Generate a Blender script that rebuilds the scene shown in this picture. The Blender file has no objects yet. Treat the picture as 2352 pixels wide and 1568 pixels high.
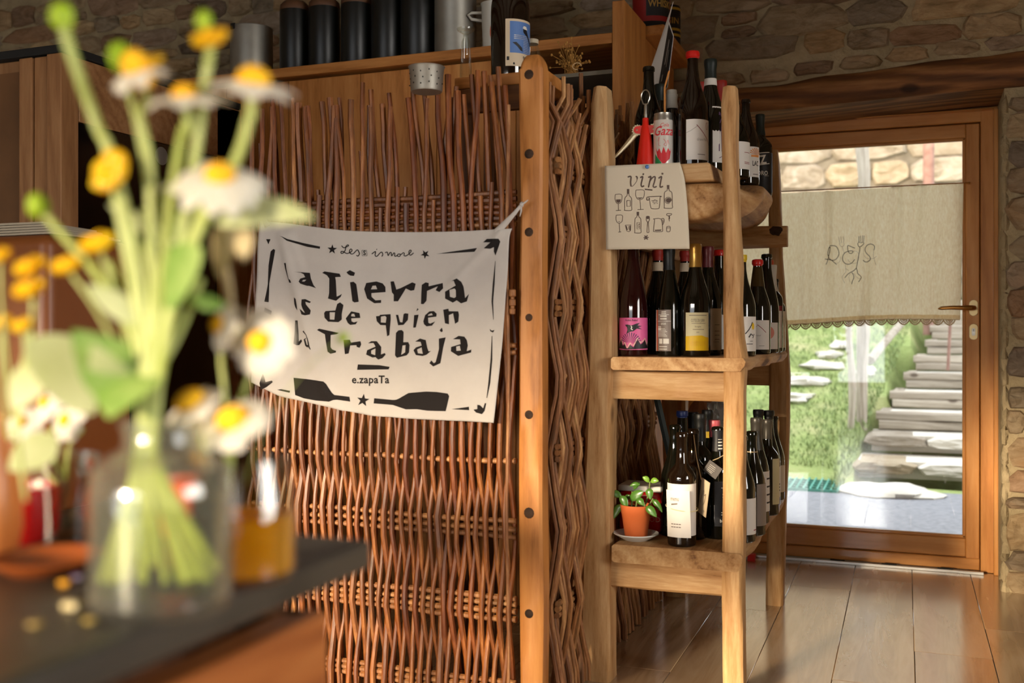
import bpy, math, random
from mathutils import Vector, Matrix, noise
from mathutils.geometry import tessellate_polygon
import bmesh
R = random.Random(7)
PI = math.pi
SC = bpy.context.scene
COL = SC.collection

# ------------------------------------------------------------------ camera, sky, sun, daylight, exposure
FPX, CU, CV, YAW, EYE = 2350.0, 1176.0, 757.0, math.radians(21.0), 1.0
cam_d = bpy.data.cameras.new('camera')
cam_d.sensor_width = 36.0
cam_d.lens = 36.0 * FPX / 2352.0
cam_d.shift_y = -27.0 / 2352.0
cam_d.clip_start = 0.02
cam_d.dof.use_dof = True
cam_d.dof.focus_distance = 3.25
cam_d.dof.aperture_fstop = 2.6
cam = bpy.data.objects.new('camera', cam_d)
cam.location = (0, 0, EYE)
cam.rotation_euler = (PI / 2, 0, YAW)
COL.objects.link(cam)
SC.camera = cam

world = bpy.data.worlds.new('sky')
SC.world = world
world.use_nodes = True
wn = world.node_tree
wn.nodes.clear()
wo = wn.nodes.new('ShaderNodeOutputWorld')
wb = wn.nodes.new('ShaderNodeBackground')
wb.inputs[0].default_value = (0.93, 0.97, 1.0, 1)
wb.inputs[1].default_value = 2.8
wn.links.new(wb.outputs[0], wo.inputs[0])

def add_light(name, kind, loc, rot, energy, color, **kw):
    d = bpy.data.lights.new(name, kind)
    d.energy = energy
    d.color = color
    for k, v in kw.items():
        setattr(d, k, v)
    o = bpy.data.objects.new(name, d)
    o.location = loc
    o.rotation_euler = rot
    COL.objects.link(o)
    return o

sun_dir = Vector((0.33, 0.95, -0.15)).normalized()
add_light('sun', 'SUN', (-3, -8, 3), sun_dir.to_track_quat('-Z', 'Y').to_euler(), 6.3, (1.0, 0.80, 0.55), angle=math.radians(6))
# bright low sky beyond the seaward windows, seen through the opening in the wall behind the camera
add_light('window_daylight', 'AREA', (-1.6, -5.2, 2.55), (PI / 2, 0, 0), 540, (1.0, 0.93, 0.84), shape='RECTANGLE', size=5.0, size_y=2.1)
add_light('side_fill_light', 'AREA', (2.75, 0.7, 1.5), (PI / 2, 0, PI / 2), 165, (1.0, 0.95, 0.88), shape='RECTANGLE', size=2.6, size_y=1.7)  # added fill lamp that lifts the upper walls
SC.view_settings.view_transform = 'Standard'
SC.view_settings.look = 'None'
SC.view_settings.exposure = 0.38
SC.view_settings.gamma = 1.0
SC.view_settings.use_curve_mapping = False

# ------------------------------------------------------------------ helpers
def px(u, v, Y):
    """point of the world plane at distance Y along the room, under photo pixel (u, v)"""
    a = math.atan((u - CU) / FPX) - YAW
    X = Y * math.tan(a)
    d = Y * math.cos(YAW) - X * math.sin(YAW)
    return Vector((X, Y, EYE - (v - CV) * d / FPX))

def pX(u, Y): return Y * math.tan(math.atan((u - CU) / FPX) - YAW)

def pz(u, v, Z):
    """point of the horizontal plane Z under photo pixel"""
    a = math.atan((u - CU) / FPX)
    d = (EYE - Z) * FPX / (v - CV)
    r = math.tan(a) * d
    return Vector((r * math.cos(YAW) - d * math.sin(YAW), r * math.sin(YAW) + d * math.cos(YAW), Z))

def lin(h):
    if isinstance(h, (tuple, list)):
        return (h[0], h[1], h[2], 1)
    h = h.lstrip('#')
    c = [int(h[i:i + 2], 16) / 255 for i in (0, 2, 4)]
    return tuple((x / 12.92 if x <= 0.04045 else ((x + 0.055) / 1.055) ** 2.4) for x in c) + (1,)

class M:
    def __init__(s): s.v = []; s.f = []; s.mi = []
    def add(s, vs, fs, mi=0):
        n = len(s.v)
        s.v += [tuple(v) for v in vs]
        s.f += [[i + n for i in f] for f in fs]
        s.mi += [mi] * len(fs)
        return s
    def box(s, x0, x1, y0, y1, z0, z1, mi=0):
        v = [(x0, y0, z0), (x1, y0, z0), (x1, y1, z0), (x0, y1, z0), (x0, y0, z1), (x1, y0, z1), (x1, y1, z1), (x0, y1, z1)]
        return s.add(v, [(0, 3, 2, 1), (4, 5, 6, 7), (0, 1, 5, 4), (1, 2, 6, 5), (2, 3, 7, 6), (3, 0, 4, 7)], mi)
    def tube(s, pts, rad, n=8, mi=0, cap=True, flat=1.0):
        pts = [Vector(p) for p in pts]
        if not isinstance(rad, (list, tuple)): rad = [rad] * len(pts)
        vs = []
        up = None
        for i, p in enumerate(pts):
            t = (pts[min(i + 1, len(pts) - 1)] - pts[max(i - 1, 0)])
            t = t.normalized() if t.length > 1e-9 else Vector((0, 0, 1))
            if up is None:
                up = Vector((1, 0, 0)) if abs(t.x) < 0.9 else Vector((0, 1, 0))
            a = (up - t * up.dot(t)).normalized()
            up = a
            b = t.cross(a)
            for k in range(n):
                an = 2 * PI * k / n
                vs.append(p + a * math.cos(an) * rad[i] + b * math.sin(an) * rad[i] * flat)
        fs = []
        for i in range(len(pts) - 1):
            for k in range(n):
                k2 = (k + 1) % n
                fs.append((i * n + k, i * n + k2, (i + 1) * n + k2, (i + 1) * n + k))
        if cap:
            fs.append(tuple(range(n - 1, -1, -1)))
            fs.append(tuple(range((len(pts) - 1) * n, len(pts) * n)))
        return s.add(vs, fs, mi)
    def lathe(s, prof, n=24, c=(0, 0, 0), mi=0, a0=0.0, a1=2 * PI, capb=True, capt=True):
        full = abs(a1 - a0 - 2 * PI) < 1e-6
        m = n if full else n + 1
        vs = []
        for r, z in prof:
            for k in range(m):
                an = a0 + (a1 - a0) * k / n
                vs.append((c[0] + r * math.cos(an), c[1] + r * math.sin(an), c[2] + z))
        fs = []
        for i in range(len(prof) - 1):
            for k in range(n):
                k2 = (k + 1) % m if full else k + 1
                fs.append((i * m + k, i * m + k2, (i + 1) * m + k2, (i + 1) * m + k))
        if full and capb and prof[0][0] > 1e-6: fs.append(tuple(range(m - 1, -1, -1)))
        if full and capt and prof[-1][0] > 1e-6: fs.append(tuple(range((len(prof) - 1) * m, len(prof) * m)))
        return s.add(vs, fs, mi)
    def prism(s, poly, d0, d1, fn, mi=0):
        """poly: 2D outline; fn(x, y, d) -> 3D; extruded between depths d0 and d1"""
        n = len(poly)
        vs = [fn(x, y, d0) for x, y in poly] + [fn(x, y, d1) for x, y in poly]
        tri = tessellate_polygon([[Vector((x, y, 0)) for x, y in poly]])
        fs = [tuple(t) for t in tri] + [tuple(n + i for i in reversed(t)) for t in tri]
        fs += [(i, (i + 1) % n, n + (i + 1) % n, n + i) for i in range(n)]
        return s.add(vs, fs, mi)
    def blob(s, c, rx, ry, rz, n=12, m=8, jit=0.0, rot=None, mi=0, seed=0):
        vs = []
        for i in range(m + 1):
            th = PI * i / m
            for k in range(n):
                ph = 2 * PI * k / n
                p = Vector((math.sin(th) * math.cos(ph), math.sin(th) * math.sin(ph), math.cos(th)))
                q = 1 + (jit * noise.noise(p * 1.7 + Vector((seed, seed * 2, 0))) if jit else 0)
                p = Vector((p.x * rx, p.y * ry, p.z * rz)) * q
                if rot is not None: p = rot @ p
                vs.append(p + Vector(c))
        fs = [(i * n + k, (i + 1) * n + k, (i + 1) * n + (k + 1) % n, i * n + (k + 1) % n) for i in range(m) for k in range(n)]
        return s.add(vs, fs, mi)

def wloc(o):
    p = Vector((0, 0, 0))
    while o is not None:
        p += o.location
        o = o.parent
    return p

def ob(name, m, mat, parent=None, label=None, smooth=False, local=False, bevel=0, kind=None, loc=None, seg=2, cat=None, group=None, recalc=True):
    """links the geometry in m as one mesh object; vertices are given in world space unless local"""
    me = bpy.data.meshes.new(name)
    base = Vector(loc) if loc is not None else Vector((0, 0, 0))
    pw = wloc(parent) if parent is not None else Vector((0, 0, 0))
    off = Vector((0, 0, 0)) if local else (pw + base if parent is not None else base)
    me.from_pydata([(v[0] - off.x, v[1] - off.y, v[2] - off.z) for v in m.v], [], m.f)
    mats = mat if isinstance(mat, (list, tuple)) else [mat]
    for x in mats: me.materials.append(x)
    if len(mats) > 1: me.polygons.foreach_set('material_index', m.mi)
    if recalc:
        bm = bmesh.new(); bm.from_mesh(me)
        bmesh.ops.recalc_face_normals(bm, faces=bm.faces)
        bm.to_mesh(me); bm.free()
    if smooth:
        me.polygons.foreach_set('use_smooth', [True] * len(me.polygons))
        me.set_sharp_from_angle(angle=math.radians(40))
    me.validate(); me.update()
    o = bpy.data.objects.new(name, me)
    COL.objects.link(o)
    o.location = base
    if parent is not None: o.parent = parent
    if bevel:
        b = o.modifiers.new('bevel', 'BEVEL'); b.width = bevel; b.segments = seg; b.limit_method = 'ANGLE'; b.angle_limit = math.radians(35)
        b.harden_normals = False
        me.polygons.foreach_set('use_smooth', [True] * len(me.polygons))
        me.set_sharp_from_angle(angle=math.radians(60))
    if label: o['label'] = label
    if cat: o['category'] = cat
    if group: o['group'] = group
    if kind: o['kind'] = kind
    return o

def thing(name, label, cat, loc=(0, 0, 0), group=None, kind=None):
    o = bpy.data.objects.new(name, None)
    o.empty_display_size = 0.05
    COL.objects.link(o)
    o.location = loc
    if label: o['label'] = label
    if cat: o['category'] = cat
    if group: o['group'] = group
    if kind: o['kind'] = kind
    return o

# ------------------------------------------------------------------ materials
MATS = {}
def _new(name):
    m = bpy.data.materials.new(name); m.use_nodes = True
    nt = m.node_tree; nt.nodes.clear()
    out = nt.nodes.new('ShaderNodeOutputMaterial')
    b = nt.nodes.new('ShaderNodeBsdfPrincipled')
    nt.links.new(b.outputs[0], out.inputs[0])
    MATS[name] = m
    return m, nt, b, out

def _coords(nt, scale, rnd=True):
    tc = nt.nodes.new('ShaderNodeTexCoord')
    mp = nt.nodes.new('ShaderNodeMapping')
    mp.inputs['Scale'].default_value = scale
    if rnd:
        oi = nt.nodes.new('ShaderNodeObjectInfo')
        mu = nt.nodes.new('ShaderNodeMath'); mu.operation = 'MULTIPLY'; mu.inputs[1].default_value = 29.0
        ad = nt.nodes.new('ShaderNodeVectorMath'); ad.operation = 'ADD'
        nt.links.new(oi.outputs['Random'], mu.inputs[0])
        nt.links.new(tc.outputs['Object'], ad.inputs[0])
        nt.links.new(mu.outputs[0], ad.inputs[1])
        nt.links.new(ad.outputs[0], mp.inputs['Vector'])
        return mp.outputs[0], oi.outputs['Random']
    nt.links.new(tc.outputs['Object'], mp.inputs['Vector'])
    return mp.outputs[0], None

def _ramp(nt, cols):
    r = nt.nodes.new('ShaderNodeValToRGB')
    e = r.color_ramp.elements
    while len(e) > 1: e.remove(e[-1])
    for i, (p, c) in enumerate(cols):
        if i == 0: e[0].position = p; e[0].color = lin(c)
        else:
            x = e.new(p); x.color = lin(c)
    return r

def _noise(nt, vec, scale, detail=4, rough=0.55, dist=0.0):
    n = nt.nodes.new('ShaderNodeTexNoise')
    n.inputs['Scale'].default_value = scale
    n.inputs['Detail'].default_value = detail
    n.inputs['Roughness'].default_value = rough
    n.inputs['Distortion'].default_value = dist
    nt.links.new(vec, n.inputs['Vector'])
    return n.outputs['Fac']

def _value(nt, col, rndsock, amt):
    """per-object brightness variation"""
    mr = nt.nodes.new('ShaderNodeMapRange')
    mr.inputs['To Min'].default_value = 1 - amt; mr.inputs['To Max'].default_value = 1 + amt
    nt.links.new(rndsock, mr.inputs['Value'])
    hs = nt.nodes.new('ShaderNodeHueSaturation')
    nt.links.new(mr.outputs[0], hs.inputs['Value'])
    nt.links.new(col, hs.inputs['Color'])
    return hs.outputs[0]

def flat(name, col, rough=0.5, metal=0.0, spec=0.5, coat=0.0, emit=None, trans=0.0, alpha=1.0):
    m, nt, b, out = _new(name)
    b.inputs['Base Color'].default_value = lin(col)
    b.inputs['Roughness'].default_value = rough
    b.inputs['Metallic'].default_value = metal
    b.inputs['Specular IOR Level'].default_value = spec
    b.inputs['Coat Weight'].default_value = coat
    b.inputs['Transmission Weight'].default_value = trans
    return m

def proc(name, cols, scale=(1, 1, 1), ns=6, detail=5, rough=0.6, bump=0.2, bd=0.01, rnd=0.0, metal=0.0, dist=0.0, spec=0.4, bns=None, coat=0.0, nrough=0.55):
    m, nt, b, out = _new(name)
    vec, rs = _coords(nt, scale)
    f = _noise(nt, vec, ns, detail, nrough, dist)
    r = _ramp(nt, cols)
    nt.links.new(f, r.inputs[0])
    c = r.outputs[0]
    if rnd: c = _value(nt, c, rs, rnd)
    nt.links.new(c, b.inputs['Base Color'])
    b.inputs['Roughness'].default_value = rough
    b.inputs['Metallic'].default_value = metal
    b.inputs['Specular IOR Level'].default_value = spec
    b.inputs['Coat Weight'].default_value = coat
    if bump:
        bp = nt.nodes.new('ShaderNodeBump'); bp.inputs['Strength'].default_value = bump; bp.inputs['Distance'].default_value = bd
        g = _noise(nt, vec, bns or ns * 2.5, 5, 0.6)
        nt.links.new(g, bp.inputs['Height']); nt.links.new(bp.outputs[0], b.inputs['Normal'])
    return m

def wood(name, axis, cols, rough=0.55, fine=60, band=7, rnd=0.12, bump=0.25, coat=0.0, spec=0.35, rings=0.5, stretch=0.05, knots=True, bd=0.004):
    """procedural timber with the grain along the given axis (0 x, 1 y, 2 z)"""
    m, nt, b, out = _new(name)
    sc = [1.0, 1.0, 1.0]; sc[axis] = stretch * 2.2
    vec, rs = _coords(nt, tuple(sc))
    big = _noise(nt, vec, band, 3, 0.5, 0.6)
    w = nt.nodes.new('ShaderNodeTexWave')
    w.wave_type = 'BANDS'; w.bands_direction = 'DIAGONAL'
    w.inputs['Scale'].default_value = band * 1.6; w.inputs['Distortion'].default_value = 9.0
    w.inputs['Detail'].default_value = 3; w.inputs['Detail Scale'].default_value = 1.2
    nt.links.new(vec, w.inputs['Vector'])
    fib = _noise(nt, vec, fine, 4, 0.7)
    m1 = nt.nodes.new('ShaderNodeMix'); m1.data_type = 'FLOAT'; m1.inputs[0].default_value = rings
    nt.links.new(big, m1.inputs[2]); nt.links.new(w.outputs['Fac'], m1.inputs[3])
    m2 = nt.nodes.new('ShaderNodeMix'); m2.data_type = 'FLOAT'; m2.inputs[0].default_value = 0.42
    nt.links.new(m1.outputs[0], m2.inputs[2]); nt.links.new(fib, m2.inputs[3])
    r = _ramp(nt, cols); nt.links.new(m2.outputs[0], r.inputs[0])
    c = r.outputs[0]
    if knots:
        vo = nt.nodes.new('ShaderNodeTexVoronoi'); vo.inputs['Scale'].default_value = 4.2
        sk = list(sc); sk[axis] = 0.55
        vk, _ = _coords(nt, tuple(sk)); nt.links.new(vk, vo.inputs['Vector'])
        kr = _ramp(nt, [(0.0, '#3a2413'), (0.055, '#5a3a20'), (0.1, '#ffffff')])
        nt.links.new(vo.outputs['Distance'], kr.inputs[0])
        mx = nt.nodes.new('ShaderNodeMix'); mx.data_type = 'RGBA'; mx.blend_type = 'MULTIPLY'; mx.inputs[0].default_value = 0.75
        nt.links.new(c, mx.inputs[6]); nt.links.new(kr.outputs[0], mx.inputs[7]); c = mx.outputs[2]
    if rnd: c = _value(nt, c, rs, rnd)
    nt.links.new(c, b.inputs['Base Color'])
    b.inputs['Roughness'].default_value = rough
    b.inputs['Specular IOR Level'].default_value = spec
    b.inputs['Coat Weight'].default_value = coat
    bp = nt.nodes.new('ShaderNodeBump'); bp.inputs['Strength'].default_value = bump; bp.inputs['Distance'].default_value = bd
    nt.links.new(m2.outputs[0], bp.inputs['Height']); nt.links.new(bp.outputs[0], b.inputs['Normal'])
    return m

def stonemat(name, pal, rough=0.85, bump=0.7, ns=9, stain=0.5, stretch=(1, 1, 2.2), amt=0.1):
    """stone whose colour is picked per object from a palette, streaked and stained"""
    m, nt, b, out = _new(name)
    vec, rs = _coords(nt, stretch)
    r = _ramp(nt, [(i / (len(pal) - 1), c) for i, c in enumerate(pal)])
    nt.links.new(rs, r.inputs[0])
    f = _noise(nt, vec, ns, 7, 0.65, 0.8)
    r2 = _ramp(nt, [(0.22, '#857b70'), (0.42, '#d8d0c6'), (0.6, '#ffffff')])
    nt.links.new(f, r2.inputs[0])
    mx = nt.nodes.new('ShaderNodeMix'); mx.data_type = 'RGBA'; mx.blend_type = 'MULTIPLY'; mx.inputs[0].default_value = 0.85
    nt.links.new(r.outputs[0], mx.inputs[6]); nt.links.new(r2.outputs[0], mx.inputs[7])
    g = _noise(nt, vec, ns * 0.5, 3, 0.5)
    r3 = _ramp(nt, [(0.55, '#000000'), (0.72, '#ffffff')]); nt.links.new(g, r3.inputs[0])
    mm = nt.nodes.new('ShaderNodeMath'); mm.operation = 'MULTIPLY'; mm.inputs[1].default_value = stain
    nt.links.new(r3.outputs[0], mm.inputs[0])
    mx2 = nt.nodes.new('ShaderNodeMix'); mx2.data_type = 'RGBA'
    nt.links.new(mm.outputs[0], mx2.inputs[0]); nt.links.new(mx.outputs[2], mx2.inputs[6]); mx2.inputs[7].default_value = lin('#9a6a3c')
    nt.links.new(mx2.outputs[2], b.inputs['Base Color'])
    b.inputs['Roughness'].default_value = rough; b.inputs['Specular IOR Level'].default_value = 0.2
    h = _noise(nt, vec, ns * 2.2, 8, 0.7, 0.5)
    bp = nt.nodes.new('ShaderNodeBump'); bp.inputs['Strength'].default_value = bump; bp.inputs['Distance'].default_value = 0.02
    nt.links.new(h, bp.inputs['Height']); nt.links.new(bp.outputs[0], b.inputs['Normal'])
    return m

def pane(name, tint='#ffffff', rough=0.0, refl=1.0, ior=1.5, cap=1.0, haze=0.0):
    """thin clear glass: transparent with Fresnel reflection"""
    m, nt, b, out = _new(name)
    nt.nodes.remove(b)
    t = nt.nodes.new('ShaderNodeBsdfTransparent'); t.inputs[0].default_value = lin(tint)
    g = nt.nodes.new('ShaderNodeBsdfGlossy'); g.inputs['Roughness'].default_value = rough
    fr = nt.nodes.new('ShaderNodeFresnel'); fr.inputs[0].default_value = ior
    mu = nt.nodes.new('ShaderNodeMath'); mu.operation = 'MULTIPLY'; mu.inputs[1].default_value = refl; mu.use_clamp = True
    mix = nt.nodes.new('ShaderNodeMixShader')
    mn = nt.nodes.new('ShaderNodeMath'); mn.operation = 'MINIMUM'; mn.inputs[1].default_value = cap
    nt.links.new(fr.outputs[0], mu.inputs[0]); nt.links.new(mu.outputs[0], mn.inputs[0]); nt.links.new(mn.outputs[0], mix.inputs[0])
    nt.links.new(t.outputs[0], mix.inputs[1]); nt.links.new(g.outputs[0], mix.inputs[2])
    if haze:   # milky veil mixed in to imitate the bright haze of lit glass
        tl = nt.nodes.new('ShaderNodeBsdfTranslucent'); tl.inputs[0].default_value = (0.9, 0.9, 0.82, 1)
        df = nt.nodes.new('ShaderNodeBsdfDiffuse'); df.inputs[0].default_value = (0.9, 0.9, 0.82, 1)
        m2 = nt.nodes.new('ShaderNodeMixShader'); nt.links.new(tl.outputs[0], m2.inputs[1]); nt.links.new(df.outputs[0], m2.inputs[2])
        m3 = nt.nodes.new('ShaderNodeMixShader'); m3.inputs[0].default_value = haze
        nt.links.new(mix.outputs[0], m3.inputs[1]); nt.links.new(m2.outputs[0], m3.inputs[2]); mix = m3
    nt.links.new(mix.outputs[0], out.inputs[0])
    return m

def cloth(name, cols, trans=0.35, weave=900, rough=0.9, ns=14, bump=0.25, slub=(1, 1, 1)):
    """woven cloth, partly translucent, with a fine over-under weave"""
    m, nt, b, out = _new(name)
    vec, rs = _coords(nt, slub)
    f = _noise(nt, vec, ns, 6, 0.7)
    r = _ramp(nt, cols); nt.links.new(f, r.inputs[0])
    nt.links.new(r.outputs[0], b.inputs['Base Color'])
    b.inputs['Roughness'].default_value = rough; b.inputs['Specular IOR Level'].default_value = 0.15
    b.inputs['Sheen Weight'].default_value = 0.2
    v2, _ = _coords(nt, (1, 1, 1))
    hx = _noise(nt, v2, weave, 2, 0.5)
    bp = nt.nodes.new('ShaderNodeBump'); bp.inputs['Strength'].default_value = bump; bp.inputs['Distance'].default_value = 0.001
    nt.links.new(hx, bp.inputs['Height']); nt.links.new(bp.outputs[0], b.inputs['Normal'])
    tr = nt.nodes.new('ShaderNodeBsdfTranslucent'); nt.links.new(r.outputs[0], tr.inputs[0])
    mix = nt.nodes.new('ShaderNodeMixShader'); mix.inputs[0].default_value = trans
    nt.links.new(b.outputs[0], mix.inputs[1]); nt.links.new(tr.outputs[0], mix.inputs[2])
    nt.links.new(mix.outputs[0], out.inputs[0])
    return m

# ------------------------------------------------------------------ organic timber
def timber(p0, p1, w, d, wax, dax, n=14, wob=0.006, seed=0, ch=0.18, taper=None, m=None):
    """hewn beam from p0 to p1 with chamfered corners; w along wax, d along dax; wandering edges"""
    m = m or M()
    p0, p1, wax, dax = Vector(p0), Vector(p1), Vector(wax), Vector(dax)
    ring = []
    c = min(w, d) * ch
    for sx, sy in ((1, 1), (-1, 1), (-1, -1), (1, -1)):
        a = (sx * (w / 2), sy * (d / 2 - c)); b = (sx * (w / 2 - c), sy * (d / 2))
        ring += [a, b] if sx * sy > 0 else [b, a]
    k = len(ring); vs = []
    for i in range(n + 1):
        t = i / n
        p = p0.lerp(p1, t)
        s = taper(t) if taper else 1.0
        for j, (a, b) in enumerate(ring):
            q = Vector((j * 3.1 + seed * 7.7, t * (p1 - p0).length * 3.4, seed * 1.3))
            q2 = Vector((seed * 5.1, t * (p1 - p0).length * 2.0, 9.0 if a > 0 else -9.0))
            da = wob * (noise.noise(q) * 0.5 + noise.noise(q2) * 1.5)
            db = wob * 0.7 * noise.noise(q + Vector((11, 5, 2)))
            vs.append(p + wax * (a * s + da) + dax * (b * s + db))
    fs = [(i * k + j, i * k + (j + 1) % k, (i + 1) * k + (j + 1) % k, (i + 1) * k + j) for i in range(n) for j in range(k)]
    fs.append(tuple(range(k - 1, -1, -1))); fs.append(tuple(range(n * k, (n + 1) * k)))
    return m.add(vs, fs)

def slab(x0, x1, y0, y1, z0, z1, along, seed=0, wob=0.01, n=16, rnd=0.006, m=None):
    """plank with a live edge: along = 0 (x) or 1 (y)"""
    m = m or M()
    vs = []
    L = (x1 - x0) if along == 0 else (y1 - y0)
    for i in range(n + 1):
        t = i / n
        if along == 1:
            y = y0 + L * t
            a = x0 + wob * 0.4 * noise.noise(Vector((y * 4, seed, 1))); b = x1 + wob * noise.noise(Vector((y * 5, seed, 7)))
            ring = [(a, z0 + rnd), (a + rnd, z0), (b - rnd * 2.5, z0), (b - rnd * .5, z0 + (z1 - z0) * .4), (b, z1 - rnd * 1.6), (b - rnd * 1.2, z1), (a + rnd, z1), (a, z1 - rnd)]
            vs += [Vector((q, y, z)) for q, z in ring]
        else:
            x = x0 + L * t
            a = y0 + wob * noise.noise(Vector((x * 5, seed, 1))); b = y1 + wob * 0.4 * noise.noise(Vector((x * 4, seed, 7)))
            ring = [(a, z0 + rnd), (a + rnd, z0), (b - rnd, z0), (b, z0 + rnd), (b, z1 - rnd), (b - rnd, z1), (a + rnd, z1), (a, z1 - rnd)]
            vs += [Vector((x, q, z)) for q, z in ring]
    k = 8
    fs = [(i * k + j, i * k + (j + 1) % k, (i + 1) * k + (j + 1) % k, (i + 1) * k + j) for i in range(n) for j in range(k)]
    fs.append(tuple(range(k - 1, -1, -1))); fs.append(tuple(range(n * k, (n + 1) * k)))
    return m.add(vs, fs)

# ------------------------------------------------------------------ flat print: polygons, strokes and lettering laid on a surface
def poly(pts):
    tri = tessellate_polygon([[Vector((x, y, 0)) for x, y in pts]])
    return ([tuple(p) for p in pts], [tuple(t) for t in tri])

def polyh(outer, holes):
    loops = [[Vector((x, y, 0)) for x, y in l] for l in [outer] + holes]
    tri = tessellate_polygon(loops)
    return ([(v.x, v.y) for l in loops for v in l], [tuple(t) for t in tri])

def stroke(pts, w, closed=False):
    """ribbon of width w (or list of widths) along a polyline"""
    pts = [Vector((p[0], p[1])) for p in pts]
    if closed: pts = pts + [pts[0], pts[1]]
    n = len(pts); ws = w if isinstance(w, (list, tuple)) else [w] * n
    vs = []
    for i, p in enumerate(pts):
        t = pts[min(i + 1, n - 1)] - pts[max(i - 1, 0)]
        t = t.normalized() if t.length > 1e-9 else Vector((1, 0))
        q = Vector((-t.y, t.x)) * ws[min(i, len(ws) - 1)] / 2
        vs += [tuple(p + q), tuple(p - q)]
    return (vs, [(2 * i, 2 * i + 1, 2 * i + 3, 2 * i + 2) for i in range(n - 1)])

def arc(cx, cy, rx, ry, a0, a1, n=10):
    return [(cx + rx * math.cos(math.radians(a0 + (a1 - a0) * i / n)), cy + ry * math.sin(math.radians(a0 + (a1 - a0) * i / n))) for i in range(n + 1)]

def smooth2(pts, n=4):
    out = []
    P = [pts[0]] + list(pts) + [pts[-1]]
    for i in range(1, len(P) - 2):
        for k in range(n):
            t = k / n
            o = []
            for a in (0, 1):
                p0, p1, p2, p3 = P[i - 1][a], P[i][a], P[i + 1][a], P[i + 2][a]
                o.append(0.5 * (2 * p1 + (p2 - p0) * t + (2 * p0 - 5 * p1 + 4 * p2 - p3) * t * t + (3 * p1 - p0 - 3 * p2 + p3) * t ** 3))
            out.append(tuple(o))
    out.append(tuple(pts[-1]))
    return out

def text(s, size, x=0, y=0, align='CENTER', bold=0.0, shear=0.0, sx=1.0, space=1.0, rot=0.0, flip=False):
    c = bpy.data.curves.new('t', 'FONT')
    c.body = s; c.size = size; c.align_x = align; c.align_y = 'CENTER'; c.offset = bold * size; c.shear = shear
    c.resolution_u = 2; c.space_character = space; c.fill_mode = 'FRONT'
    o = bpy.data.objects.new('t', c); COL.objects.link(o)
    dg = bpy.context.evaluated_depsgraph_get()
    me = o.evaluated_get(dg).to_mesh()
    ca, sa = math.cos(rot), math.sin(rot)
    vs = []
    for v in me.vertices:
        a, b = v.co.x * sx, v.co.y * (-1 if flip else 1)
        vs.append((x + a * ca - b * sa, y + a * sa + b * ca))
    fs = [tuple(p.vertices) for p in me.polygons]
    bpy.data.objects.remove(o); bpy.data.curves.remove(c)
    return (vs, fs)

def ink(name, shapes, fn, mat, parent, cutx=None, cuty=None, label=None):
    """shapes: list of (2D verts, faces); fn(x, y) -> world point on the printed surface"""
    bm = bmesh.new()
    for vs, fs in shapes:
        bv = [bm.verts.new((x, y, 0)) for x, y in vs]
        for f in fs:
            try: bm.faces.new([bv[i] for i in f])
            except ValueError: pass
    for ax, cut in ((0, cutx), (1, cuty)):
        if not cut: continue
        cs = [v.co[ax] for v in bm.verts]
        if not cs: continue
        lo, hi = min(cs), max(cs)
        k = math.ceil(lo / cut)
        no = (1, 0, 0) if ax == 0 else (0, 1, 0)
        while k * cut < hi:
            co = [0, 0, 0]; co[ax] = k * cut
            bmesh.ops.bisect_plane(bm, geom=bm.verts[:] + bm.edges[:] + bm.faces[:], plane_co=co, plane_no=no, dist=1e-7)
            k += 1
    m = M()
    bm.verts.index_update(); bm.verts.ensure_lookup_table()
    m.add([fn(v.co.x, v.co.y) for v in bm.verts], [[v.index for v in f.verts] for f in bm.faces])
    bm.free()
    if not m.f: return None
    return ob(name, m, mat, parent, label=label, recalc=False)
# ------------------------------------------------------------------ palette of materials
OAK = [(0.30, '#704822'), (0.41, '#a87c4c'), (0.55, '#c09868'), (0.70, '#d4b284')]
OAKW = {a: wood('oak_' + 'xyz'[a], a, OAK, rough=0.62, band=5, rings=0.2, fine=110, bump=.35, bd=.0025) for a in (0, 1, 2)}
PINE = [(0.25, '#85501f'), (0.45, '#b5763a'), (0.6, '#c28446'), (0.75, '#cf9858')]
PINEW = {a: wood('pine_' + 'xyz'[a], a, PINE, rough=0.5, band=5, rings=0.25, fine=90, bd=.002) for a in (0, 1, 2)}
FRAME = [(0.25, '#a0662e'), (0.45, '#bf8244'), (0.6, '#ca8f50'), (0.78, '#d6a066')]
FRW = {a: wood('door_timber_' + 'xyz'[a], a, FRAME, rough=0.38, band=4, rings=0.3, rnd=0.03, bump=0.08, coat=0.15, knots=False) for a in (0, 1, 2)}
DARKW = {a: wood('dark_timber_' + 'xyz'[a], a, [(0.25, '#3f2512'), (0.5, '#6e4422'), (0.75, '#8f5e33')], rough=0.6, rings=0.3) for a in (0, 1, 2)}
LINTEL = wood('lintel_oak', 0, [(0.22, '#3d2514'), (0.45, '#6d4424'), (0.6, '#875a33'), (0.8, '#a8764a')], rough=0.7, band=5, rings=0.5, bump=0.6, rnd=0.0, bd=0.01)
CABW = {a: wood('cabinet_wood_' + 'xyz'[a], a, [(0.25, '#6b4526'), (0.5, '#8f6540'), (0.75, '#a57c54')], rough=0.5, rings=0.2, rnd=0.03, knots=False) for a in (0, 2)}
MORTAR = proc('lime_mortar', [(0.3, '#9c8c6c'), (0.7, '#b8a684')], ns=11, rough=0.95, bump=0.8, bd=0.02, spec=0.1)
WALLST = stonemat('wall_stone', ['#a39278', '#b8a280', '#8f8474', '#c2a276', '#a8947a', '#cdb287', '#85786a', '#ab8869', '#b3a38f'], stain=0.35)
OUTST = stonemat('granite_block', ['#968e80', '#a1988a', '#8a847a', '#a3947a', '#938c80'], stain=0.12, ns=5, stretch=(1, 1, 1.2), bump=0.6)
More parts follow.
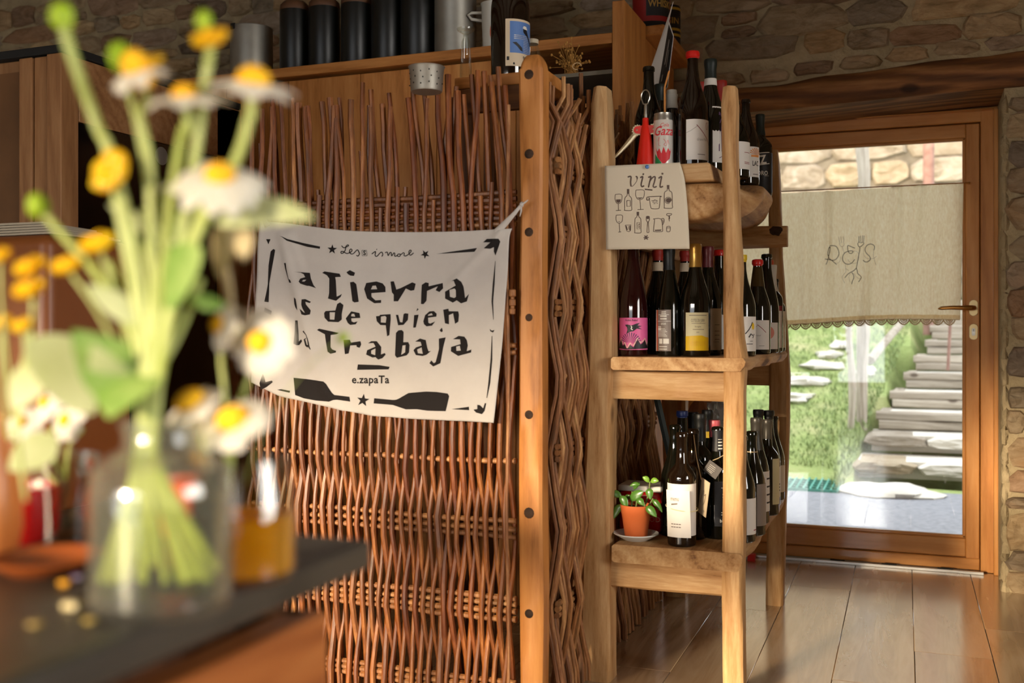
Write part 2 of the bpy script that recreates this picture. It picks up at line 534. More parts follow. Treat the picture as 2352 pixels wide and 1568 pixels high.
PLASTER = proc('plaster', [(0.3, '#b3a68f'), (0.7, '#c2b69f')], ns=5, rough=0.9, bump=0.2)
GROUT = flat('floor_gap', '#35291f', rough=0.9)
GLASS = pane('window_glass')
CLEARG = pane('clear_jar_glass', '#fafcf8', rough=0.01, refl=1.2, cap=.3)
ALU = proc('threshold_aluminium', [(0.4, '#b4b2ac'), (0.6, '#d2d0ca')], ns=20, rough=0.4, metal=0.85, bump=0.05, scale=(0.2, 4, 4))
BRONZE = flat('bronze_handle', '#a9783f', rough=0.3, metal=0.9)
GOLDM = flat('champagne_metal', '#d8c08e', rough=0.35, metal=0.75)
DARK = flat('black_matte', '#0c0b0a', rough=0.8)

def planks_mat():
    m, nt, b, out = _new('oak_laminate')
    vec, rs = _coords(nt, (1, 0.09, 1))
    f = _noise(nt, vec, 13, 5, 0.6, 2.2)
    w = nt.nodes.new('ShaderNodeTexWave'); w.wave_type = 'RINGS'; w.rings_direction = 'X'
    w.inputs['Scale'].default_value = 9; w.inputs['Distortion'].default_value = 7; w.inputs['Detail'].default_value = 3
    nt.links.new(vec, w.inputs['Vector'])
    mx = nt.nodes.new('ShaderNodeMix'); mx.data_type = 'FLOAT'; mx.inputs[0].default_value = 0.28
    nt.links.new(f, mx.inputs[2]); nt.links.new(w.outputs['Fac'], mx.inputs[3])
    r = _ramp(nt, [(0.25, '#937557'), (0.5, '#b09372'), (0.75, '#c5ab8c')]); nt.links.new(mx.outputs[0], r.inputs[0])
    c = _value(nt, r.outputs[0], rs, 0.07)
    nt.links.new(c, b.inputs['Base Color'])
    b.inputs['Roughness'].default_value = 0.22; b.inputs['Specular IOR Level'].default_value = 0.6; b.inputs['Coat Weight'].default_value = 1.0; b.inputs['Coat Roughness'].default_value = 0.16
    bp = nt.nodes.new('ShaderNodeBump'); bp.inputs['Strength'].default_value = 0.12; bp.inputs['Distance'].default_value = 0.004
    nt.links.new(mx.outputs[0], bp.inputs['Height']); nt.links.new(bp.outputs[0], b.inputs['Normal'])
    return m
LAM = planks_mat()

# ------------------------------------------------------------------ room shell
WX0, WX1, WY0, WY1, CEIL = -5.3, 2.1, -2.6, 4.31, 2.95
DX0, DX1, DTOP = -0.92, 0.355, 1.93          # door recess in the far wall
fl = ob('floor', M().box(WX0, WX1, WY0, 5.0, -0.14, -0.012), GROUT, kind='structure')
PW = 0.2225
x_ref = pz(1909, 1567, 0).x      # one long joint seen in the photo
i = 0
k0 = math.floor((WX0 - x_ref) / PW)
joint_rng = random.Random(3)
xk = x_ref + k0 * PW
while xk < WX1 - 0.02:
    off = joint_rng.random() * 1.25
    y = WY0 - off
    near = xk > -1.4
    while y < 4.62:
        a, bb = max(y, WY0), min(y + 1.28, 4.62)
        x0, x1 = max(xk, WX0), min(xk + PW, WX1)
        if bb - a > 0.05 and x1 - x0 > 0.02:
            if not (x0 > DX1 or x1 < DX0) or bb <= WY1 or a < WY1:
                if (x0 >= DX1 - .05 or x1 <= DX0 + .05): bb = min(bb, WY1)
            mm = M().box(x0 + 0.0005, x1 - 0.0005, a + 0.0005, bb - 0.0005, -0.012, 0)
            ob('plank', mm, LAM, fl, bevel=0.0012 if near else 0, seg=1)
        y += 1.28
    xk += PW

ceil = ob('ceiling', M().box(WX0, WX1, WY0, WY1 + 0.5, CEIL, CEIL + 0.15), PLASTER, kind='structure')
for k in range(7):
    xb = WX0 + 0.5 + k * 0.95
    ob('beam', timber((xb, WY0, CEIL - 0.07), (xb, WY1, CEIL - 0.07), 0.12, 0.14, (1, 0, 0), (0, 0, 1), seed=k), DARKW[1], ceil)
ob('wall_left', M().box(WX0 - 0.3, WX0, WY0, WY1 + 0.5, 0, CEIL), PLASTER, kind='structure')
rw = M().box(WX1, WX1 + 0.3, WY0, -0.1, 0, CEIL).box(WX1, WX1 + 0.3, 1.5, WY1 + 0.5, 0, CEIL).box(WX1, WX1 + 0.3, -0.1, 1.5, 0, 0.8).box(WX1, WX1 + 0.3, -0.1, 1.5, 2.0, CEIL)  # opening added so the side fill lamp reaches the room
ob('wall_right', rw, PLASTER, kind='structure')
w2 = thing('added_fill_window', None, None, (WX1 + 0.2, 0.7, 0.8), kind='structure')  # made-up window, framed into the opening for the fill lamp
f2 = M().box(WX1 + .16, WX1 + .22, -.1, 1.5, .8, .86).box(WX1 + .16, WX1 + .22, -.1, 1.5, 1.94, 2.0)
for q in (-.1, .67, 1.44): f2.box(WX1 + .16, WX1 + .22, q, q + .06, .86, 1.94)
ob('window_frame', f2, FRW[2], w2)
ob('window_pane', M().box(WX1 + .188, WX1 + .192, -.04, 1.44, .86, 1.94), GLASS, w2)
# wall behind the camera with one wide window that lets the low sun in
RO = (-3.9, -0.15, 0.35, 1.74)
wr = M()
wr.box(WX0, RO[0], WY0 - 0.3, WY0, 0, CEIL); wr.box(RO[1], WX1, WY0 - 0.3, WY0, 0, CEIL)
wr.box(RO[0], RO[1], WY0 - 0.3, WY0, 0, RO[2]); wr.box(RO[0], RO[1], WY0 - 0.3, WY0, RO[3], CEIL)
ob('wall_rear', wr, PLASTER, kind='structure')
w1 = thing('window_1', None, None, ((RO[0] + RO[1]) / 2, WY0 - 0.2, RO[2]), kind='structure')
fm = M().box(RO[0], RO[1], WY0 - 0.22, WY0 - 0.16, RO[2], RO[2] + 0.06).box(RO[0], RO[1], WY0 - 0.22, WY0 - 0.16, RO[3] - 0.06, RO[3])
for q in (RO[0], -2.95, RO[1] - 0.06): fm.box(q, q + 0.06, WY0 - 0.22, WY0 - 0.16, RO[2], RO[3])
ob('window_frame', fm, FRW[2], w1)
ob('window_pane', M().box(RO[0] + 0.06, RO[1] - 0.06, WY0 - 0.192, WY0 - 0.188, RO[2] + 0.06, RO[3] - 0.06), GLASS, w1)

# far wall: rubble masonry core with the stones proud of the mortar
LZ0 = 1.885                                   # underside of the oak lintel
wb_ = M()
wb_.box(WX0, DX0, WY1 + 0.012, WY1 + 0.62, 0, CEIL)
wb_.box(DX1, WX1, WY1 + 0.012, WY1 + 0.62, 0, CEIL)
wb_.box(DX0, DX1, WY1 + 0.012, WY1 + 0.62, LZ0 + 0.1, CEIL)
wall_far = ob('wall_far', wb_, MORTAR, kind='structure')

def lintel_top(x):
    return px(0, 0, 1).z * 0 + 2.035 + 0.03 * math.sin((x + 0.2) * 2.2) + 0.012 * noise.noise(Vector((x * 5, 3, 0)))

def rubble_stone(cx, cz, w, h, y, seed, out=0.022, axis=0, yback=0.03, irr=0.18):
    """one rough stone of a wall; the face looks towards -y (axis 0) or -x (axis 1)"""
    rr = random.Random(seed)
    n = 11
    outl = []
    for k in range(n):
        a = 2 * PI * (k + rr.uniform(-0.25, 0.25)) / n
        c, s = math.cos(a), math.sin(a)
        q = 1.0 / max((abs(c) ** 5 + abs(s) ** 5) ** (1 / 5), 1e-3)
        q *= 1 + rr.uniform(-irr, irr * 0.25)
        outl.append((cx + c * q * w / 2, cz + s * q * h / 2))
    rings = []
    o = out * rr.uniform(0.5, 1.3)
    tx, tz = rr.uniform(-.3, .3), rr.uniform(-.3, .3)
    for sc, dd, j in ((1.0, -yback, 0), (1.0, o * 0.35, 0), (0.9, o * 0.85, 0.12), (0.55, o, 0.3)):
        rings.append([((x - cx) * sc + cx, (z - cz) * sc + cz, dd + o * (tx * (x - cx) / w + tz * (z - cz) / h) * (1 if j else 0) + o * rr.uniform(-j, j)) for x, z in outl])
    vs = []
    for rg in rings:
        for x, z, d in rg:
            vs.append((x, y - d, z) if axis == 0 else (y - d, x, z))
    vs.append((cx, y - o * rr.uniform(0.8, 1.15), cz) if axis == 0 else (y - o, cx, cz))
    fs = []
    for i in range(3):
        for k in range(n):
            fs.append((i * n + k, i * n + (k + 1) % n, (i + 1) * n + (k + 1) % n, (i + 1) * n + k))
    for k in range(n): fs.append((3 * n + k, 3 * n + (k + 1) % n, 4 * n))
    return M().add(vs, fs)

def lay_stones(x0, x1, z0, z1, y, parent, mat, seed, hmin=0.05, hmax=0.13, lmin=0.09, lmax=0.34, keep=None, out=0.022, wav=0.025, axis=0, gap=0.012):
    rr = random.Random(seed)
    z = z0; row = 0; cnt = 0
    while z < z1:
        h = rr.uniform(hmin, hmax)
        x = x0 - rr.uniform(0, lmax * 0.5)
        while x < x1:
            l = rr.uniform(lmin, lmax) * (0.75 + 0.5 * rr.random())
            hh = h * rr.uniform(0.82, 1.12)
            cx = x + l / 2
            zc = z + h / 2 + wav * noise.noise(Vector((cx * 1.3, row * 0.35, seed))) + rr.uniform(-0.006, 0.006)
            a, b2 = max(x, x0), min(x + l, x1)
            if b2 - a > 0.04:
                cx = (a + b2) / 2
                parts = [(zc, hh)]
                if h > hmax * 0.8 and rr.random() < 0.3:
                    parts = [(zc - hh * 0.26, hh * 0.46), (zc + hh * 0.26, hh * 0.46)]
                for zz, h2 in parts:
                    if keep is None or keep(cx, zz, b2 - a, h2):
                        ob('stone', rubble_stone(cx, zz, b2 - a - gap, h2 - gap * 0.7, y, rr.randrange(10 ** 6), out, axis), mat, parent, recalc=True)
                        cnt += 1
            x += l
        z += h * 0.98; row += 1
    return cnt

def keep_far(cx, z, w, h):
    if DX0 - 0.35 < cx < 2.0 and z - h / 2 < lintel_top(cx) + .055 and z + h / 2 > LZ0 + 0.03 and cx - w / 2 < 0.62: return False
    if cx - w / 2 < DX1 and cx + w / 2 > DX0 and z < LZ0 + 0.06: return False
    return True
for q_ in range(14):
    xx = -1.32 + q_ * .178
    ob('stone', rubble_stone(xx + .085, lintel_top(xx + .085) + .034, .165, .06, WY1 + .012, 900 + q_, .02), WALLST, wall_far)
n1 = lay_stones(-5.2, 1.1, 1.72, 2.72, WY1 + 0.012, wall_far, WALLST, 5, keep=keep_far, hmin=0.06, hmax=0.15, lmin=0.12, lmax=0.42, gap=-0.006)
n2 = lay_stones(DX1 + 0.006, 0.86, 0.0, 1.9, WY1 + 0.012, wall_far, WALLST, 9, keep=lambda cx, z, w, h: z + h / 2 < 1.89, out=0.03, lmin=0.16, lmax=0.36, hmin=0.06, hmax=0.16, gap=-0.004)
n3 = lay_stones(-1.4, DX0 - 0.01, 1.2, 1.74, WY1 + 0.012, wall_far, WALLST, 13)
print('stones', n1, n2, n3)
# irregular mortar edge on the right of the door
me_ = M()
for k in range(26):
    z = k * 0.074
    me_.blob((DX1 + 0.004 + 0.006 * noise.noise(Vector((k * 1.3, 0, 0))), WY1 + 0.03, z), 0.016, 0.03, 0.05, 8, 6, 0.5, seed=k)
ob('mortar_edge', me_, MORTAR, wall_far, smooth=True, kind='stuff')
# reveal stones on the inner side of the recess
# lintel
lm = M()
n = 40; vs = []
for i in range(n + 1):
    x = -1.35 + 2.0 * i / n
    zt = lintel_top(x); zb = LZ0 + 0.022 + 0.012 * math.sin(x * 2.6 + 0.4)
    yf = WY1 - 0.02 + 0.006 * noise.noise(Vector((x * 6, 0, 4)))
    yb = WY1 + 0.30
    for (y, z) in ((yf, zb + 0.03), (yf + 0.02, zb + 0.004), (yf + 0.07, zb), (yb, zb - 0.006), (yb, zt), (yf + 0.055, zt + 0.003), (yf + 0.018, zt - 0.012), (yf, zt - 0.04)):
        vs.append((x, y + 0.003 * noise.noise(Vector((x * 20, z * 30, 0))), z))
fs = [(i * 8 + j, i * 8 + (j + 1) % 8, (i + 1) * 8 + (j + 1) % 8, (i + 1) * 8 + j) for i in range(n) for j in range(8)]
fs += [tuple(range(8)), tuple(range(n * 8, n * 8 + 8))]
ob('trim_1', lm.add(vs, fs), LINTEL, kind='structure', smooth=True)

# ------------------------------------------------------------------ door
YD = 4.64
door = thing('door_1', None, None, ((DX0 + DX1) / 2, YD, 0), kind='structure')
gx1 = pX(2218, YD); gx0 = DX0 + 0.16
gz0 = px(2000, 1222, YD).z; gz1 = px(2000, 329, YD).z
lx1 = pX(2250, YD + 0.0); lx0 = gx0 - (lx1 - gx1)
ltop = px(2000, 299, YD).z
lbot = px(2000, 1290, YD).z
# outer frame
ob('door_frame', M().box(lx1 + 0.003, DX1 + 0.005, YD - 0.012, YD + 0.09, 0.0, LZ0 + 0.11).box(lx1 - .012, lx1 + .01, YD + .0705, YD + .09, 0, LZ0 + .1), FRW[2], door, bevel=0.003, label='right jamb of the frame')
ob('door_frame', M().box(DX0 - 0.005, lx0 - 0.003, YD - 0.012, YD + 0.09, 0.0, LZ0 + 0.11), FRW[2], door, bevel=0.003, label='left jamb of the frame')
ob('door_frame', M().box(lx0 - 0.006, lx1 + 0.006, YD - 0.012, YD + 0.09, ltop + 0.004, LZ0 + 0.11).box(lx0, lx1, YD + .0705, YD + .09, ltop - .012, ltop + .01), FRW[0], door, bevel=0.003, label='head of the frame')
ob('trim', M().box(lx1 + 0.05, DX1 + 0.002, YD - 0.05, YD - 0.012, 0.0, LZ0 + 0.015), FRW[2], door, bevel=0.004, label='cover strip at the right')
ob('trim', M().box(lx0, lx1 + 0.05, YD - 0.05, YD - 0.012, ltop + 0.05, LZ0 + 0.015), FRW[0], door, bevel=0.004, label='cover strip at the top')
# leaf: two stiles and two rails with stepped mouldings
def stepped(mm, x0, x1, z0, z1, vert):
    mm.box(x0, x1, YD + 0.004, YD + 0.07, z0, z1)
    return mm
st = 0.022
ob('door_stile', M().box(gx1, lx1, YD, YD + 0.068, lbot, ltop), FRW[2], door, bevel=0.004)
ob('door_stile', M().box(lx0, gx0, YD, YD + 0.068, lbot, ltop), FRW[2], door, bevel=0.004)
ob('door_rail', M().box(gx0, gx1, YD, YD + 0.068, gz1, ltop), FRW[0], door, bevel=0.004)
ob('door_rail', M().box(gx0, gx1, YD, YD + 0.068, lbot + 0.05, gz0), FRW[0], door, bevel=0.004)
ob('door_rail', M().box(lx0, lx1, YD - 0.008, YD + 0.068, lbot, lbot + 0.048), FRW[0], door, bevel=0.004, label='weather board at the foot')
for a in ((gx1 - 0.012, gx1 + 0.0005, gz0, gz1), (gx0 - 0.0005, gx0 + 0.012, gz0, gz1)):
    ob('glazing_bead', M().box(a[0], a[1], YD + 0.008, YD + 0.028, a[2], a[3]), FRW[2], door, bevel=0.003)
for a in ((gx0, gx1, gz0 - 0.0005, gz0 + 0.012), (gx0, gx1, gz1 - 0.012, gz1 + 0.0005)):
    ob('glazing_bead', M().box(a[0], a[1], YD + 0.008, YD + 0.028, a[2], a[3]), FRW[0], door, bevel=0.003)
ob('glass_pane', M().box(gx0, gx1, YD + 0.032, YD + 0.036, gz0, gz1), GLASS, door)
ob('glass_pane', M().box(gx0, gx1, YD + 0.052, YD + 0.056, gz0, gz1), GLASS, door)
# threshold
ob('threshold', M().box(DX0, lx1 + 0.012, YD - 0.05, YD + 0.1, 0, lbot - 0.004).box(DX0, lx1 + 0.012, YD - 0.062, YD - 0.045, 0, 0.012), ALU, door, bevel=0.002)
for u in (1925, 2042, 2170):
    ob('drain_slot', M().box(pX(u, YD) - 0.03, pX(u, YD) + 0.03, YD - 0.0515, YD - 0.049, 0.010, 0.017), DARK, door)
# handle
hc = px(2236, 707, YD - 0.01)
def oval(cx, cz, w, h, y0, y1, m, n=20):
    pl = []
    for k in range(n):
        a = 2 * PI * k / n
        pl.append((cx + w / 2 * math.cos(a), cz + (h / 2 - w / 2) * (1 if math.sin(a) >= 0 else -1) + w / 2 * math.sin(a)))
    return m.prism(pl, y0, y1, lambda x, z, d: (x, d, z))
hd = ob('rosette', oval(hc.x, hc.z, 0.034, 0.066, YD - 0.01, YD, M()), GOLDM, door, bevel=0.002)
ob('door_handle', M().tube([(hc.x, YD - 0.005, hc.z), (hc.x, YD - 0.045, hc.z), (hc.x - 0.012, YD - 0.057, hc.z), (hc.x - 0.04, YD - 0.06, hc.z), (hc.x - 0.09, YD - 0.06, hc.z + 0.001), (hc.x - 0.125, YD - 0.058, hc.z - 0.001), (hc.x - 0.135, YD - 0.05, hc.z - 0.003)], [0.009, 0.0095, 0.0105, 0.0098, 0.0086, 0.0075, 0.003], 12), BRONZE, hd, smooth=True)
kc = px(2236, 762, YD - 0.01)
ky = ob('lock_plate', oval(kc.x, kc.z, 0.034, 0.066, YD - 0.009, YD, M()), GOLDM, door, bevel=0.002)
ob('lock_cylinder', oval(kc.x, kc.z, 0.014, 0.032, YD - 0.014, YD - 0.008, M()), ALU, ky, bevel=0.001)
ob('keyhole', M().box(kc.x - 0.001, kc.x + 0.001, YD - 0.0145, YD - 0.0139, kc.z + 0.002, kc.z + 0.012), DARK, ky)

# ------------------------------------------------------------------ outdoors
GRASS = proc('turf', [(0.3, '#6f7c48'), (0.5, '#8a9a5c'), (0.66, '#a8a878'), (0.8, '#c9b998')], ns=2.2, detail=8, rough=0.9, bump=0.8, bd=0.05)
BLADE = proc('grass_blade', [(0.3, '#5e7644'), (0.55, '#82945e'), (0.75, '#a6a680')], ns=3, rough=0.7, bump=0)
ASPH = proc('asphalt', [(0.3, '#72757c'), (0.7, '#8c8e94')], ns=30, detail=8, rough=0.9, bump=0.4, bd=0.01)
GREYW = {a: wood('weathered_timber_' + 'xyz'[a], a, [(0.25, '#766c5e'), (0.5, '#9c9284'), (0.75, '#b8b0a2')], rough=0.85, rings=0.2, bump=0.5) for a in (0, 1, 2)}
PALE = proc('pale_stone', [(0.3, '#b8b2a6'), (0.7, '#d4d0c6')], ns=5, rough=0.9, bump=0.5, bd=0.02)
RUST = proc('rusty_iron', [(0.3, '#7a5a50'), (0.7, '#9a786c')], ns=12, rough=0.8, bump=0.2)
GREENM = flat('green_grating', '#4f9a8c', rough=0.5)
road = ob('road', M().box(-6, 5, 4.95, 7.0, -0.16, -0.03), ASPH, kind='structure')
def hillz(x, y):
    if x > -0.3 + (y - 7.2) * 0.13 and y > 7.1: return 0.29 * (y - 6.95) - 0.45
    if x < -0.45: return max(-0.045, 0.315 * (y - 7.32)) + (0.05 * noise.noise(Vector((x * 0.9, y * 0.9, 0))) if y > 7.3 else -.01)
    return max(-0.03, 0.29 * (y - 6.95)) + 0.05 * noise.noise(Vector((x * 0.9, y * 0.9, 0))) - 0.02
gm = M(); nx, ny = 60, 50
for j in range(ny + 1):
    for i in range(nx + 1):
        x = -6 + 11 * i / nx; y = 6.55 + 6.3 * j / ny
        gm.v.append((x, y, hillz(x, y)))
for j in range(ny):
    for i in range(nx):
        a = j * (nx + 1) + i
        gm.f.append([a, a + 1, a + nx + 2, a + nx + 1]); gm.mi.append(0)
hill = ob('hill', gm, GRASS, kind='structure', smooth=True)
gr = M(); rg = random.Random(21)
for k in range(26000):
    y = 6.75 + (rg.random() ** 1.3) * 4.6
    x = -2.4 + rg.random() * 2.9
    if x > -0.35 + (y - 7.2) * 0.12: continue
    z = hillz(x, y)
    if x < -.45 and y < 7.45: continue
    hgt = rg.uniform(0.012, 0.035) * (1.7 if x > -0.75 + (y - 7.2) * 0.12 else 1)
    a = rg.uniform(0, 6.28); ln = rg.uniform(0, 0.06)
    w = 0.006
    gr.add([(x - w * math.cos(a), y - w * math.sin(a), z - 0.01), (x + w * math.cos(a), y + w * math.sin(a), z - 0.01), (x + ln * math.sin(a), y + ln * math.cos(a), z + hgt)], [(0, 1, 2)])
ob('grass', gr, BLADE, label='green tufty grass covering the slope left of the outdoor steps', cat='grass', kind='stuff', recalc=False)
# block wall at the top
WY = 12.1
ow = ob('retaining_wall', M().box(-3.2, 1.6, WY + 0.05, WY + 0.5, 1.2, 4.2), proc('dark_joint', [(.3, '#5a5347'), (.7, '#787062')], rough=.95), kind='structure')
rr = random.Random(4); z = 1.3; 
while z < 4.1:
    h = rr.uniform(0.2, 0.34); x = -3.2 - rr.random() * 0.4
    while x < 1.6:
        l = rr.uniform(0.32, 0.8)
        ob('stone', rubble_stone(x + l / 2, z + h / 2, l + 0.01, h + 0.0, WY + 0.05, rr.randrange(10 ** 6), 0.07, irr=0.07, yback=0.05), OUTST, ow)
        x += l
    z += h
# steps of timber sleepers on the upper flight, stone ones below
stairs = thing('outdoor_steps', 'weathered outdoor stairway of grey timber sleepers climbing the slope behind the glass door', 'stairs', (0.4, 7.2, 0))
for k in range(1, 11):
    y0 = 7.2 + 0.45 * (k - 1); zt = 0.13 * k
    xl = [-0.36, -0.34, -0.27, -0.17, -0.08, 0.02, 0.1, 0.2, 0.25, 0.3, 0.34, 0.36][k]
    if k <= 2:
        for q in range(4):
            xa = xl + q * 0.42
            ob('stone', rubble_stone(xa + 0.21, zt - 0.045, 0.42, 0.085, y0 + 0.02, 300 + k * 9 + q, 0.05, yback=0.4, irr=0.1), PALE if q % 2 else OUTST, stairs, label='rough stone slab of the bottom steps')
    else:
        ob('sleeper', timber((xl - 0.03, y0 + 0.045, zt - 0.032), (1.4, y0 + 0.045, zt - 0.032), 0.1, 0.062, (0, 1, 0), (0, 0, 1), seed=k, wob=0.012), GREYW[0], stairs)
        ob('sleeper', timber((xl - .01, y0 + 0.045, zt - 0.096), (1.4, y0 + 0.045, zt - 0.096), 0.1, 0.066, (0, 1, 0), (0, 0, 1), seed=k + 30, wob=0.012), GREYW[0], stairs)
        ob('sleeper', timber((xl + 0.02, y0 + 0.08, zt - 0.03), (xl + 0.05, y0 + 0.5, zt - 0.03), 0.09, 0.06, (1, 0, 0), (0, 0, 1), seed=k + 60), GREYW[1], stairs)
    ob('tread', M().box(xl + 0.05, 1.4, y0 + 0.09, y0 + 0.55, zt - 0.12, zt - 0.008), PALE, stairs)
def lone(name, p0, p1, r, mat, label, cat, w=None):
    return ob(name, timber(p0, p1, r, r, (1, 0, 0), (0, 1, 0), n=10, wob=0.02, seed=len(MATS) + r * 100, ch=0.3), mat, label=label, cat=cat)
a = px(1979, 960, 8.1)
lone('fence_post', (a.x, 8.1, 0.25), (a.x + 0.01, 8.12, 2.62), 0.085, GREYW[2], 'tall weathered grey timber post on the grass beside the steps', 'post')
a = px(1955, 955, 8.0)
lone('fence_post', (a.x, 8.0, 0.22), (a.x + 0.0, 8.0, 1.06), 0.05, GREYW[2], 'short split grey stake tied in front of the tall weathered post', 'post')
a = px(1998, 828, 8.3); b = px(2072, 742, 9.3)
ob('handrail', M().tube([a, a.lerp(b, .5) + Vector((0, 0, .01)), b + (b - a) * 0.6], [0.035, 0.032, 0.03], 9), GREYW[1], label='slanting weathered pole used as handrail up the slope', cat='handrail', smooth=True)
a = px(2133, 300, 10.5)
ob('pole', M().tube([(a.x, 10.5, 0.95), (a.x, 10.5, 3.4)], 0.05, 10), RUST, label='rusty brown pole before the block wall, seen above the curtain', cat='pole', smooth=True)
a = px(2177, 836, 8.9)
ob('rail_post', M().tube([(a.x, 8.9, a.z - 0.05), (a.x + 0.02, 8.9, 1.1)], 0.012, 8), RUST, label='thin rusty rod standing on the upper timber steps', cat='rod', smooth=True)
# drain grating
g0 = pz(1925, 1128, -0.02); g1 = pz(1925, 1086, -0.02)
gt = thing('drain_grating', 'green metal grating set in the ground left of the pale kerb', 'grating', (g0.x - 0.4, g0.y + .2, -0.03))
ob('pit', M().box(g0.x - 0.9, g0.x, g0.y, g1.y, -0.16, -0.026), DARK, gt)
gm = M()
for k in range(22): gm.box(g0.x - 0.9 + k * 0.0425, g0.x - 0.89 + k * 0.0425, g0.y, g1.y, -0.03, -0.012)
for k in range(9):
    yy = g0.y + (g1.y - g0.y) * k / 8; gm.box(g0.x - 0.9, g0.x, yy - 0.006, yy + 0.006, -0.03, -0.014)
ob('bars', gm, GREENM, gt)
# pale stones on the ground
for (u0, u1, v, nm, lb, hh) in ((1912, 2160, 1122, 'kerb_stone', 'long pale kerb stone at the foot of the steps', 0.05), (1812, 1925, 1062, 'kerb_stone', 'pale flat stone at the grass edge above the grating', 0.05)):
    c = pz((u0 + u1) / 2, v, 0.0); w = (pz(u1, v, 0).x - pz(u0, v, 0).x)
    ob(nm, M().blob((c.x, c.y, -0.02), w / 2, 0.22, hh, 18, 8, 0.35, seed=int(u0)), PALE, label=lb, cat='stone', smooth=True)
for k, (u, v, s) in enumerate(((1888, 836, .20), (1848, 872, .24), (1828, 908, .16), (1905, 812, .13), (1935, 790, .12), (1990, 850, .10))):
    Y = 6.95 + ((FPX * 0.93 * 1 + 0) and 0)
    # intersect the view ray with the slope
    yy = 7.0
    while yy < 11 and px(u, v, yy).z > hillz(px(u, v, yy).x, yy): yy += 0.02
    p = px(u, v, yy)
    ob('path_stone', M().blob((p.x, p.y, p.z - 0.02), s, 0.22, 0.05, 14, 7, 0.5, seed=k + 2), PALE, label=['pale stone patch highest on the grassy path', 'widest pale stone patch on the grassy slope', 'lowest small pale stone on the slope by the shelf post', 'middle pale stone of the grassy path', 'pale stone left of the weathered posts', 'small pale stone right of the weathered post'][k], cat='stone', smooth=True)
# ------------------------------------------------------------------ wicker partition facing the table
def barkmat(name, pal, rough=0.42):
    m, nt, b, out = _new(name)
    vec, rs = _coords(nt, (1, 1, 0.12))
    r = _ramp(nt, [(i / (len(pal) - 1), c) for i, c in enumerate(pal)]); nt.links.new(rs, r.inputs[0])
    f = _noise(nt, vec, 55, 5, 0.7)
    r2 = _ramp(nt, [(0.34, '#4c3220'), (0.5, '#a98768'), (0.66, '#ffffff')]); nt.links.new(f, r2.inputs[0])
    mx = nt.nodes.new('ShaderNodeMix'); mx.data_type = 'RGBA'; mx.blend_type = 'MULTIPLY'; mx.inputs[0].default_value = 0.75
    nt.links.new(r.outputs[0], mx.inputs[6]); nt.links.new(r2.outputs[0], mx.inputs[7])
    nt.links.new(mx.outputs[2], b.inputs['Base Color'])
    b.inputs['Roughness'].default_value = rough; b.inputs['Specular IOR Level'].default_value = 0.5
    bp = nt.nodes.new('ShaderNodeBump'); bp.inputs['Strength'].default_value = 0.5; bp.inputs['Distance'].default_value = 0.002
    nt.links.new(f, bp.inputs['Height']); nt.links.new(bp.outputs[0], b.inputs['Normal'])
    return m
BARK = barkmat('hazel_bark', ['#784018', '#a5622a', '#8c4e20', '#c0854a', '#7a4a2a', '#b07036', '#986030'])
BARKP = barkmat('dry_hazel', ['#a8743f', '#c8935a', '#b57f4a', '#d4a56c', '#a07048', '#c08c58'], 0.6)
KNOT = proc('knot_wood', [(0.3, '#1d120a'), (0.7, '#4a3220')], ns=30, rough=0.8, bump=0.6)
PW_Y = 2.50
LEVELS = [(0.06, 3, 0.016), (0.27, 4, 0.018), (0.48, 3, 0.020), (0.655, 1, 0.01), (0.95, 2, 0.018), (1.317, 6, 0.0165)]
front = thing('wicker_partition', 'tall woven partition of reddish brown hazel sticks behind the printed banner', 'partition', (-1.33, PW_Y, 0))
rs_ = random.Random(12)
NS = 60
X0, X1 = -1.775, -0.952
for i in range(NS):
    xb = X0 + (X1 - X0) * (i + 0.5) / NS
    r = rs_.uniform(0.0047, 0.0072)
    par = 1 if i % 2 else -1
    lean = rs_.gauss(-0.008, 0.016)
    ztop = rs_.gauss(1.635, 0.022)
    if xb > -1.08: ztop += 0.03
    if rs_.random() < 0.30: ztop = rs_.uniform(1.33, 1.40)
    elif rs_.random() < 0.1: ztop = rs_.uniform(1.45, 1.58)
    if rs_.random() < 0.08: r *= 1.35
    pts = []; rad = []
    keys = [(-0.02, par)]
    for k, (z, n, sp) in enumerate(LEVELS): keys.append((z, par * (1 if k % 2 else -1)))
    ph = rs_.uniform(0, 50)
    nseg = 26
    for s in range(nseg + 1):
        z = 0.002 + (ztop - 0.002) * s / nseg
        # weaving offset
        y = 0
        if z <= keys[1][0]: sg = keys[1][1]
        elif z >= keys[-1][0]: sg = keys[-1][1] * max(0.2, 1 - (z - keys[-1][0]) * 2)
        else:
            for (za, a), (zb, bb) in zip(keys, keys[1:]):
                if za <= z <= zb:
                    t = (z - za) / max(zb - za, 1e-6); t = t * t * (3 - 2 * t)
                    sg = a + (bb - a) * t
                    break
        y = PW_Y - sg * 0.0125
        jx = 0.0045 * noise.noise(Vector((ph, z * 6, 0))) * 2 + 0.0016 * noise.noise(Vector((ph, z * 25, 5)))
        up = max(0, z - 1.36) / 0.3
        x = xb + jx + lean * up - 0.0035 * sg * (1 if z < 1.2 else 0.3)
        pts.append((x, y, z)); rad.append(r * (1.22 + 0.06 * (1 if z > 1.3 else 0) - 0.1 * z / 1.65) * (1 + 0.12 * noise.noise(Vector((ph, z * 40, 1)))))
    mm = M().tube(pts, rad, 7)
    # a few side knots
    ob('stick', mm, BARK, front, smooth=True)
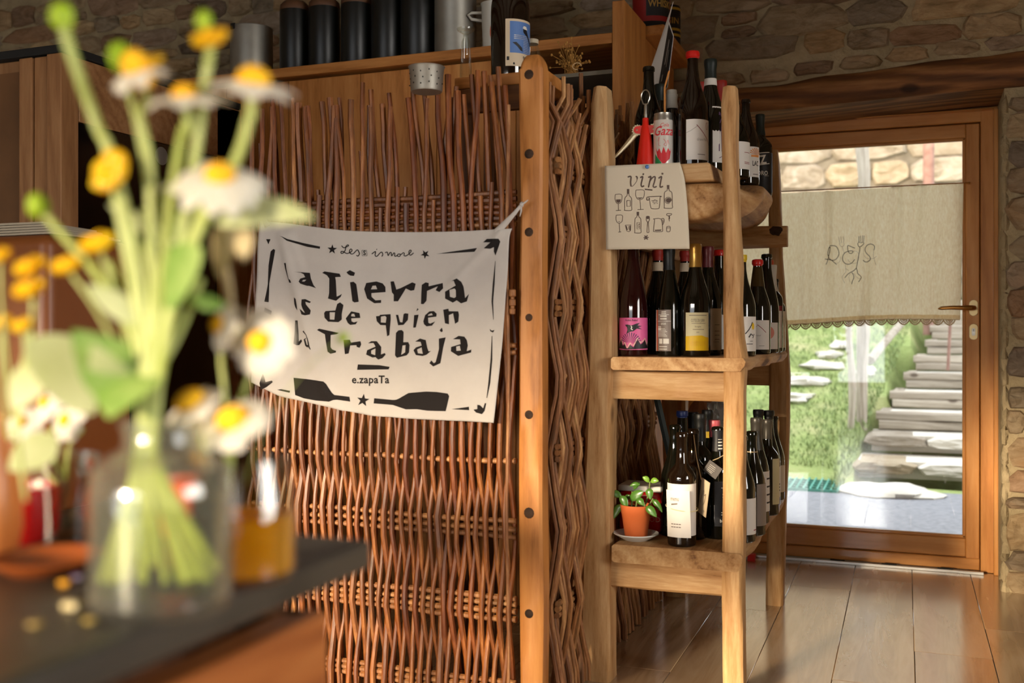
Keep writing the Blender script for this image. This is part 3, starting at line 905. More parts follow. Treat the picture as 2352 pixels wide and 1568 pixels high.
for k, (z, n, sp) in enumerate(LEVELS):
    for j in range(n):
        zz = z + (j - (n - 1) / 2) * sp
        pts = [(x, PW_Y + 0.002 * noise.noise(Vector((x * 8, zz * 9, 1))), zz + 0.006 * noise.noise(Vector((x * 3, zz * 20, 2))) + 0.003 * noise.noise(Vector((x * 14, zz * 20, 3)))) for x in [X0 - 0.01 + (X1 - X0 + 0.015) * q / 22 for q in range(23)]]
        ob('rod', M().tube(pts, [0.0078 * rs_.uniform(0.85, 1.1)] * 23, 7), BARKP if z < 1.2 else BARK, front, smooth=True)
# carved toggle and thin bare stick near the post
tg = px(1177, 690, 2.455)
ob('toggle', M().lathe([(0.004, 0.03), (0.009, 0.027), (0.0095, 0.012), (0.005, 0.009), (0.005, 0.004), (0.0085, 0.002), (0.0085, -0.012), (0.005, -0.014), (0.0055, -0.02), (0.008, -0.022), (0.007, -0.034), (0.003, -0.036)], 12, (tg.x, tg.y, tg.z)), BARKP, front, smooth=True, label='pale carved wooden toggle')
pts = [(-0.957 + 0.003 * math.sin(z * 9), 2.462, z) for z in [0.0 + 1.58 * q / 14 for q in range(15)]]
ob('stick', M().tube(pts, 0.0045, 7), BARKP, front, smooth=True)

# square post with pegs
post = thing('partition_post', 'square orange-brown timber post with dark knots at the corner of the wicker partition', 'post', (-0.9, 2.51, 0))
pm = timber((-0.902, 2.512, 0), (-0.902, 2.512, 1.675), 0.062, 0.062, (1, 0, 0), (0, 1, 0), n=30, wob=0.004, seed=3, ch=0.12)
pm2 = timber((-0.902, 2.512, 1.675), (-0.902, 2.512, 1.712), 0.062, 0.062, (1, 0, 0), (0, 1, 0), n=6, wob=0.002, seed=3, ch=0.12, taper=lambda t: 1 - 0.42 * t * t)
ob('post', pm.add(pm2.v, pm2.f), PINEW[2], post, smooth=True)
for k, (v, s) in enumerate(((171, 1), (353, .95), (533, .95), (729, .8), (952, .9), (1178, 1.05), (1409, .9))):
    c = px(1215, v, 2.4815)
    ob('knot', M().lathe([(0.0002, -0.0015), (0.009 * s, -0.0012), (0.0125 * s, 0.001), (0.0145 * s, 0.004)], 11, (0, 0, 0)), KNOT, post, loc=(c.x + 0.902 * 0 - post.location.x, 2.4795 - post.location.y, c.z), local=True, smooth=True).rotation_euler = (-PI / 2, k * 0.7, 0)

# ------------------------------------------------------------------ side partition (seen edge on), between the post and the bottle rack
side = thing('side_wicker_partition', 'second woven partition of split sticks running back from the corner post to the far wall', 'partition', (-0.87, 3.1, 0))
rs2 = random.Random(31)
LV2 = [0.04, 0.25, 0.46, 0.67, 0.86, 1.06, 1.26, 1.44, 1.6]
nst = 104
for i in range(nst):
    yb = 2.565 + (3.74 - 2.565) * i / nst
    grp = int(i / 4.5)
    par = 1 if grp % 2 else -1
    r = rs2.uniform(0.0050, 0.0082)
    ztop = rs2.gauss(1.63, 0.03) + 0.03 * math.sin(i * 0.3)
    if yb > 3.2: ztop += 0.08
    ph = rs2.uniform(0, 90); tw = rs2.uniform(-0.008, 0.008)
    pts = []; rad = []
    n = 32
    for s in range(n + 1):
        z = 0.003 + (ztop - 0.003) * s / n
        sg = 0
        for k in range(len(LV2) - 1):
            if LV2[k] <= z <= LV2[k + 1]:
                t = (z - LV2[k]) / (LV2[k + 1] - LV2[k]); a = par * (1 if k % 2 else -1)
                sg = a + (-2 * a) * t; break
        else:
            sg = par * (-1 if z < 0.1 else (1 if len(LV2) % 2 else -1))
        x = -0.868 + sg * 0.019 + 0.006 * noise.noise(Vector((ph * .1 + grp * 3, z * 3.2, 0))) + tw + 0.004 * noise.noise(Vector((ph, z * 7, 2)))
        y = yb + 0.010 * noise.noise(Vector((ph, z * 4, 5))) + 0.01 * (1 if z > 1.5 else 0) * (z - 1.5) * 10 * rs2.uniform(-0.3, 0.3)
        pts.append((x, y, z)); rad.append(r * (1.1 - 0.2 * z / 1.65))
    ob('stick', M().tube(pts, rad, 6, flat=0.8), BARKP, side, smooth=True)
for z in LV2[1:-1]:
    for j in range(3):
        zz = z + (j - 1) * 0.016
        pts = [(-0.868 + 0.004 * noise.noise(Vector((y * 9, zz * 30, 0))), y, zz + 0.004 * noise.noise(Vector((y * 5, zz * 9, 0)))) for y in [2.60 + 1.15 * q / 18 for q in range(19)]]
        ob('rod', M().tube(pts, 0.008, 7), BARKP, side, smooth=True)

# ------------------------------------------------------------------ oak bottle rack
rack = thing('bottle_rack', 'rustic oak rack of hewn posts and thick shelves full of wine bottles', 'shelf', (-0.62, 3.3, 0))
RXL, RXR, RY0, RY1 = -0.80, -0.428, 2.80, 3.83     # post centre lines
def postpts(u_list, Y): return [px(u, v, Y) for u, v in u_list]
def shaped_post(edges_l, edges_r, Y, dep, seed, ztop=None, zbot=0.0, n=34, nm='post', lab=None):
    """post whose left and right outlines follow measured edges (lists of (v, u))"""
    def ev(tab, z):
        # pixel row of this height on the front plane, then interpolate the edge
        zs = [(px(u, v, Y).z, px(u, v, Y).x) for v, u in tab]
        zs.sort()
        if z <= zs[0][0]: return zs[0][1]
        for (za, xa), (zb, xb) in zip(zs, zs[1:]):
            if za <= z <= zb:
                t = (z - za) / (zb - za); return xa + (xb - xa) * t
        return zs[-1][1]
    vs = []; k = 12
    zt = ztop
    for i in range(n + 1):
        z = zbot + (zt - zbot) * i / n
        a, b = ev(edges_l, z), ev(edges_r, z)
        c = 0.008
        e = 0.002
        if i == n: c = 0.014; a += 0.004; b -= 0.004
        ring = [(a + c, Y), ((a + b) / 2, Y - 0.001), (b - c, Y), (b, Y + c), (b + 0.001, Y + dep / 2), (b, Y + dep - c), (b - c, Y + dep), ((a + b) / 2, Y + dep), (a + c, Y + dep), (a, Y + dep - c), (a - 0.001, Y + dep / 2), (a, Y + c)]
        for j, (x, y) in enumerate(ring):
            vs.append((x + e * noise.noise(Vector((j * 2.2, z * 9, seed))), y + e * noise.noise(Vector((j * 2.2 + 40, z * 9, seed))), z))
    fs = [(i * k + j, i * k + (j + 1) % k, (i + 1) * k + (j + 1) % k, (i + 1) * k + j) for i in range(n) for j in range(k)]
    fs.append(tuple(range(k - 1, -1, -1))); fs.append(tuple(range(n * k, (n + 1) * k)))
    return ob(nm, M().add(vs, fs), OAKW[2], rack, smooth=True, label=lab)
zt = px(1385, 196, 2.80).z
shaped_post([(196, 1357), (420, 1354), (640, 1352), (860, 1349), (1000, 1344), (1250, 1336), (1568, 1330)],
            [(196, 1392), (420, 1398), (640, 1402), (860, 1404), (1000, 1400), (1250, 1398), (1568, 1400)], 2.80, 0.085, 1, ztop=zt)
zt = px(1675, 196, 2.78).z
shaped_post([(196, 1655), (330, 1657), (520, 1660), (640, 1660), (860, 1661), (1000, 1661), (1300, 1657), (1568, 1659)],
            [(196, 1691), (330, 1688), (480, 1693), (600, 1700), (700, 1699), (780, 1703), (830, 1712), (880, 1707), (1000, 1706), (1250, 1706), (1330, 1704), (1568, 1706)], 2.78, 0.075, 5, ztop=zt)
zt = px(1785, 342, 3.80).z
shaped_post([(342, 1763), (600, 1766), (900, 1766), (1388, 1758)],
            [(342, 1786), (430, 1790), (600, 1795), (760, 1806), (860, 1812), (1000, 1811), (1170, 1803), (1388, 1798)], 3.80, 0.07, 9, ztop=zt)
ob('post', timber((RXL - 0.01, RY1, 0), (RXL - 0.01, RY1, 1.64), 0.085, 0.075, (1, 0, 0), (0, 1, 0), seed=14), OAKW[2], rack, smooth=True)
def zat(v, Y, u=1550): return px(u, v, Y).z
SH_LOW, SH_MID, SH_TOP = 0.400, 0.924, 1.406
ob('shelf', slab(-0.778, -0.462, 2.775, 3.86, SH_LOW - 0.052, SH_LOW, 0, seed=2, wob=0.006), OAKW[0], rack, smooth=True, label='front half of the lowest shelf') if False else None
# lowest shelf: a front plank and a back plank with a live right edge
ob('shelf', slab(px(1408, 1255, 2.79).x, -0.405, 2.775, 3.88, SH_LOW - 0.05, SH_LOW, 1, seed=2, wob=0.02, n=26), OAKW[1], rack, smooth=True, label='thick lowest shelf with a live edge')
ob('shelf', slab(px(1408, 820, 2.79).x, -0.395, 2.77, 3.88, SH_MID - 0.036, SH_MID, 1, seed=6, wob=0.016, n=26), OAKW[1], rack, smooth=True, label='middle shelf with a live edge')
# top shelf: thick bulging log slab
vs = []; n = 30
for i in range(n + 1):
    y = 2.80 + 1.02 * i / n; t = i / n
    b = -0.44 + 0.05 * math.sin(t * 3.4 + 0.2) + 0.012 * noise.noise(Vector((y * 6, 0, 3)))
    th = 0.095 + 0.02 * noise.noise(Vector((y * 3, 4, 3)))
    a = -0.775
    zt_ = SH_TOP + 0.044 * min(1, max(0, (y - 3.05) / 0.15))
    vs += [(a, y, zt_), (a, y, zt_ - th * .8), (a + 0.08, y, zt_ - th), (b - 0.09, y, zt_ - th * 1.02), (b - 0.03, y, zt_ - th * .75), (b, y, zt_ - th * .35), (b - 0.008, y, zt_ - .012), (b - 0.03, y, zt_)]
fs = [(i * 8 + j, i * 8 + (j + 1) % 8, (i + 1) * 8 + (j + 1) % 8, (i + 1) * 8 + j) for i in range(n) for j in range(8)] + [tuple(range(8)), tuple(range(n * 8, n * 8 + 8))]
ob('shelf', M().add(vs, fs), OAKW[1], rack, smooth=True, label='massive bulging top shelf').modifiers.new('round', 'SUBSURF').levels = 1
rsr = M().add([(-0.775, 2.79, SH_TOP), (-0.485, 2.79, SH_TOP), (-0.455, 3.2, SH_TOP), (-0.775, 3.2, SH_TOP), (-0.775, 2.79, SH_TOP + .05), (-0.497, 2.79, SH_TOP + .05), (-0.477, 3.2, SH_TOP + .05), (-0.775, 3.2, SH_TOP + .05)],
              [(0, 3, 2, 1), (4, 5, 6, 7), (0, 1, 5, 4), (1, 2, 6, 5), (2, 3, 7, 6), (3, 0, 4, 7)])
ob('riser_block', rsr, OAKW[0], rack, bevel=0.006, smooth=True)
def rail(p0, p1, w, d, seed, ax):
    dax = (0, 1, 0) if ax == 0 else (1, 0, 0)
    ob('rail', timber(p0, p1, w, d, (0, 0, 1), dax, n=16, wob=0.007, seed=seed, ch=0.14), OAKW[ax], rack, smooth=True)
for z, w, sd in ((0.308, 0.08, 20), (0.845, 0.082, 22), (1.262, 0.062, 24)):
    if z < 1.2: rail((-0.795, 2.845, z), (-0.43, 2.845, z), w, 0.045, sd, 0)
    yb_ = 3.775 if z > 1.2 else 3.835
    rail((-0.795, yb_, z + (0.075 if z > 1.2 else 0)), (-0.392 if z > 1.2 else -0.415, yb_, z + (0.075 if z > 1.2 else 0)), w + 0.02, 0.045, sd + 1, 0)
    rail((-0.80, 2.87, z + 0.02), (-0.80, 3.81, z + 0.02), w * 0.8, 0.035, sd + 50, 1)
kk = px(1782, 530, 3.75)
ob('knot', M().blob((kk.x, 3.7525, kk.z), .024, .0025, .016, 14, 8, .5, seed=3), KNOT, rack, smooth=True)
st_ = px(1503, 925, 3.3); s2 = px(1542, 1060, 3.3)
ob('strap', M().tube([(st_.x, 3.3, st_.z + .05), (s2.x, 3.3, s2.z)], 0.011, 4, flat=0.2), flat('dark_steel', '#3c423f', 0.5, 0.6), rack, label='dark steel brace')
pk = proc('paper_bag', [(0.3, '#8c5a3c'), (0.7, '#b8805a')], ns=6, rough=0.8)

# ------------------------------------------------------------------ tall board-fronted cupboard behind the partition
cup = thing('plank_cupboard', 'tall cupboard of pale upright boards carrying tins and pots, behind the partition', 'cupboard', (-1.9, 3.9, 0))
js = [400, 520, 663, 828, 1003, 1185, 1300]
CY = 3.47
for a, b in zip(js, js[1:]):
    ob('board', M().box(pX(a, CY) + 0.001, pX(b, CY) - 0.001, CY, CY + 0.02, 0, 1.985 if b <= 1185 else 1.80), PINEW[2], cup, bevel=0.0015, seg=1)
ob('board', M().box(pX(1300, CY) + .001, pX(1411, CY) - .001, CY, CY + 0.02, 0, 1.80), PINEW[2], cup, bevel=0.0015, seg=1)
xl, xr = pX(400, CY), -0.915
ob('top_shelf', M().box(xl, pX(1411, CY) - .001, CY - 0.03, 4.29, 1.995, 2.032), PINEW[0], cup, bevel=0.003)
ob('inner_shelf', M().box(pX(1185, CY), pX(1411, CY), CY + .03, 4.25, 1.905, 1.92), flat('grey_board', '#8d8574', .8), cup)
ob('interior_shade_panel', M().box(pX(1185, CY), pX(1411, CY), CY + .35, CY + .37, 1.8, 1.99), DARK, cup)  # black sheet standing in for shade inside the open compartment
ob('side_board', M().box(pX(1411, CY), pX(1440, CY), CY - 0.03, 3.75, 0, 2.14), PINEW[2], cup, bevel=0.003, label='upright end board at the right')
ob('side_board', M().box(-0.935, -0.913, 3.752, 4.29, 0, 2.10), PINEW[2], cup, bevel=0.002)
sb = ob('corner_shelf', M().box(-1.0, -0.835, 3.76, 4.29, 2.102, 2.14), PINEW[1], cup, bevel=0.008)
stp = []
for k in range(8):
    a = PI / 2 + k * PI / 4 + 0.2
    r_ = 0.03 if k % 2 == 0 else 0.010
    stp.append((3.93 + r_ * math.cos(a), 2.02 + r_ * math.sin(a)))
ob('star_cutout', M().prism(stp, 0, 0.002, lambda y, z, d: (-0.9135 + d, y, z)), DARK, cup)
# ledge just behind the front partition
ledge = thing('ledge', 'narrow timber ledge along the top of the front partition, under the magnum bottle', 'ledge', (-1.2, 2.7, 1.6))
ob('ledge_board', M().box(-1.17, -0.898, 2.60, 2.84, 1.668, 1.70), PINEW[0], ledge, bevel=0.003)
ob('ledge_apron', M().box(-1.17, -0.898, 2.60, 2.622, 1.60, 1.667), DARKW[0], ledge, bevel=0.002)
ob('ledge_leg', M().box(-1.165, -1.13, 2.63, 2.66, 0, 1.668), DARKW[2], ledge)
ob('ledge_leg', M().box(-0.93, -0.898, 2.80, 2.835, 0, 1.668), DARKW[2], ledge)
ob('ledge_leg', M().box(-1.165, -1.13, 2.80, 2.835, 0, 1.668), DARKW[2], ledge)

# ------------------------------------------------------------------ tall cabinet at the left
cab = thing('wine_cabinet', 'tall brown cabinet with a black glass side door at the left', 'cabinet', (-2.7, 2.7, 0))
CX = -2.28; CB = 3.15; CZ = 1.815
ob('cabinet_body', M().box(-3.4, CX - 0.02, 2.33, CB, 0, CZ - 0.01), CABW[2], cab, bevel=0.004)
ob('cabinet_top', M().box(-3.42, CX + 0.006, 2.30, CB, CZ - 0.01, CZ + 0.014), DARK, cab, bevel=0.003)
ob('stile', M().box(CX - 0.055, CX, 2.297, 2.365, 0, CZ - 0.012), CABW[2], cab, bevel=0.003)
ob('rail', M().box(CX - 0.012, CX, 2.367, CB, CZ - 0.2, CZ - 0.012), CABW[0], cab, bevel=0.003)
ob('glass_door', M().box(CX - 0.018, CX - 0.004, 2.367, 3.02, 0.25, CZ - 0.203), flat('black_glass', '#060505', 0.12, spec=0.6), cab)
ob('stile', M().box(CX - 0.05, CX, 3.02, CB, 0, CZ - 0.012), CABW[2], cab)
ob('stile', M().box(CX - 0.165, CX - 0.115, 2.30, 2.328, 0, CZ - 0.014), CABW[2], cab, bevel=0.004)
ob('stile', M().box(CX - 0.112, CX - 0.06, 2.306, 2.328, 0, CZ - 0.014), CABW[2], cab, bevel=0.004)
ob('panel', M().box(-3.35, CX - 0.167, 2.312, 2.328, 0.1, CZ - 0.05), proc('brown_laminate', [(0.3, '#5a3c20'), (0.7, '#6b4828')], ns=8, rough=0.6, bump=0.05), cab)
# small stickers on panel and glass
yel = flat('yellow_paper', '#c9962f', 0.7); redp = flat('red_print', '#b01818', 0.6); whp = flat('white_print', '#d8d2c6', 0.7); gryp = flat('grey_print', '#7d766e', 0.7)
def cside(u, v):
    Yv = CX / math.tan(math.atan((u - CU) / FPX) - YAW); return px(u, v, Yv)
a, b = cside(359, 284), cside(397, 330)
ys = ob('sticker', M().box(CX - 0.004, CX - 0.0032, a.y, b.y, b.z, a.z), yel, cab, label='yellow square sticker')
for k in range(3):
    ob('print', M().box(CX - 0.0032, CX - 0.0028, a.y + 0.008, b.y - 0.008, a.z - 0.02 - k * 0.019, a.z - 0.012 - k * 0.019), flat('brown_print', '#6d4a14'), ys)
a = cside(373, 358)
ob('sticker', M().lathe([(0.0001, 0), (0.03, 0), (0.03, 0.001)], 20), gryp, cab, loc=(CX - 0.0035 - cab.location.x, a.y - cab.location.y, a.z), local=True, label='round grey sticker').rotation_euler = (0, PI / 2, 0)
dm = {0: M(), 1: M()}
for k, v in enumerate((268, 282, 290, 301, 308, 316, 326, 335, 342, 352, 361, 372, 382, 390, 400, 414)):
    p = px(58 + (k * 7) % 13, v, 2.3105)
    dm[k % 2].box(p.x - 0.005 - 0.006 * (k % 2), p.x + 0.006, 2.3108, 2.3118, p.z - 0.003, p.z + 0.005)
ob('stickers', dm[0], whp, cab, kind='stuff'); ob('stickers', dm[1], redp, cab, kind='stuff')
# ------------------------------------------------------------------ bottles
BG = flat('dark_green_glass', '#0b0d08', 0.05, spec=0.75)
BB = flat('dark_brown_glass', '#140b06', 0.05, spec=0.75)
BR = flat('ruby_wine_glass', '#240808', 0.06, spec=0.7)
BN = flat('amber_neck_glass', '#3a2a12', 0.08, spec=0.7)
CAPC = {k: flat('capsule_' + k, c, r, spec=s, metal=mt) for k, c, r, s, mt in (
    ('red_wax', '#c21c16', 0.3, .5, 0), ('black', '#121312', 0.45, .4, 0), ('green_black', '#1b2420', 0.45, .4, 0), ('white', '#d9d7cf', 0.45, .4, 0),
    ('red_paper', '#9c2418', 0.5, .4, 0), ('gold', '#cfa453', 0.32, .5, 0.7), ('burgundy', '#5e1a1e', 0.4, .5, 0.1), ('yellow', '#d6b31c', 0.4, .5, 0),
    ('navy', '#1d2f66', 0.4, .5, 0), ('pink', '#c65a62', 0.4, .5, 0), ('grey', '#4a463f', 0.35, .5, 0.3), ('orange', '#d2552a', 0.5, .4, 0))}
P_WHITE = flat('label_white', '#e6e1da', 0.55); P_CREAM = flat('label_cream', '#ddd6ae', 0.55); P_BEIGE = flat('label_beige', '#cdb99c', 0.55)
P_PINK = flat('label_pink', '#e0629c', 0.45); P_BLACK = flat('label_black', '#17161a', 0.5); P_GREY = flat('label_taupe', '#82746a', 0.45)
I_BLACK = flat('ink_black', '#1c1a1a', 0.6); I_BROWN = flat('ink_brown', '#6a5a50', 0.6); I_RED = flat('ink_dark_red', '#8c2633', 0.6)
I_YEL = flat('ink_yellow', '#e8bf1e', 0.5); I_WHITE = flat('ink_white', '#e2ddd2', 0.5); I_ORANGE = flat('ink_orange', '#e39246', 0.5); I_CORAL = flat('ink_coral', '#df8a76', 0.5)
I_SKY = flat('ink_blue', '#5478b4', 0.5); I_GREEN = flat('ink_green', '#1c8a4a', 0.5); I_RED2 = flat('ink_red', '#cf1f28', 0.5); I_GREY = flat('ink_grey', '#8d857c', 0.6); I_PURPLE = flat('ink_purple', '#5a3a60', 0.6)
I_ORED = flat('ink_rust', '#c05c36', 0.5); I_SALMON = flat('ink_cream', '#efe5b8', 0.5)

def profile(kind, H, R):
    rn = 0.0152 * H / 0.325
    if kind == 'burgundy':
        b = [(.455, 1), (.50, .985), (.545, .93), (.60, .82), (.66, .67), (.72, .53), (.78, .43)]
    elif kind == 'bordeaux':
        b = [(.58, 1), (.61, .985), (.635, .93), (.66, .82), (.685, .66), (.71, .50), (.73, .43)]
    else:
        b = [(.40, 1), (.46, .98), (.54, .88), (.62, .74), (.70, .60), (.78, .47)]
    p = [(R * 0.55, 0.004), (R * .86, 0), (R * .97, .003), (R, .009)]
    p += [(max(R * q, rn), H * t) for t, q in b]
    p += [(rn * 1.02, H * .86), (rn, H * .93), (rn, H * .952), (rn * 1.17, H * .956), (rn * 1.17, H * .982), (rn * 1.05, H * .995), (rn * .7, H)]
    return p
def rad_at(p, z):
    for (ra, za), (rb, zb) in zip(p[3:], p[4:]):
        if za <= z <= zb: return ra + (rb - ra) * (z - za) / max(zb - za, 1e-6)
    return p[-1][0]

class Bot: pass
def bottle(label, u, Y, zb, vtop, R, kind='burgundy', glass=None, cap=None, caplen=0.2, capflare=1.06, group='wine bottles on the oak rack', name='wine_bottle', neckband=None, X=None, H=None):
    X = pX(u, Y) if X is None else X
    if H is None: H = px(u, vtop, Y).z - zb
    t = thing(name, label, 'bottle', (X, Y, zb), group)
    p = profile(kind, H, R)
    ob('bottle_body', M().lathe(p, 28), glass or BG, t, local=True, smooth=True)
    B = Bot(); B.t = t; B.H = H; B.R = R; B.p = p; B.face = math.atan2(-Y, -X); B.X = X; B.Y = Y; B.z = zb
    if cap:
        z0 = H * (1 - caplen)
        pr = [(rad_at(p, z0) * capflare, z0)]
        pr += [(rad_at(p, z0 + (H * .955 - z0) * q) * capflare, z0 + (H * .955 - z0) * q) for q in (0.3, 0.6, 1)]
        rn = p[-3][0]
        if cap.endswith('wax'):
            pr += [(rn * 1.1, H * .958), (rn * 1.12, H * .99), (rn * 1.0, H * 1.006), (rn * .7, H * 1.012), (0.0005, H * 1.013)]
        else:
            pr += [(rn * 1.04, H * .958), (rn * 1.04, H * .99), (rn * .96, H * 1.003), (0.0005, H * 1.0035)]
        ob('capsule', M().lathe(pr, 22), CAPC[cap], t, local=True, smooth=True)
    if neckband:
        col, a, b = neckband
        pr = [(rad_at(p, H * a) * 1.05, H * a), (rad_at(p, H * b) * 1.05, H * b)]
        ob('neck_band', M().lathe(pr, 22), col, t, local=True, smooth=True)
    return B
def lab(B, z0, z1, a0, a1, mat, arts=(), name='label', lift=0.0006, lb=None):
    """label wrapped round the bottle from angle a0 to a1 (degrees, 0 faces the camera); arts: (material, shapes) in metres from its lower left corner"""
    r = B.R + lift
    A0 = B.face + math.radians(a0); A1 = B.face + math.radians(a1)
    z0 *= B.H; z1 *= B.H
    m = M().lathe([(rad_at(B.p, z0) + lift, z0), (rad_at(B.p, (z0 + z1) / 2) + lift, (z0 + z1) / 2), (rad_at(B.p, z1) + lift, z1)], 14, a0=A0, a1=A1)
    L = ob(name, m, mat, B.t, local=True, smooth=True, label=lb)
    W = r * (A1 - A0); Hh = z1 - z0
    c = B.t.location
    def fn(x, y):
        a = A0 + x / r
        rr_ = rad_at(B.p, z0 + y) + lift + 0.0004
        return (c.x + rr_ * math.cos(a), c.y + rr_ * math.sin(a), c.z + z0 + y)
    for ma, shapes in arts:
        sh = shapes(W, Hh) if callable(shapes) else shapes
        ink('print', sh, fn, ma, L, cutx=0.006)
    return L
def lines(ys, x0=0.2, x1=0.8, h=0.025):
    def f(W, H):
        return [poly([(W * x0, H * y), (W * x1, H * y), (W * x1, H * (y + h)), (W * x0, H * (y + h))]) for y in ys]
    return f
def T(s, x, y, size, bold=0.0, sx=1.0, **k):
    return lambda W, H: [text(s, size * H, W * x, H * y, bold=bold, sx=sx, **k)]
def both(*fs): return lambda W, H: sum([f(W, H) for f in fs], [])
def PL(pts): return lambda W, H: [poly([(W * x, H * y) for x, y in pts])]
def ST(pts, w, closed=False): return lambda W, H: [stroke([(W * x, H * y) for x, y in pts], w * H, closed)]

ZT = 1.456
# top shelf, left group
b = bottle('tall dark bottle with an open black neck behind the red corkscrew', 1490, 3.0, ZT, 153, 0.043, 'burgundy', BG)
b = bottle('dark bottle with green-black capsule between corkscrew and white can, top shelf', 1515, 3.11, ZT, 195, 0.040, 'bordeaux', BG, cap='green_black', caplen=.17)
b = bottle('bottle sealed with thick white wax, behind the white and red can', 1543, 3.14, ZT, 208, 0.041, 'burgundy', BB, cap='white', caplen=.2, capflare=1.25)
b = bottle('big bottle with bright red wax top and white mountain label, top shelf', 1591, 2.885, ZT, 121, 0.0435, 'burgundy', BB, cap='red_wax', caplen=.055)
lab(b, .055, .40, -24, 96, P_WHITE, [
    (I_RED, both(ST([(.32, .86), (.62, .60), (.95, .34)], .018))),
    (I_GREY, both(ST([(0, .67), (.15, .72), (.35, .83)], .009), T('Grand Pas', .5, .50, .09, sx=.8, shear=.4), lines([.12], .35, .62, .02))),
    (I_RED, ST([(.68, .92), (.74, .94), (.78, .86), (.74, .77), (.68, .76), (.655, .84)], .012, True))])
b = bottle('bottle with long green-black capsule and white band, beside the red-wax bottle', 1632, 3.05, ZT, 138, 0.0425, 'burgundy', BG, cap='green_black', caplen=.16, neckband=(P_WHITE, .775, .835))
lab(b, .10, .58, 8, 100, P_WHITE, [(I_PURPLE, both(ST([(.30, .2), (.33, .9)], .022), ST([(.45, .2), (.42, .6), (.5, .88)], .022), ST([(.33, .9), (.45, .8), (.33, .7)], .018), ST([(.42, .4), (.55, .46), (.55, .3), (.42, .32)], .02), ST([(.3, .08), (.5, .12), (.7, .02)], .012)))])
b = bottle('bottle with dull red capsule just behind the front oak post, top shelf', 1656, 3.26, 1.45, 187, 0.039, 'burgundy', BG, cap='red_paper', caplen=.2)
b = bottle('bottle with dark red capsule half hidden behind the red-wax bottle', 1612, 3.2 + .09, 1.45, 191, 0.039, 'burgundy', BG, cap='red_paper', caplen=.2)
# top shelf, right of the post
b = bottle('unsealed dark bottle with white and orange sunburst label reading LAC', 1713, 3.25, 1.449, 228, 0.0415, 'burgundy', BB)
lab(b, .085, .43, -58, 72, P_WHITE, [
    (I_BLACK, both(T('LAC', .79, .44, .23, bold=.02, sx=.62), lines([.1, .13, .16], .1, .28, .012), lines([.08], .68, .9, .02))),
    (I_RED2, lines([.90, .86, .82], .12, .25, .028)), (I_GREY, both(*[lines([.3 + k * .045], .08, .34, .014) for k in range(10)])),
    (I_ORANGE, lambda W, H: [poly([(W * .62, H * .66), (W * .96, H * .66), (W * .96, H * .73), (W * .62, H * .73)])] + [poly([(W * .8, H * .74), (W * .8 + W * .26 * math.cos(a), H * .74 + H * .22 * math.sin(a)), (W * .8 + W * .26 * math.cos(a + .17), H * .74 + H * .22 * math.sin(a + .17))]) for a in [k * .34 for k in range(9)]])])
b = bottle('bottle with white label mostly hidden behind the front oak post, top shelf', 1690, 3.13, 1.456, 232, 0.041, 'burgundy', BG)
lab(b, .1, .45, -20, 95, P_WHITE, [(I_RED, lines([.2, .25, .6], .5, .8, .02))])
b = bottle('bottle with black and white lettered label at the right end of the top shelf', 1746, 3.55, 1.452, 264, 0.0405, 'bordeaux', BG, cap='green_black', caplen=.25)
lab(b, .04, .52, -70, 80, P_BLACK, [
    (I_WHITE, both(T('IZ', .52, .80, .30, bold=.03, sx=.8, rot=.12), T('ORO', .54, .47, .15, bold=.02, sx=.85), ST([(.3, .66), (.78, .72)], .02), ST([(.3, .97), (.78, 1.0)], .02), lines([.40], .6, .75, .01)))])
# middle shelf
ZM = SH_MID
b = bottle('clear rosé bottle with bright pink flag and mountains label', 1455, 2.89, ZM, 548, 0.0402, 'alsace', BR)
def mtn(W, H, off=0):
    pk_ = [(0, .10), (.06, .24), (.14, .36), (.21, .18), (.27, .23), (.34, .06), (.42, .21), (.5, .13), (.6, .37), (.68, .22), (.74, .27), (.82, .36), (.9, .17), (.95, .28), (1, .1)]
    return pk_
lab(b, .055, .325, -82, 82, P_PINK, [
    (I_PURPLE, lambda W, H: [poly([(W * .42 + W * .03 * math.cos(a), H * .2 + H * .03 * math.sin(a)), (W * .42 + W * .27 * math.cos(a), H * .22 + H * .32 * math.sin(a)), (W * .42 + W * .27 * math.cos(a + .1), H * .22 + H * .32 * math.sin(a + .1))]) for a in [.2 + k * .235 for k in range(12)]]),
    (P_BLACK, both(lambda W, H: [poly([(W * x, H * (y - .05)) for x, y in mtn(W, H)] + [(W, H * .05), (0, H * .05)])], PL([(.28, .78), (.35, .79), (.45, .76), (.58, .82), (.66, .84), (.60, .76), (.72, .74), (.62, .70), (.72, .64), (.58, .66), (.50, .58), (.42, .56), (.32, .50), (.35, .62), (.34, .70)]), T('Robin Rebel', .45, .92, .085, bold=.01, sx=.95))),
    (I_SALMON, lambda W, H: [stroke([(W * x, H * y) for x, y in mtn(W, H)], .012 * H * 2)]),
    (I_WHITE, both(ST([(.44, .76), (.46, .70), (.44, .66), (.48, .62)], .035)))])
b = bottle('bottle with red paper capsule and cream band, second row of the middle shelf', 1511, 3.12, ZM, 575, 0.0405, 'burgundy', BG, cap='red_paper', caplen=.1, neckband=(P_BEIGE, .80, .885))
b = bottle('dark bottle with brown-grey text label and rust stripe, middle shelf', 1537, 2.90, ZM, 571, 0.0370, 'alsace', BG, cap='black', caplen=.2)
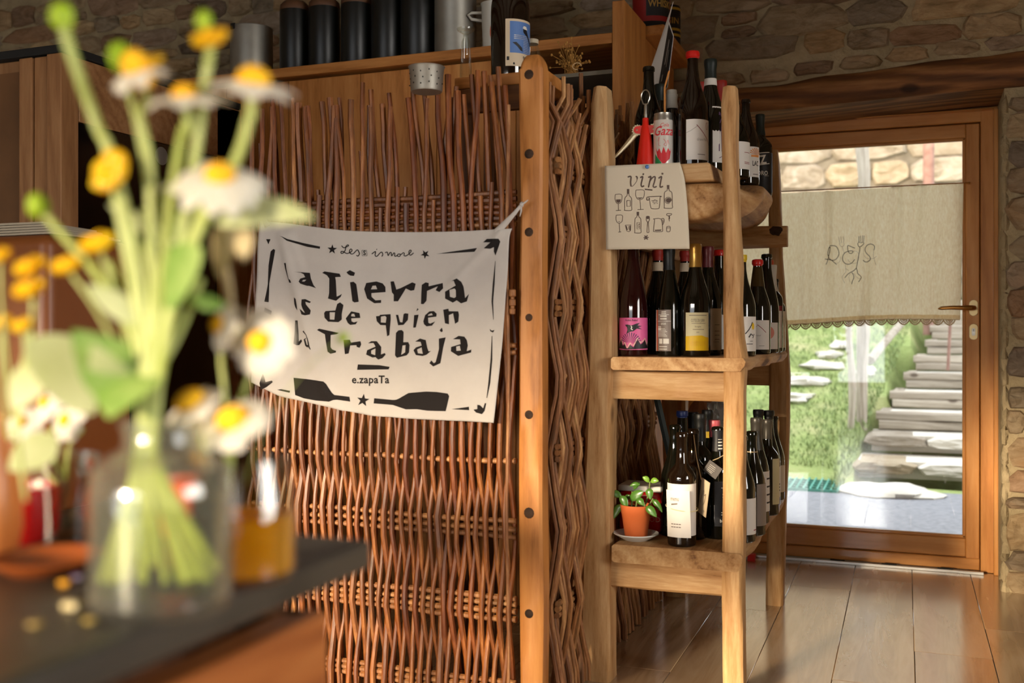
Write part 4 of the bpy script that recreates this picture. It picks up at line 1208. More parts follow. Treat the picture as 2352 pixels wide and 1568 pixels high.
lab(b, .05, .43, -78, 8, P_GREY, [
    (I_ORED, PL([(.10, 0), (.24, 0), (.24, 1), (.10, 1)])), (I_WHITE, both(PL([(0, 0), (.1, 0), (.1, 1), (0, 1)]), lines([.72], .24, .99, .01), T('2020', .6, .66, .07, bold=.02), lines([.83, .765], .42, .78, .035), lines([.9, .94], .5, .75, .02), lines([.875], .3, .9, .012), *[lines([.36 + .035 * k], .27, .8 - .05 * (k % 3), .012) for k in range(6)], lines([.58, .545, .51], .27, .48, .02), PL([(.6, .18), (.9, .18), (.9, .3), (.6, .3)]), PL([(.35, .18), (.55, .18), (.55, .3), (.35, .3)]), lines([.1, .04], .35, .8, .016)))])
b = bottle('bottle with dark red capsule and cream collar glimpsed behind the gold-capsule bottle', 1574, 3.2, ZM, 577, 0.040, 'burgundy', BG, cap='red_paper', caplen=.1, neckband=(P_BEIGE, .80, .885))
b = bottle('bottle with gold capsule and cream and yellow label, middle shelf front', 1597, 2.90, ZM, 561, 0.0424, 'burgundy', BG, cap='gold', caplen=.205)
lab(b, .055, .39, -38, 58, P_CREAM, [
    (I_YEL, PL([(0, 0), (1, 0), (1, .34), (.8, .36), (.66, .40), (.5, .395), (.3, .39), (0, .375)])),
    (I_BROWN, both(T('COTES DU JURA', .5, .79, .115, sx=.44), lines([.92], .15, .88, .015), lines([.71], .25, .82, .01), T('Savagnin', .5, .63, .05), lines([.55], .3, .75, .012), T('2021', .5, .48, .045))),
    (I_ORANGE, lines([.22, .18, .14], .2, .85, .008))])
b = bottle('bottle with burgundy capsule and beige label right of the gold-capsule bottle', 1626, 3.06, ZM, 567, 0.0405, 'burgundy', BG, cap='burgundy', caplen=.19)
lab(b, .05, .43, -28, 75, P_BEIGE, [(I_BROWN, both(lines([.8], .2, .4, .01), lines([.6, .45, .35, .25], .55, .8, .014), T('Carlos', .62, .2, .06, shear=.3)))])
b = bottle('bottle with red wax top just left of the front oak post, middle shelf', 1652, 3.2, ZM, 576, 0.0405, 'burgundy', BG, cap='red_wax', caplen=.05)
lab(b, .05, .38, -40, 60, P_WHITE)
b = bottle('bottle with yellow top and bird label peeping out right of the front oak post', 1703, 3.0, ZM, 586, 0.0405, 'burgundy', BG, cap='yellow', caplen=.07)
lab(b, .05, .39, -20, 80, P_WHITE, [
    (I_YEL, lambda W, H: [poly([(W * (.72 + .08 * math.cos(a)), H * (.72 + .1 * math.sin(a))) for a in [k * .5 for k in range(12)]])]),
    (I_BLACK, both(ST([(.35, .5), (.5, .62), (.62, .75), (.68, .84)], .03), ST([(.5, .4), (.6, .5), (.7, .45)], .04), ST([(.7, .38), (.78, .5)], .03), lines([.2], .4, .7, .02))), (I_GREY, lines([.28], .55, .7, .02))])
b = bottle('bottle with glossy red wax and amber neck beside the black-necked one, middle shelf right', 1740, 3.27, ZM, 598, 0.040, 'burgundy', BG, cap='red_wax', caplen=.06, neckband=(BN, .72, .93))
lab(b, .05, .36, -75, 60, P_WHITE, [(I_RED, ST([(.55, .85), (.7, .72), (.84, .58)], .02)), (I_GREY, both(ST([(.1, .66), (.35, .7), (.58, .82)], .01), T('Grand', .55, .48, .08, shear=.4), lines([.12], .6, .78, .015)))])
b = bottle('bottle with bare black neck and coral disc label reading ROI', 1761, 3.44, ZM, 583, 0.040, 'alsace', BG)
lab(b, .04, .305, -75, 60, P_WHITE, [(I_CORAL, lambda W, H: [poly([(W * (.55 + .27 * math.cos(a)), H * (.62 + .27 * math.sin(a))) for a in [k * .35 for k in range(18)]])]), (I_BROWN, T('ROI', .52, .18, .16))])
b = bottle('small bottle with white capsule and orange tip at the far end of the middle shelf', 1773, 3.57, ZM, 609, 0.037, 'bordeaux', BG, cap='white', caplen=.3)
lab(b, .05, .53, -80, 60, P_WHITE, [(P_GREY, PL([(.1, 0), (.6, 0), (.6, .4), (.1, .4)])), (I_RED, PL([(.3, .88), (1, .88), (1, 1), (.3, 1)]))])
ob('tip', M().lathe([(.006, b.H), (.006, b.H + .014), (.003, b.H + .018)], 10), CAPC['orange'], b.t, local=True, label='orange tip')
b = bottle('last bottle of the middle shelf with white printed label against the rear oak post', 1780, 3.72, ZM, 640, 0.037, 'bordeaux', BG)
lab(b, .05, .55, -80, 70, P_WHITE, [(I_RED, lines([.3, .4], .5, .8, .03)), (I_BLACK, lines([.8, .1], .5, .8, .03))])
# lowest shelf
ZL = SH_LOW
b = bottle('front bottle with white label and a card held by a rubber band, lowest shelf', 1566, 2.835, ZL, 992, 0.0397, 'bordeaux', BB)
lab(b, .10, .555, -80, 75, P_WHITE)
def cardfn(x, y):
    a = b.face + math.radians(-30) ; return None
fa = b.face - math.radians(16); cx_, cy_ = math.cos(fa), math.sin(fa); tx_, ty_ = -math.sin(fa), math.cos(fa)
cz0 = b.z + .09 * b.H; cz1 = b.z + .50 * b.H
def cfn(s, z, o=0.0):
    bend = 0.012 * (s / 0.034) ** 2 * 0.7
    r_ = b.R + 0.003 + o - bend
    return (b.X + cx_ * r_ + tx_ * s, b.Y + cy_ * r_ + ty_ * s, z)
cm = M(); n = 8
for i in range(n + 1):
    s = -0.034 + 0.066 * i / n
    for z in (cz0, cz1): cm.v.append(cfn(s + (0.004 if z == cz0 else 0), z)); cm.v.append(cfn(s + (0.004 if z == cz0 else 0), z, 0.0006))
for i in range(n):
    a = i * 4; cm.f += [[a, a + 2, a + 6, a + 4], [a + 1, a + 5, a + 7, a + 3]]; cm.mi += [0, 0]
crd = ob('card', cm, P_WHITE, b.t, smooth=True, label='folded white card strapped to the bottle')
ink('print', [poly([(-.018, .055), (0.0, .057), (0.0, .059), (-.018, .0575)]), text('menu', .011, -.008, .066), ] + [poly([(-.018 + q * .006, y), (-.012 + q * .006 , y), (-.012 + q * .006, y + .0015), (-.018 + q * .006, y + .0015)]) for q in (0, 1.2, 2.4, 3.6) for y in (.022, .017)], lambda x, y: cfn(x, cz0 + y * 1.6, 0.0012), I_BROWN, crd, cutx=0.008)
ob('rubber_band', M().tube([(b.X + (b.R + .0045) * math.cos(b.face + t_), b.Y + (b.R + .0045) * math.sin(b.face + t_), b.z + .335 * b.H + .006 * math.cos(t_ * 1.0 + 2.2)) for t_ in [2 * PI * k / 28 for k in range(29)]], 0.0013, 6), flat('rubber', '#d9cf9f', .6), b.t, smooth=True)
b2 = bottle('bottle with pale glass neck and a drawn paper tag on a string, lowest shelf', 1592, 2.945, ZL, 984, 0.040, 'bordeaux', BB, neckband=(pane('clear_neck_glass', '#b9b08a', .02, 1.6), .80, .995))
def tagthing(B, pc, ax, ay, w, h, mat, art, lbl, strmat):
    """paper tag hanging in front of a bottle; pc centre, ax and ay unit axes of its face"""
    nrm = ax.cross(ay)
    q = [pc + ax * (sx * w / 2) + ay * (sy * h / 2) for sx, sy in ((-1, -1), (1, -1), (1, 1), (-1, 1))]
    mm = M().add([p for p in q] + [p + nrm * 0.0008 for p in q], [(0, 3, 2, 1), (4, 5, 6, 7), (0, 1, 5, 4), (1, 2, 6, 5), (2, 3, 7, 6), (3, 0, 4, 7)])
    tg_ = ob('tag', mm, mat, B.t, label=lbl)
    if art: ink('print', art[1], lambda x, y: pc + ax * x + ay * y + nrm * 0.0012 * (1 if nrm.y < 0 else -1) + nrm * (0.0008 if nrm.y < 0 else 0), art[0], tg_)
STRING = flat('string', '#c9b088', 0.8)
pc = px(1617, 1142, 2.872)
ax = Vector((math.cos(-0.9), math.sin(-0.9), 0)); ax = Vector((0.62, -0.75, -0.2)).normalized(); ay = Vector((0.12, 0.0, 1)).normalized()
tagthing(b2, pc, ax, ay, 0.046, 0.098, P_BEIGE, (I_BROWN, [stroke(smooth2([(-.012, -.018), (-.01, 0), (-.002, .02), (.002, .005), (.01, .012), (.008, -.01), (.0, -.022)]), .0015)]), 'paper tag with a hand-drawn outline', STRING)
ob('string', M().tube([px(1593, 998, 2.90), px(1600, 1050, 2.895), px(1611, 1102, 2.88)], 0.0012, 5), STRING, b2.t)
b = bottle('bottle with dark bare neck left of the front bottle, lowest shelf', 1550, 2.97, ZL, 974, 0.042, 'burgundy', BG)
b = bottle('bottle with navy blue capsule at the back of the lowest shelf', 1567, 3.28, ZL, 944, 0.040, 'bordeaux', BG, cap='navy', caplen=.06)
b = bottle('black-capsuled bottle in the back row nearest the navy one, lowest shelf', 1592, 3.36, ZL, 947, 0.040, 'bordeaux', BG, cap='black', caplen=.22)
b = bottle('round-shouldered bottle with black capsule in the middle of the lowest shelf', 1608, 3.14, ZL, 951, 0.041, 'bordeaux', BG, cap='black', caplen=.24)
b = bottle('bottle with dark cap and yellow neck strip, back row of the lowest shelf', 1625, 3.34, ZL, 942, 0.040, 'burgundy', BG, cap='black', caplen=.2, neckband=(I_YEL, .74, .80))
b = bottle('bottle with pink-red capsule at the back left of the front oak post', 1641, 3.19, ZL, 965, 0.039, 'burgundy', BG, cap='pink', caplen=.16)
b = bottle('black-labelled bottle with a grey diamond tag tied to its neck', 1648, 2.98, ZL, 979, 0.0415, 'bordeaux', BG)
lab(b, .12, .52, -12, 75, P_BLACK, [(I_WHITE, both(T('SEL', .5, .68, .13, sx=.8), T('C', .5, .45, .1), lines([.85, .3, .25], .3, .7, .015), T('blanc', .45, .12, .1)))])
lab(b, .78, .97, -60, 60, P_BLACK, [(I_WHITE, lines([.1, .25, .4, .55, .7, .85], .55, .95, .06))], name='neck_label')
pc = px(1637, 1078, 2.915)
ax = Vector((0.80, -0.15, -0.52)).normalized(); ay = Vector((0.5, 0.0, 0.80)).normalized(); ay = (ay - ax * ay.dot(ax)).normalized()
tagthing(b, pc, ax, ay, 0.044, 0.036, flat('tag_dark', '#3c3531', .6), (I_WHITE, [poly([(-.014, y), (.008 - abs(y) * .4, y), (.008 - abs(y) * .4, y + .0006), (-.014, y + .0006)]) for y in (-.011, -.007, -.002, .003, .008)]), 'dark diamond-shaped paper tag with white lines of text', STRING)
ob('string', M().tube([px(1637, 1057, 2.93), px(1650, 1052, 2.935), px(1664, 1044, 2.95)], 0.0011, 5), STRING, b.t)
b = bottle('bottle with white label just right of the front oak post, lowest shelf', 1704, 2.95, ZL, 1000, 0.0385, 'burgundy', BG)
lab(b, .08, .42, 20, 110, P_WHITE, [(I_RED, lines([.1], .4, .8, .03))])
b = bottle('bottle with string round its slender neck, second right of the front oak post', 1727, 3.06, ZL, 989, 0.040, 'burgundy', BG)
lab(b, .1, .5, 20, 100, P_GREY)
ob('string', M().tube([(b.X + .0165 * math.cos(t_), b.Y + .0165 * math.sin(t_), b.z + .80 * b.H) for t_ in [2 * PI * k / 16 for k in range(17)]], 0.0014, 5), STRING, b.t)
b = bottle('bottle with grey metal capsule and white rear label, lowest shelf right', 1737, 3.25, ZL, 960, 0.040, 'burgundy', BG, cap='grey', caplen=.3)
lab(b, .12, .5, 25, 110, P_WHITE, [(I_BLACK, lines([.8, .6, .4, .2], .3, .7, .04))])
b = bottle('squat-shouldered dark bottle with a narrow yellow label, lowest shelf right', 1762, 3.41, ZL, 964, 0.0385, 'bordeaux', BG, cap='grey', caplen=.2)
lab(b, .12, .60, 26, 80, P_CREAM)
b = bottle('bottle with black screw cap seen against the grass, lowest shelf', 1742, 3.55, ZL, 941, 0.0385, 'burgundy', BG, cap='black', caplen=.14)
b = bottle('bottle with black cap and white end label near the rear oak post, lowest shelf', 1766, 3.58, ZL, 943, 0.0385, 'burgundy', BG, cap='black', caplen=.08)
lab(b, .1, .42, 20, 100, P_WHITE, [(I_BLACK, lines([.2, .3, .4], .3, .6, .05))])
b = bottle('last bottle of the lowest shelf standing against the rear oak post', 1777, 3.72, ZL, 955, 0.0385, 'burgundy', BG)
lab(b, .1, .42, 20, 100, P_WHITE)

# ------------------------------------------------------------------ other things on the rack
# red corkscrew
cY = 2.875; cu = 1483
cs = thing('corkscrew', 'oversized red wing corkscrew with steel ring handle on the top shelf', 'corkscrew', (pX(cu, cY), cY, ZT))
cxx = pX(cu, cY)
REDE = flat('red_enamel', '#d8200f', 0.35); STEEL = flat('steel', '#b5b0a5', 0.3, 0.9); BRSTEEL = flat('nickel', '#b9ab8c', 0.4, 0.8)
zc = lambda v: px(cu, v, cY).z
ob('body', M().lathe([(0.028, 0), (0.0275, .008), (0.019, zc(330) - ZT), (0.013, zc(292) - ZT), (0.0095, zc(285) - ZT), (0.009, zc(272) - ZT), (0.007, zc(271) - ZT)], 24, (cxx, cY, ZT)), REDE, cs, smooth=True)
hub = M()
for s in (-1, 1):
    c0 = cxx + s * 0.021
    zz = zc(298)
    pl = [(s * 0.0, .012)] + [(c0 - cxx + s * 0.002 + 0.0105 * math.cos(a) * s, 0.0105 * math.sin(a)) for a in [PI / 2 - k * PI / 8 for k in range(9)]] + [(s * 0.0, -.014)]
    hub.prism(pl, -0.008, 0.008, lambda x, y, d: (cxx + x, cY + d, zz + y))
ob('hub', hub, REDE, cs, bevel=0.001)
for s in (-1, 1):
    gx = cxx + s * 0.0235; zz = zc(298)
    pts = []
    for k in range(28):
        a = k * 2 * PI / 28
        r_ = 0.017 if k % 2 else 0.0138
        pts.append((gx + r_ * math.cos(a), zz + r_ * math.sin(a)))
    g_ = M().prism(pts, cY - 0.0035, cY + 0.0035, lambda x, z, d: (x, d, z))
    # arm sweeping down and out
    e = px(1400, 372, cY - .0) if s < 0 else Vector((cxx + 0.075, cY, zc(330)))
    p0 = Vector((gx + s * 0.004, cY, zz - 0.006))
    mid = p0.lerp(e, 0.5) + Vector((0, 0, -0.008 if s < 0 else 0))
    arm = []
    for k in range(13):
        t = k / 12; arm.append((p0 * (1 - t) ** 2 + mid * 2 * t * (1 - t) + e * t * t))
    g2 = M().add(g_.v, g_.f).tube(arm, [0.0095 * (1 - .72 * (k / 12)) for k in range(13)], 8, flat=0.35)
    ob('arm', g2, BRSTEEL, cs, smooth=False)
    ob('rivet', M().lathe([(0.0028, 0), (0.0022, 0.0012), (0.0001, .0018)], 10, (0, 0, 0)), BRSTEEL, cs, loc=(gx - cs.location.x, -0.0082, zz - ZT), local=True).rotation_euler = (PI / 2, 0, 0)
ob('shaft', M().lathe([(.0055, zc(272) - ZT), (.0055, zc(262) - ZT), (.0045, zc(262) - ZT), (.0045, zc(243) - ZT), (.003, zc(238) - ZT)], 12, (cxx, cY, ZT)), STEEL, cs, smooth=True)
rc = zc(222)
ob('ring_handle', M().tube([(cxx + 0.0125 * math.sin(a), cY - 0.001, rc + 0.019 * math.cos(a) - (0.004 if abs(a - PI) < .7 else 0)) for a in [2 * PI * k / 22 for k in range(23)]], 0.0034, 8, flat=0.6), STEEL, cs, smooth=True)
# printed can
cu = 1524; Yc = 2.875; Xc = pX(cu, Yc); rC = 0.0285
Hc = px(cu, 262, Yc).z - ZT
can = thing('drink_can', 'slim white drink can with red script and red and green print, beside the corkscrew', 'can', (Xc, Yc, ZT))
ob('can_body', M().lathe([(rC * .8, 0), (rC, .006), (rC, Hc * .86), (rC * .99, Hc * .87)], 30, (Xc, Yc, ZT)), flat('can_white', '#dcd5cc', .25, .2), can, smooth=True)
ob('can_collar', M().lathe([(rC * .99, Hc * .87), (rC * .985, Hc * .93), (rC * .93, Hc * .985), (rC * .95, Hc), (rC * .8, Hc), (rC * .78, Hc * .975), (.001, Hc * .975)], 30, (Xc, Yc, ZT)), STEEL, can, smooth=True)
fc = math.atan2(-Yc, -Xc)
def canfn(x, y): a = fc + x / rC; return (Xc + (rC + .0004) * math.cos(a), Yc + (rC + .0004) * math.sin(a), ZT + y)
h_ = Hc
ink('print', [text('Cola', h_ * .095, .002, h_ * .77, sx=.9, shear=.35), text('Gaza', h_ * .23, -.001, h_ * .66, bold=.012, sx=.85, shear=.35)]
    + [stroke(smooth2([(-.016, h_ * .48), (-.012, h_ * .56), (-.014, h_ * .42), (-.008, h_ * .40)]), .0009), stroke(smooth2([(0, h_ * .52), (.006, h_ * .46), (.001, h_ * .42), (.008, h_ * .40), (.012, h_ * .50), (.016, h_ * .42)]), .0011)]
    + [poly([(-.024, h_ * .38), (-.018, h_ * .30), (-.012, h_ * .36), (-.006, h_ * .26), (0, h_ * .38), (.007, h_ * .27), (.013, h_ * .36), (.020, h_ * .30), (.024, h_ * .36), (.018, h_ * .17), (0, h_ * .06), (-.018, h_ * .2)])], canfn, I_RED2, can, cutx=.004)
ink('print', [poly([(-.027, h_ * .27), (-.006, h_ * .10), (-.006, 0.003), (-.027, .003)])], canfn, I_GREEN, can, cutx=.004)
ob('stick', M().tube([(Xc + .004, Yc + .004, ZT + .012), (Xc + .001, Yc + .01, px(1527, 200, 2.88).z), (Xc + .012, Yc + .02, px(1535, 160, 2.88).z)], .0028, 7), PINEW[2], label='thin wooden stick standing in the white drink can', cat='stick', smooth=True)
# leaning folded card sign
A_ = px(1498, 230, 3.16); 
def cardq(uv, Y): return [px(u, v, y) for (u, v), y in zip(uv, Y)]
card = thing('menu_card', 'tall folded card, white outside and black inside, standing up behind the top shelf bottles', 'card', tuple(px(1515, 300, 3.22)))
q = cardq([(1546, 2), (1535, 45), (1505, 240), (1497, 150)], [3.25, 3.24, 3.22, 3.27])
def quad(q, th=0.001):
    q = [Vector(p) for p in q]; nn = (q[1] - q[0]).cross(q[3] - q[0]).normalized() * th
    return M().add(q + [p + nn for p in q], [(0, 3, 2, 1), (4, 5, 6, 7), (0, 1, 5, 4), (1, 2, 6, 5), (2, 3, 7, 6), (3, 0, 4, 7)])
ob('card_leaf', quad(cardq([(1536, 48), (1505, 235), (1494, 158), (1546, 4)], [3.24, 3.22, 3.26, 3.28])), P_WHITE, card)
ob('card_leaf', quad(cardq([(1547, 82), (1533, 200), (1504, 235), (1536, 48)], [3.19, 3.17, 3.22, 3.24])), P_WHITE, card)
ob('card_leaf', quad(cardq([(1545, 84), (1531, 198), (1507, 228), (1536, 56)], [3.187, 3.167, 3.214, 3.234]), 0.0006), P_BLACK, card, label='black printed face')
def cq(x, y):
    a = Vector(px(1507, 228, 3.212)); b_ = Vector(px(1531, 198, 3.165)); c_ = Vector(px(1545, 84, 3.185)); d_ = Vector(px(1536, 56, 3.232))
    p = (a * (1 - x) + b_ * x) * (1 - y) + (d_ * (1 - x) + c_ * x) * y
    return p + Vector((0, -0.003, 0))
ink('print', [poly([(.35, .45), (.5, .45), (.6, .85), (.45, .85)]), poly([(.25, .2), (.4, .2), (.42, .3), (.28, .3)]), poly([(.6, .4), (.7, .4), (.75, .7), (.65, .7)])], cq, I_GREY, card)
# pot plant
pY = 2.86; pu = 1461
pXc = pX(pu, pY)
sc_ = ob('saucer', M().lathe([(0.0005, .004), (.030, .004), (.034, .0), (.037, .002), (.062, .016), (.0655, .0185), (.064, .021), (.050, .0145), (.036, .009), (.0005, .009)], 36, (pXc - .0, pY, ZL)), flat('white_porcelain', '#dfe1de', 0.2, spec=.6), label='small white porcelain saucer under the terracotta pot', cat='saucer', smooth=True, loc=(pXc, pY, ZL))
pot = thing('potted_succulent', 'jade plant with plump green leaves in a terracotta pot on the lowest shelf', 'plant', (pXc, pY, ZL + .01))
TERR = proc('terracotta', [(0.3, '#c4602c'), (0.7, '#d4713c')], ns=9, rough=0.7, bump=0.1)
zb_ = ZL + .0095
ob('pot', M().lathe([(.0005, 0), (.031, 0), (.0325, .004), (.0415, .066), (.0425, .067), (.0455, .090), (.0455, .0915), (.041, .0915), (.040, .08), (.0005, .078)], 36, (pXc, pY, zb_)), TERR, pot, smooth=True)
ob('soil', M().lathe([(.0405, .082), (.02, .085), (.0005, .083)], 18, (pXc, pY, zb_)), proc('soil', [(.3, '#2a1c12'), (.7, '#4a3524')], ns=60, rough=.95, bump=.8), pot)
JADE = flat('jade_leaf', '#4c7a2c', 0.28, spec=.6); JADE2 = flat('jade_leaf_young', '#79a53a', 0.3, spec=.6); STEMG = flat('succulent_stem', '#6f7a3c', .6)
base = Vector((pXc, pY, zb_ + .08))
def leafp(name, p0, p1, w, th, mat, par, n=9, bendv=Vector((0, 0, 0)), up=None):
    """plump or thin leaf as a lens-shaped solid from p0 to p1"""
    p0, p1 = Vector(p0), Vector(p1); dr = p1 - p0; L = dr.length; t = dr.normalized()
    up = up or Vector((0, -1, .25)); nrm = (up - t * up.dot(t)).normalized(); sd = t.cross(nrm)
    vs = []; k = 8
    for i in range(n + 1):
        f = i / n
        wd = w * (math.sin(PI * min(1, max(0, f)) ** 0.8) ** 0.75 if 0 < f < 1 else 0.04) * .5 + 0.0004
        c = p0 + dr * f + bendv * (4 * f * (1 - f))
        for j in range(k):
            a = 2 * PI * j / k
            vs.append(c + sd * math.cos(a) * wd + nrm * math.sin(a) * th * .5 * (wd / (w * .5)))
    fs = [(i * k + j, i * k + (j + 1) % k, (i + 1) * k + (j + 1) % k, (i + 1) * k + j) for i in range(n) for j in range(k)]
    fs.append(tuple(range(k - 1, -1, -1))); fs.append(tuple(range(n * k, (n + 1) * k)))
    return ob(name, M().add(vs, fs), mat, par, smooth=True)
def lp(u, v, y=0): return px(u, v, pY + y)
leaves = [((1428, 1140), (1397, 1130), .019, 0), ((1427, 1158), (1399, 1198), .022, -.01), ((1426, 1138), (1441, 1168), .022, -.025), ((1436, 1150), (1447, 1136), .015, .01),
          ((1447, 1148), (1478, 1128), .026, -.005), ((1463, 1146), (1480, 1161), .018, -.03), ((1490, 1122), (1494, 1147), .022, -.02), ((1499, 1146), (1521, 1176), .017, 0),
          ((1484, 1163), (1508, 1187), .022, -.03), ((1492, 1107), (1476, 1095), .014, 0), ((1494, 1106), (1513, 1104), .015, -.01), ((1455, 1124), (1470, 1108), .012, .02), ((1470, 1112), (1446, 1116), .012, .01)]
for k, (a, c, w, dy) in enumerate(leaves):
    leafp('leaf', lp(*a, dy), lp(*c, dy - .004), w, .006, JADE2 if k in (9, 10) else JADE, pot, bendv=Vector((0, 0, .003)))
for a, c in (((1460, 1168), (1462, 1146)), ((1440, 1168), (1430, 1142)), ((1450, 1166), (1452, 1128)), ((1478, 1168), (1488, 1140)), ((1488, 1140), (1493, 1106)), ((1486, 1166), (1500, 1144)), ((1436, 1168), (1427, 1158))):
    ob('stem', M().tube([lp(*a), lp((a[0] + c[0]) / 2 + 1, (a[1] + c[1]) / 2), lp(*c)], .0024, 6), STEMG, pot, smooth=True)
# red canister with white lid
rb = thing('red_canister', 'red canister with a white lid behind the potted jade plant', 'canister', (pX(1477, 3.0), 3.0, ZL))
rX = pX(1477, 3.0); rw = 0.063
ctop = px(1477, 1121, 3.0).z
ob('canister_body', M().box(rX - rw, rX + rw, 2.955, 3.06, ZL, ctop - .004), flat('red_tin', '#cc1212', .3), rb, bevel=.012, seg=4)
ob('lid', M().box(rX - rw - .002, rX + rw + .002, 2.953, 3.062, ctop - .004, ctop + .014), flat('white_plastic', '#d8d8d2', .4), rb, bevel=.004, seg=3)
ink('print', [text('FOOD', .022, 0.028, 0, bold=.0)], lambda x, y: (rX + x + .004, 2.9545, px(1521, 1195, 2.95).z + y), flat('faint_print', '#d89a90'), rb)
# crumpled clear bag at the back of the lowest shelf
bgm = M().blob((pX(1615, 3.70), 3.70, ZL + .17), .07, .05, .17, 22, 16, .8, seed=8)
ob('brown_bag', bgm, pk, label='crumpled brown paper bag standing behind the bottles of the lowest shelf', cat='bag', smooth=True)
ob('clear_bag', M().blob((pX(1646, 3.62) , 3.62, ZL + .30), .026, .02, .05, 22, 16, 1.2, seed=3).tube([(pX(1646, 3.62), 3.62, ZL), (pX(1646, 3.62), 3.62, ZL + .27)], .02, 8), flat('frosted_plastic', '#cfcac2', .15, trans=.5), label='crumpled clear plastic bag at the back of the lowest shelf', cat='bag', smooth=True)

# ------------------------------------------------------------------ pots, tins and bottles on the cupboard
ZC = 2.032; CYC = 3.62
POTM = proc('brushed_aluminium', [(.3, '#9a968c'), (.7, '#aeaaa0')], scale=(1, 1, 1), ns=9, rough=.5, metal=.8, bump=.05)
def vessel(name, label, cat, u, Y, z, vtop, wpx, mat, prof_fn, group=None):
    X = pX(u, Y); d = Y * math.cos(YAW) - X * math.sin(YAW)
    r = wpx / 2 * d / FPX; H = px(u, vtop, Y).z - z
    t = thing(name, label, cat, (X, Y, z), group)
    return t, X, r, H
t, X, r, H = vessel('saucepan', 'dull aluminium saucepan without lid at the left end of the cupboard', 'pot', 578, 3.66, ZC, 68, 96, None, None)
ob('pan_body', M().lathe([(.001, .002), (r * .96, 0), (r, .008), (r, H), (r * 1.02, H + .002), (r * .98, H + .002), (r * .975, .01), (.001, .008)], 36, (X, 3.66, ZC)), POTM, t, smooth=True)
ob('handle_bracket', M().box(X - r * .5, X - r * .26, 3.66 - r * .99, 3.66 - r * .9, ZC + H * .93, ZC + H * 1.03), DARK, t)
BROWNLID = proc('cork_brown_lid', [(.3, '#4e3220'), (.7, '#6e4a30')], ns=12, rough=.6)
CANM = flat('black_canister', '#0b0d0b', .38)
lbls = ['black cylindrical canister with brown lid nearest the saucepan', 'second black canister from the saucepan with a domed brown lid', 'middle black canister of the row of five with brown domed lid', 'fourth black canister, its lid cut by the picture edge', 'tall black canister beside the large aluminium pot']
for k, (u, vt, w) in enumerate(((677, 28, 68), (745, 22, 72), (819, 14, 72), (890, 2, 74), (961, -30, 82))):
    t, X, r, H = vessel('canister', lbls[k], 'canister', u, CYC, ZC, vt, w, None, None, 'black canisters on the cupboard')
    ob('canister_body', M().lathe([(r * .96, 0), (r, .004), (r, H), (r * .93, H + .002)], 32, (X, CYC, ZC)), CANM, t, smooth=True)
    ob('lid', M().lathe([(r * .97, H), (r * 1.0, H + .006), (r * .97, H + .024), (r * .75, H + .038), (.001, H + .043)], 32, (X, CYC, ZC)), BROWNLID, t, smooth=True)
ob('seedling', M().blob((pX(762, 3.55), 3.6, px(762, -2, 3.55).z + .045), .02, .012, .02, 10, 6, .6, seed=1), flat('dry_yellow', '#a8842a', .8), label='tiny dried yellow flower on the second canister', cat='flower', smooth=True)
t, X, r, H = vessel('stock_pot', 'large brushed aluminium pot with side handle on the cupboard', 'pot', 1046, 3.62, ZC, -60, 96, None, None)
ob('pot_body', M().lathe([(.001, 0), (r * .93, 0), (r, .02), (r, H), (r * 1.04, H + .004), (r * .98, H + .004), (r * .97, .02), (.001, .015)], 40, (X, 3.62, ZC)), POTM, t, smooth=True)
hz = px(1040, 6, 3.6).z
ob('handle', M().tube([(X - .03, 3.62 - r * .98, hz), (X - .028, 3.62 - r - .02, hz - .006), (X, 3.62 - r - .026, hz - .008), (X + .028, 3.62 - r - .02, hz - .006), (X + .03, 3.62 - r * .98, hz)], .0045, 8), STEEL, t, smooth=True)
t, X, r, H = vessel('enamel_pot', 'white enamel pot with loop handle and fruit decoration beside the magnum bottle', 'pot', 1135, 3.6, ZC, 10, 60, None, None)
ENAM = flat('white_enamel', '#cfccc0', .25)
ob('pot_body', M().lathe([(.001, 0), (r * .8, 0), (r * .86, .01), (r * .98, H * .95), (r * 1.05, H), (r * .95, H), (r * .8, .02), (.001, .015)], 36, (X, 3.6, ZC)), ENAM, t, smooth=True)
hz = px(1100, 38, 3.6).z
ob('handle', M().tube([(X - r * .9, 3.6, hz + .012), (X - r - .035, 3.58, hz + .01), (X - r - .045, 3.57, hz), (X - r - .035, 3.58, hz - .014), (X - r * .85, 3.6, hz - .02)], .0058, 8), ENAM, t, smooth=True)
fe = math.atan2(-3.6, -X)
def enfn(x, y):
    a = fe + x / r; rr2 = r * (.86 + .12 * (y / H)) + .0012; return (X + rr2 * math.cos(a), 3.6 + rr2 * math.sin(a), ZC + y)
ink('print', [poly([(-.012, H * .6), (-.004, H * .78), (.004, H * .72), (.014, H * .8), (.010, H * .58)])], enfn, I_GREEN, t, cutx=.006)
ink('print', [poly([(-.014 + .014 * math.cos(a) + .01, H * .42 + H * .16 * math.sin(a)) for a in [k * .5 for k in range(12)]])], enfn, I_ORED, t, cutx=.006)
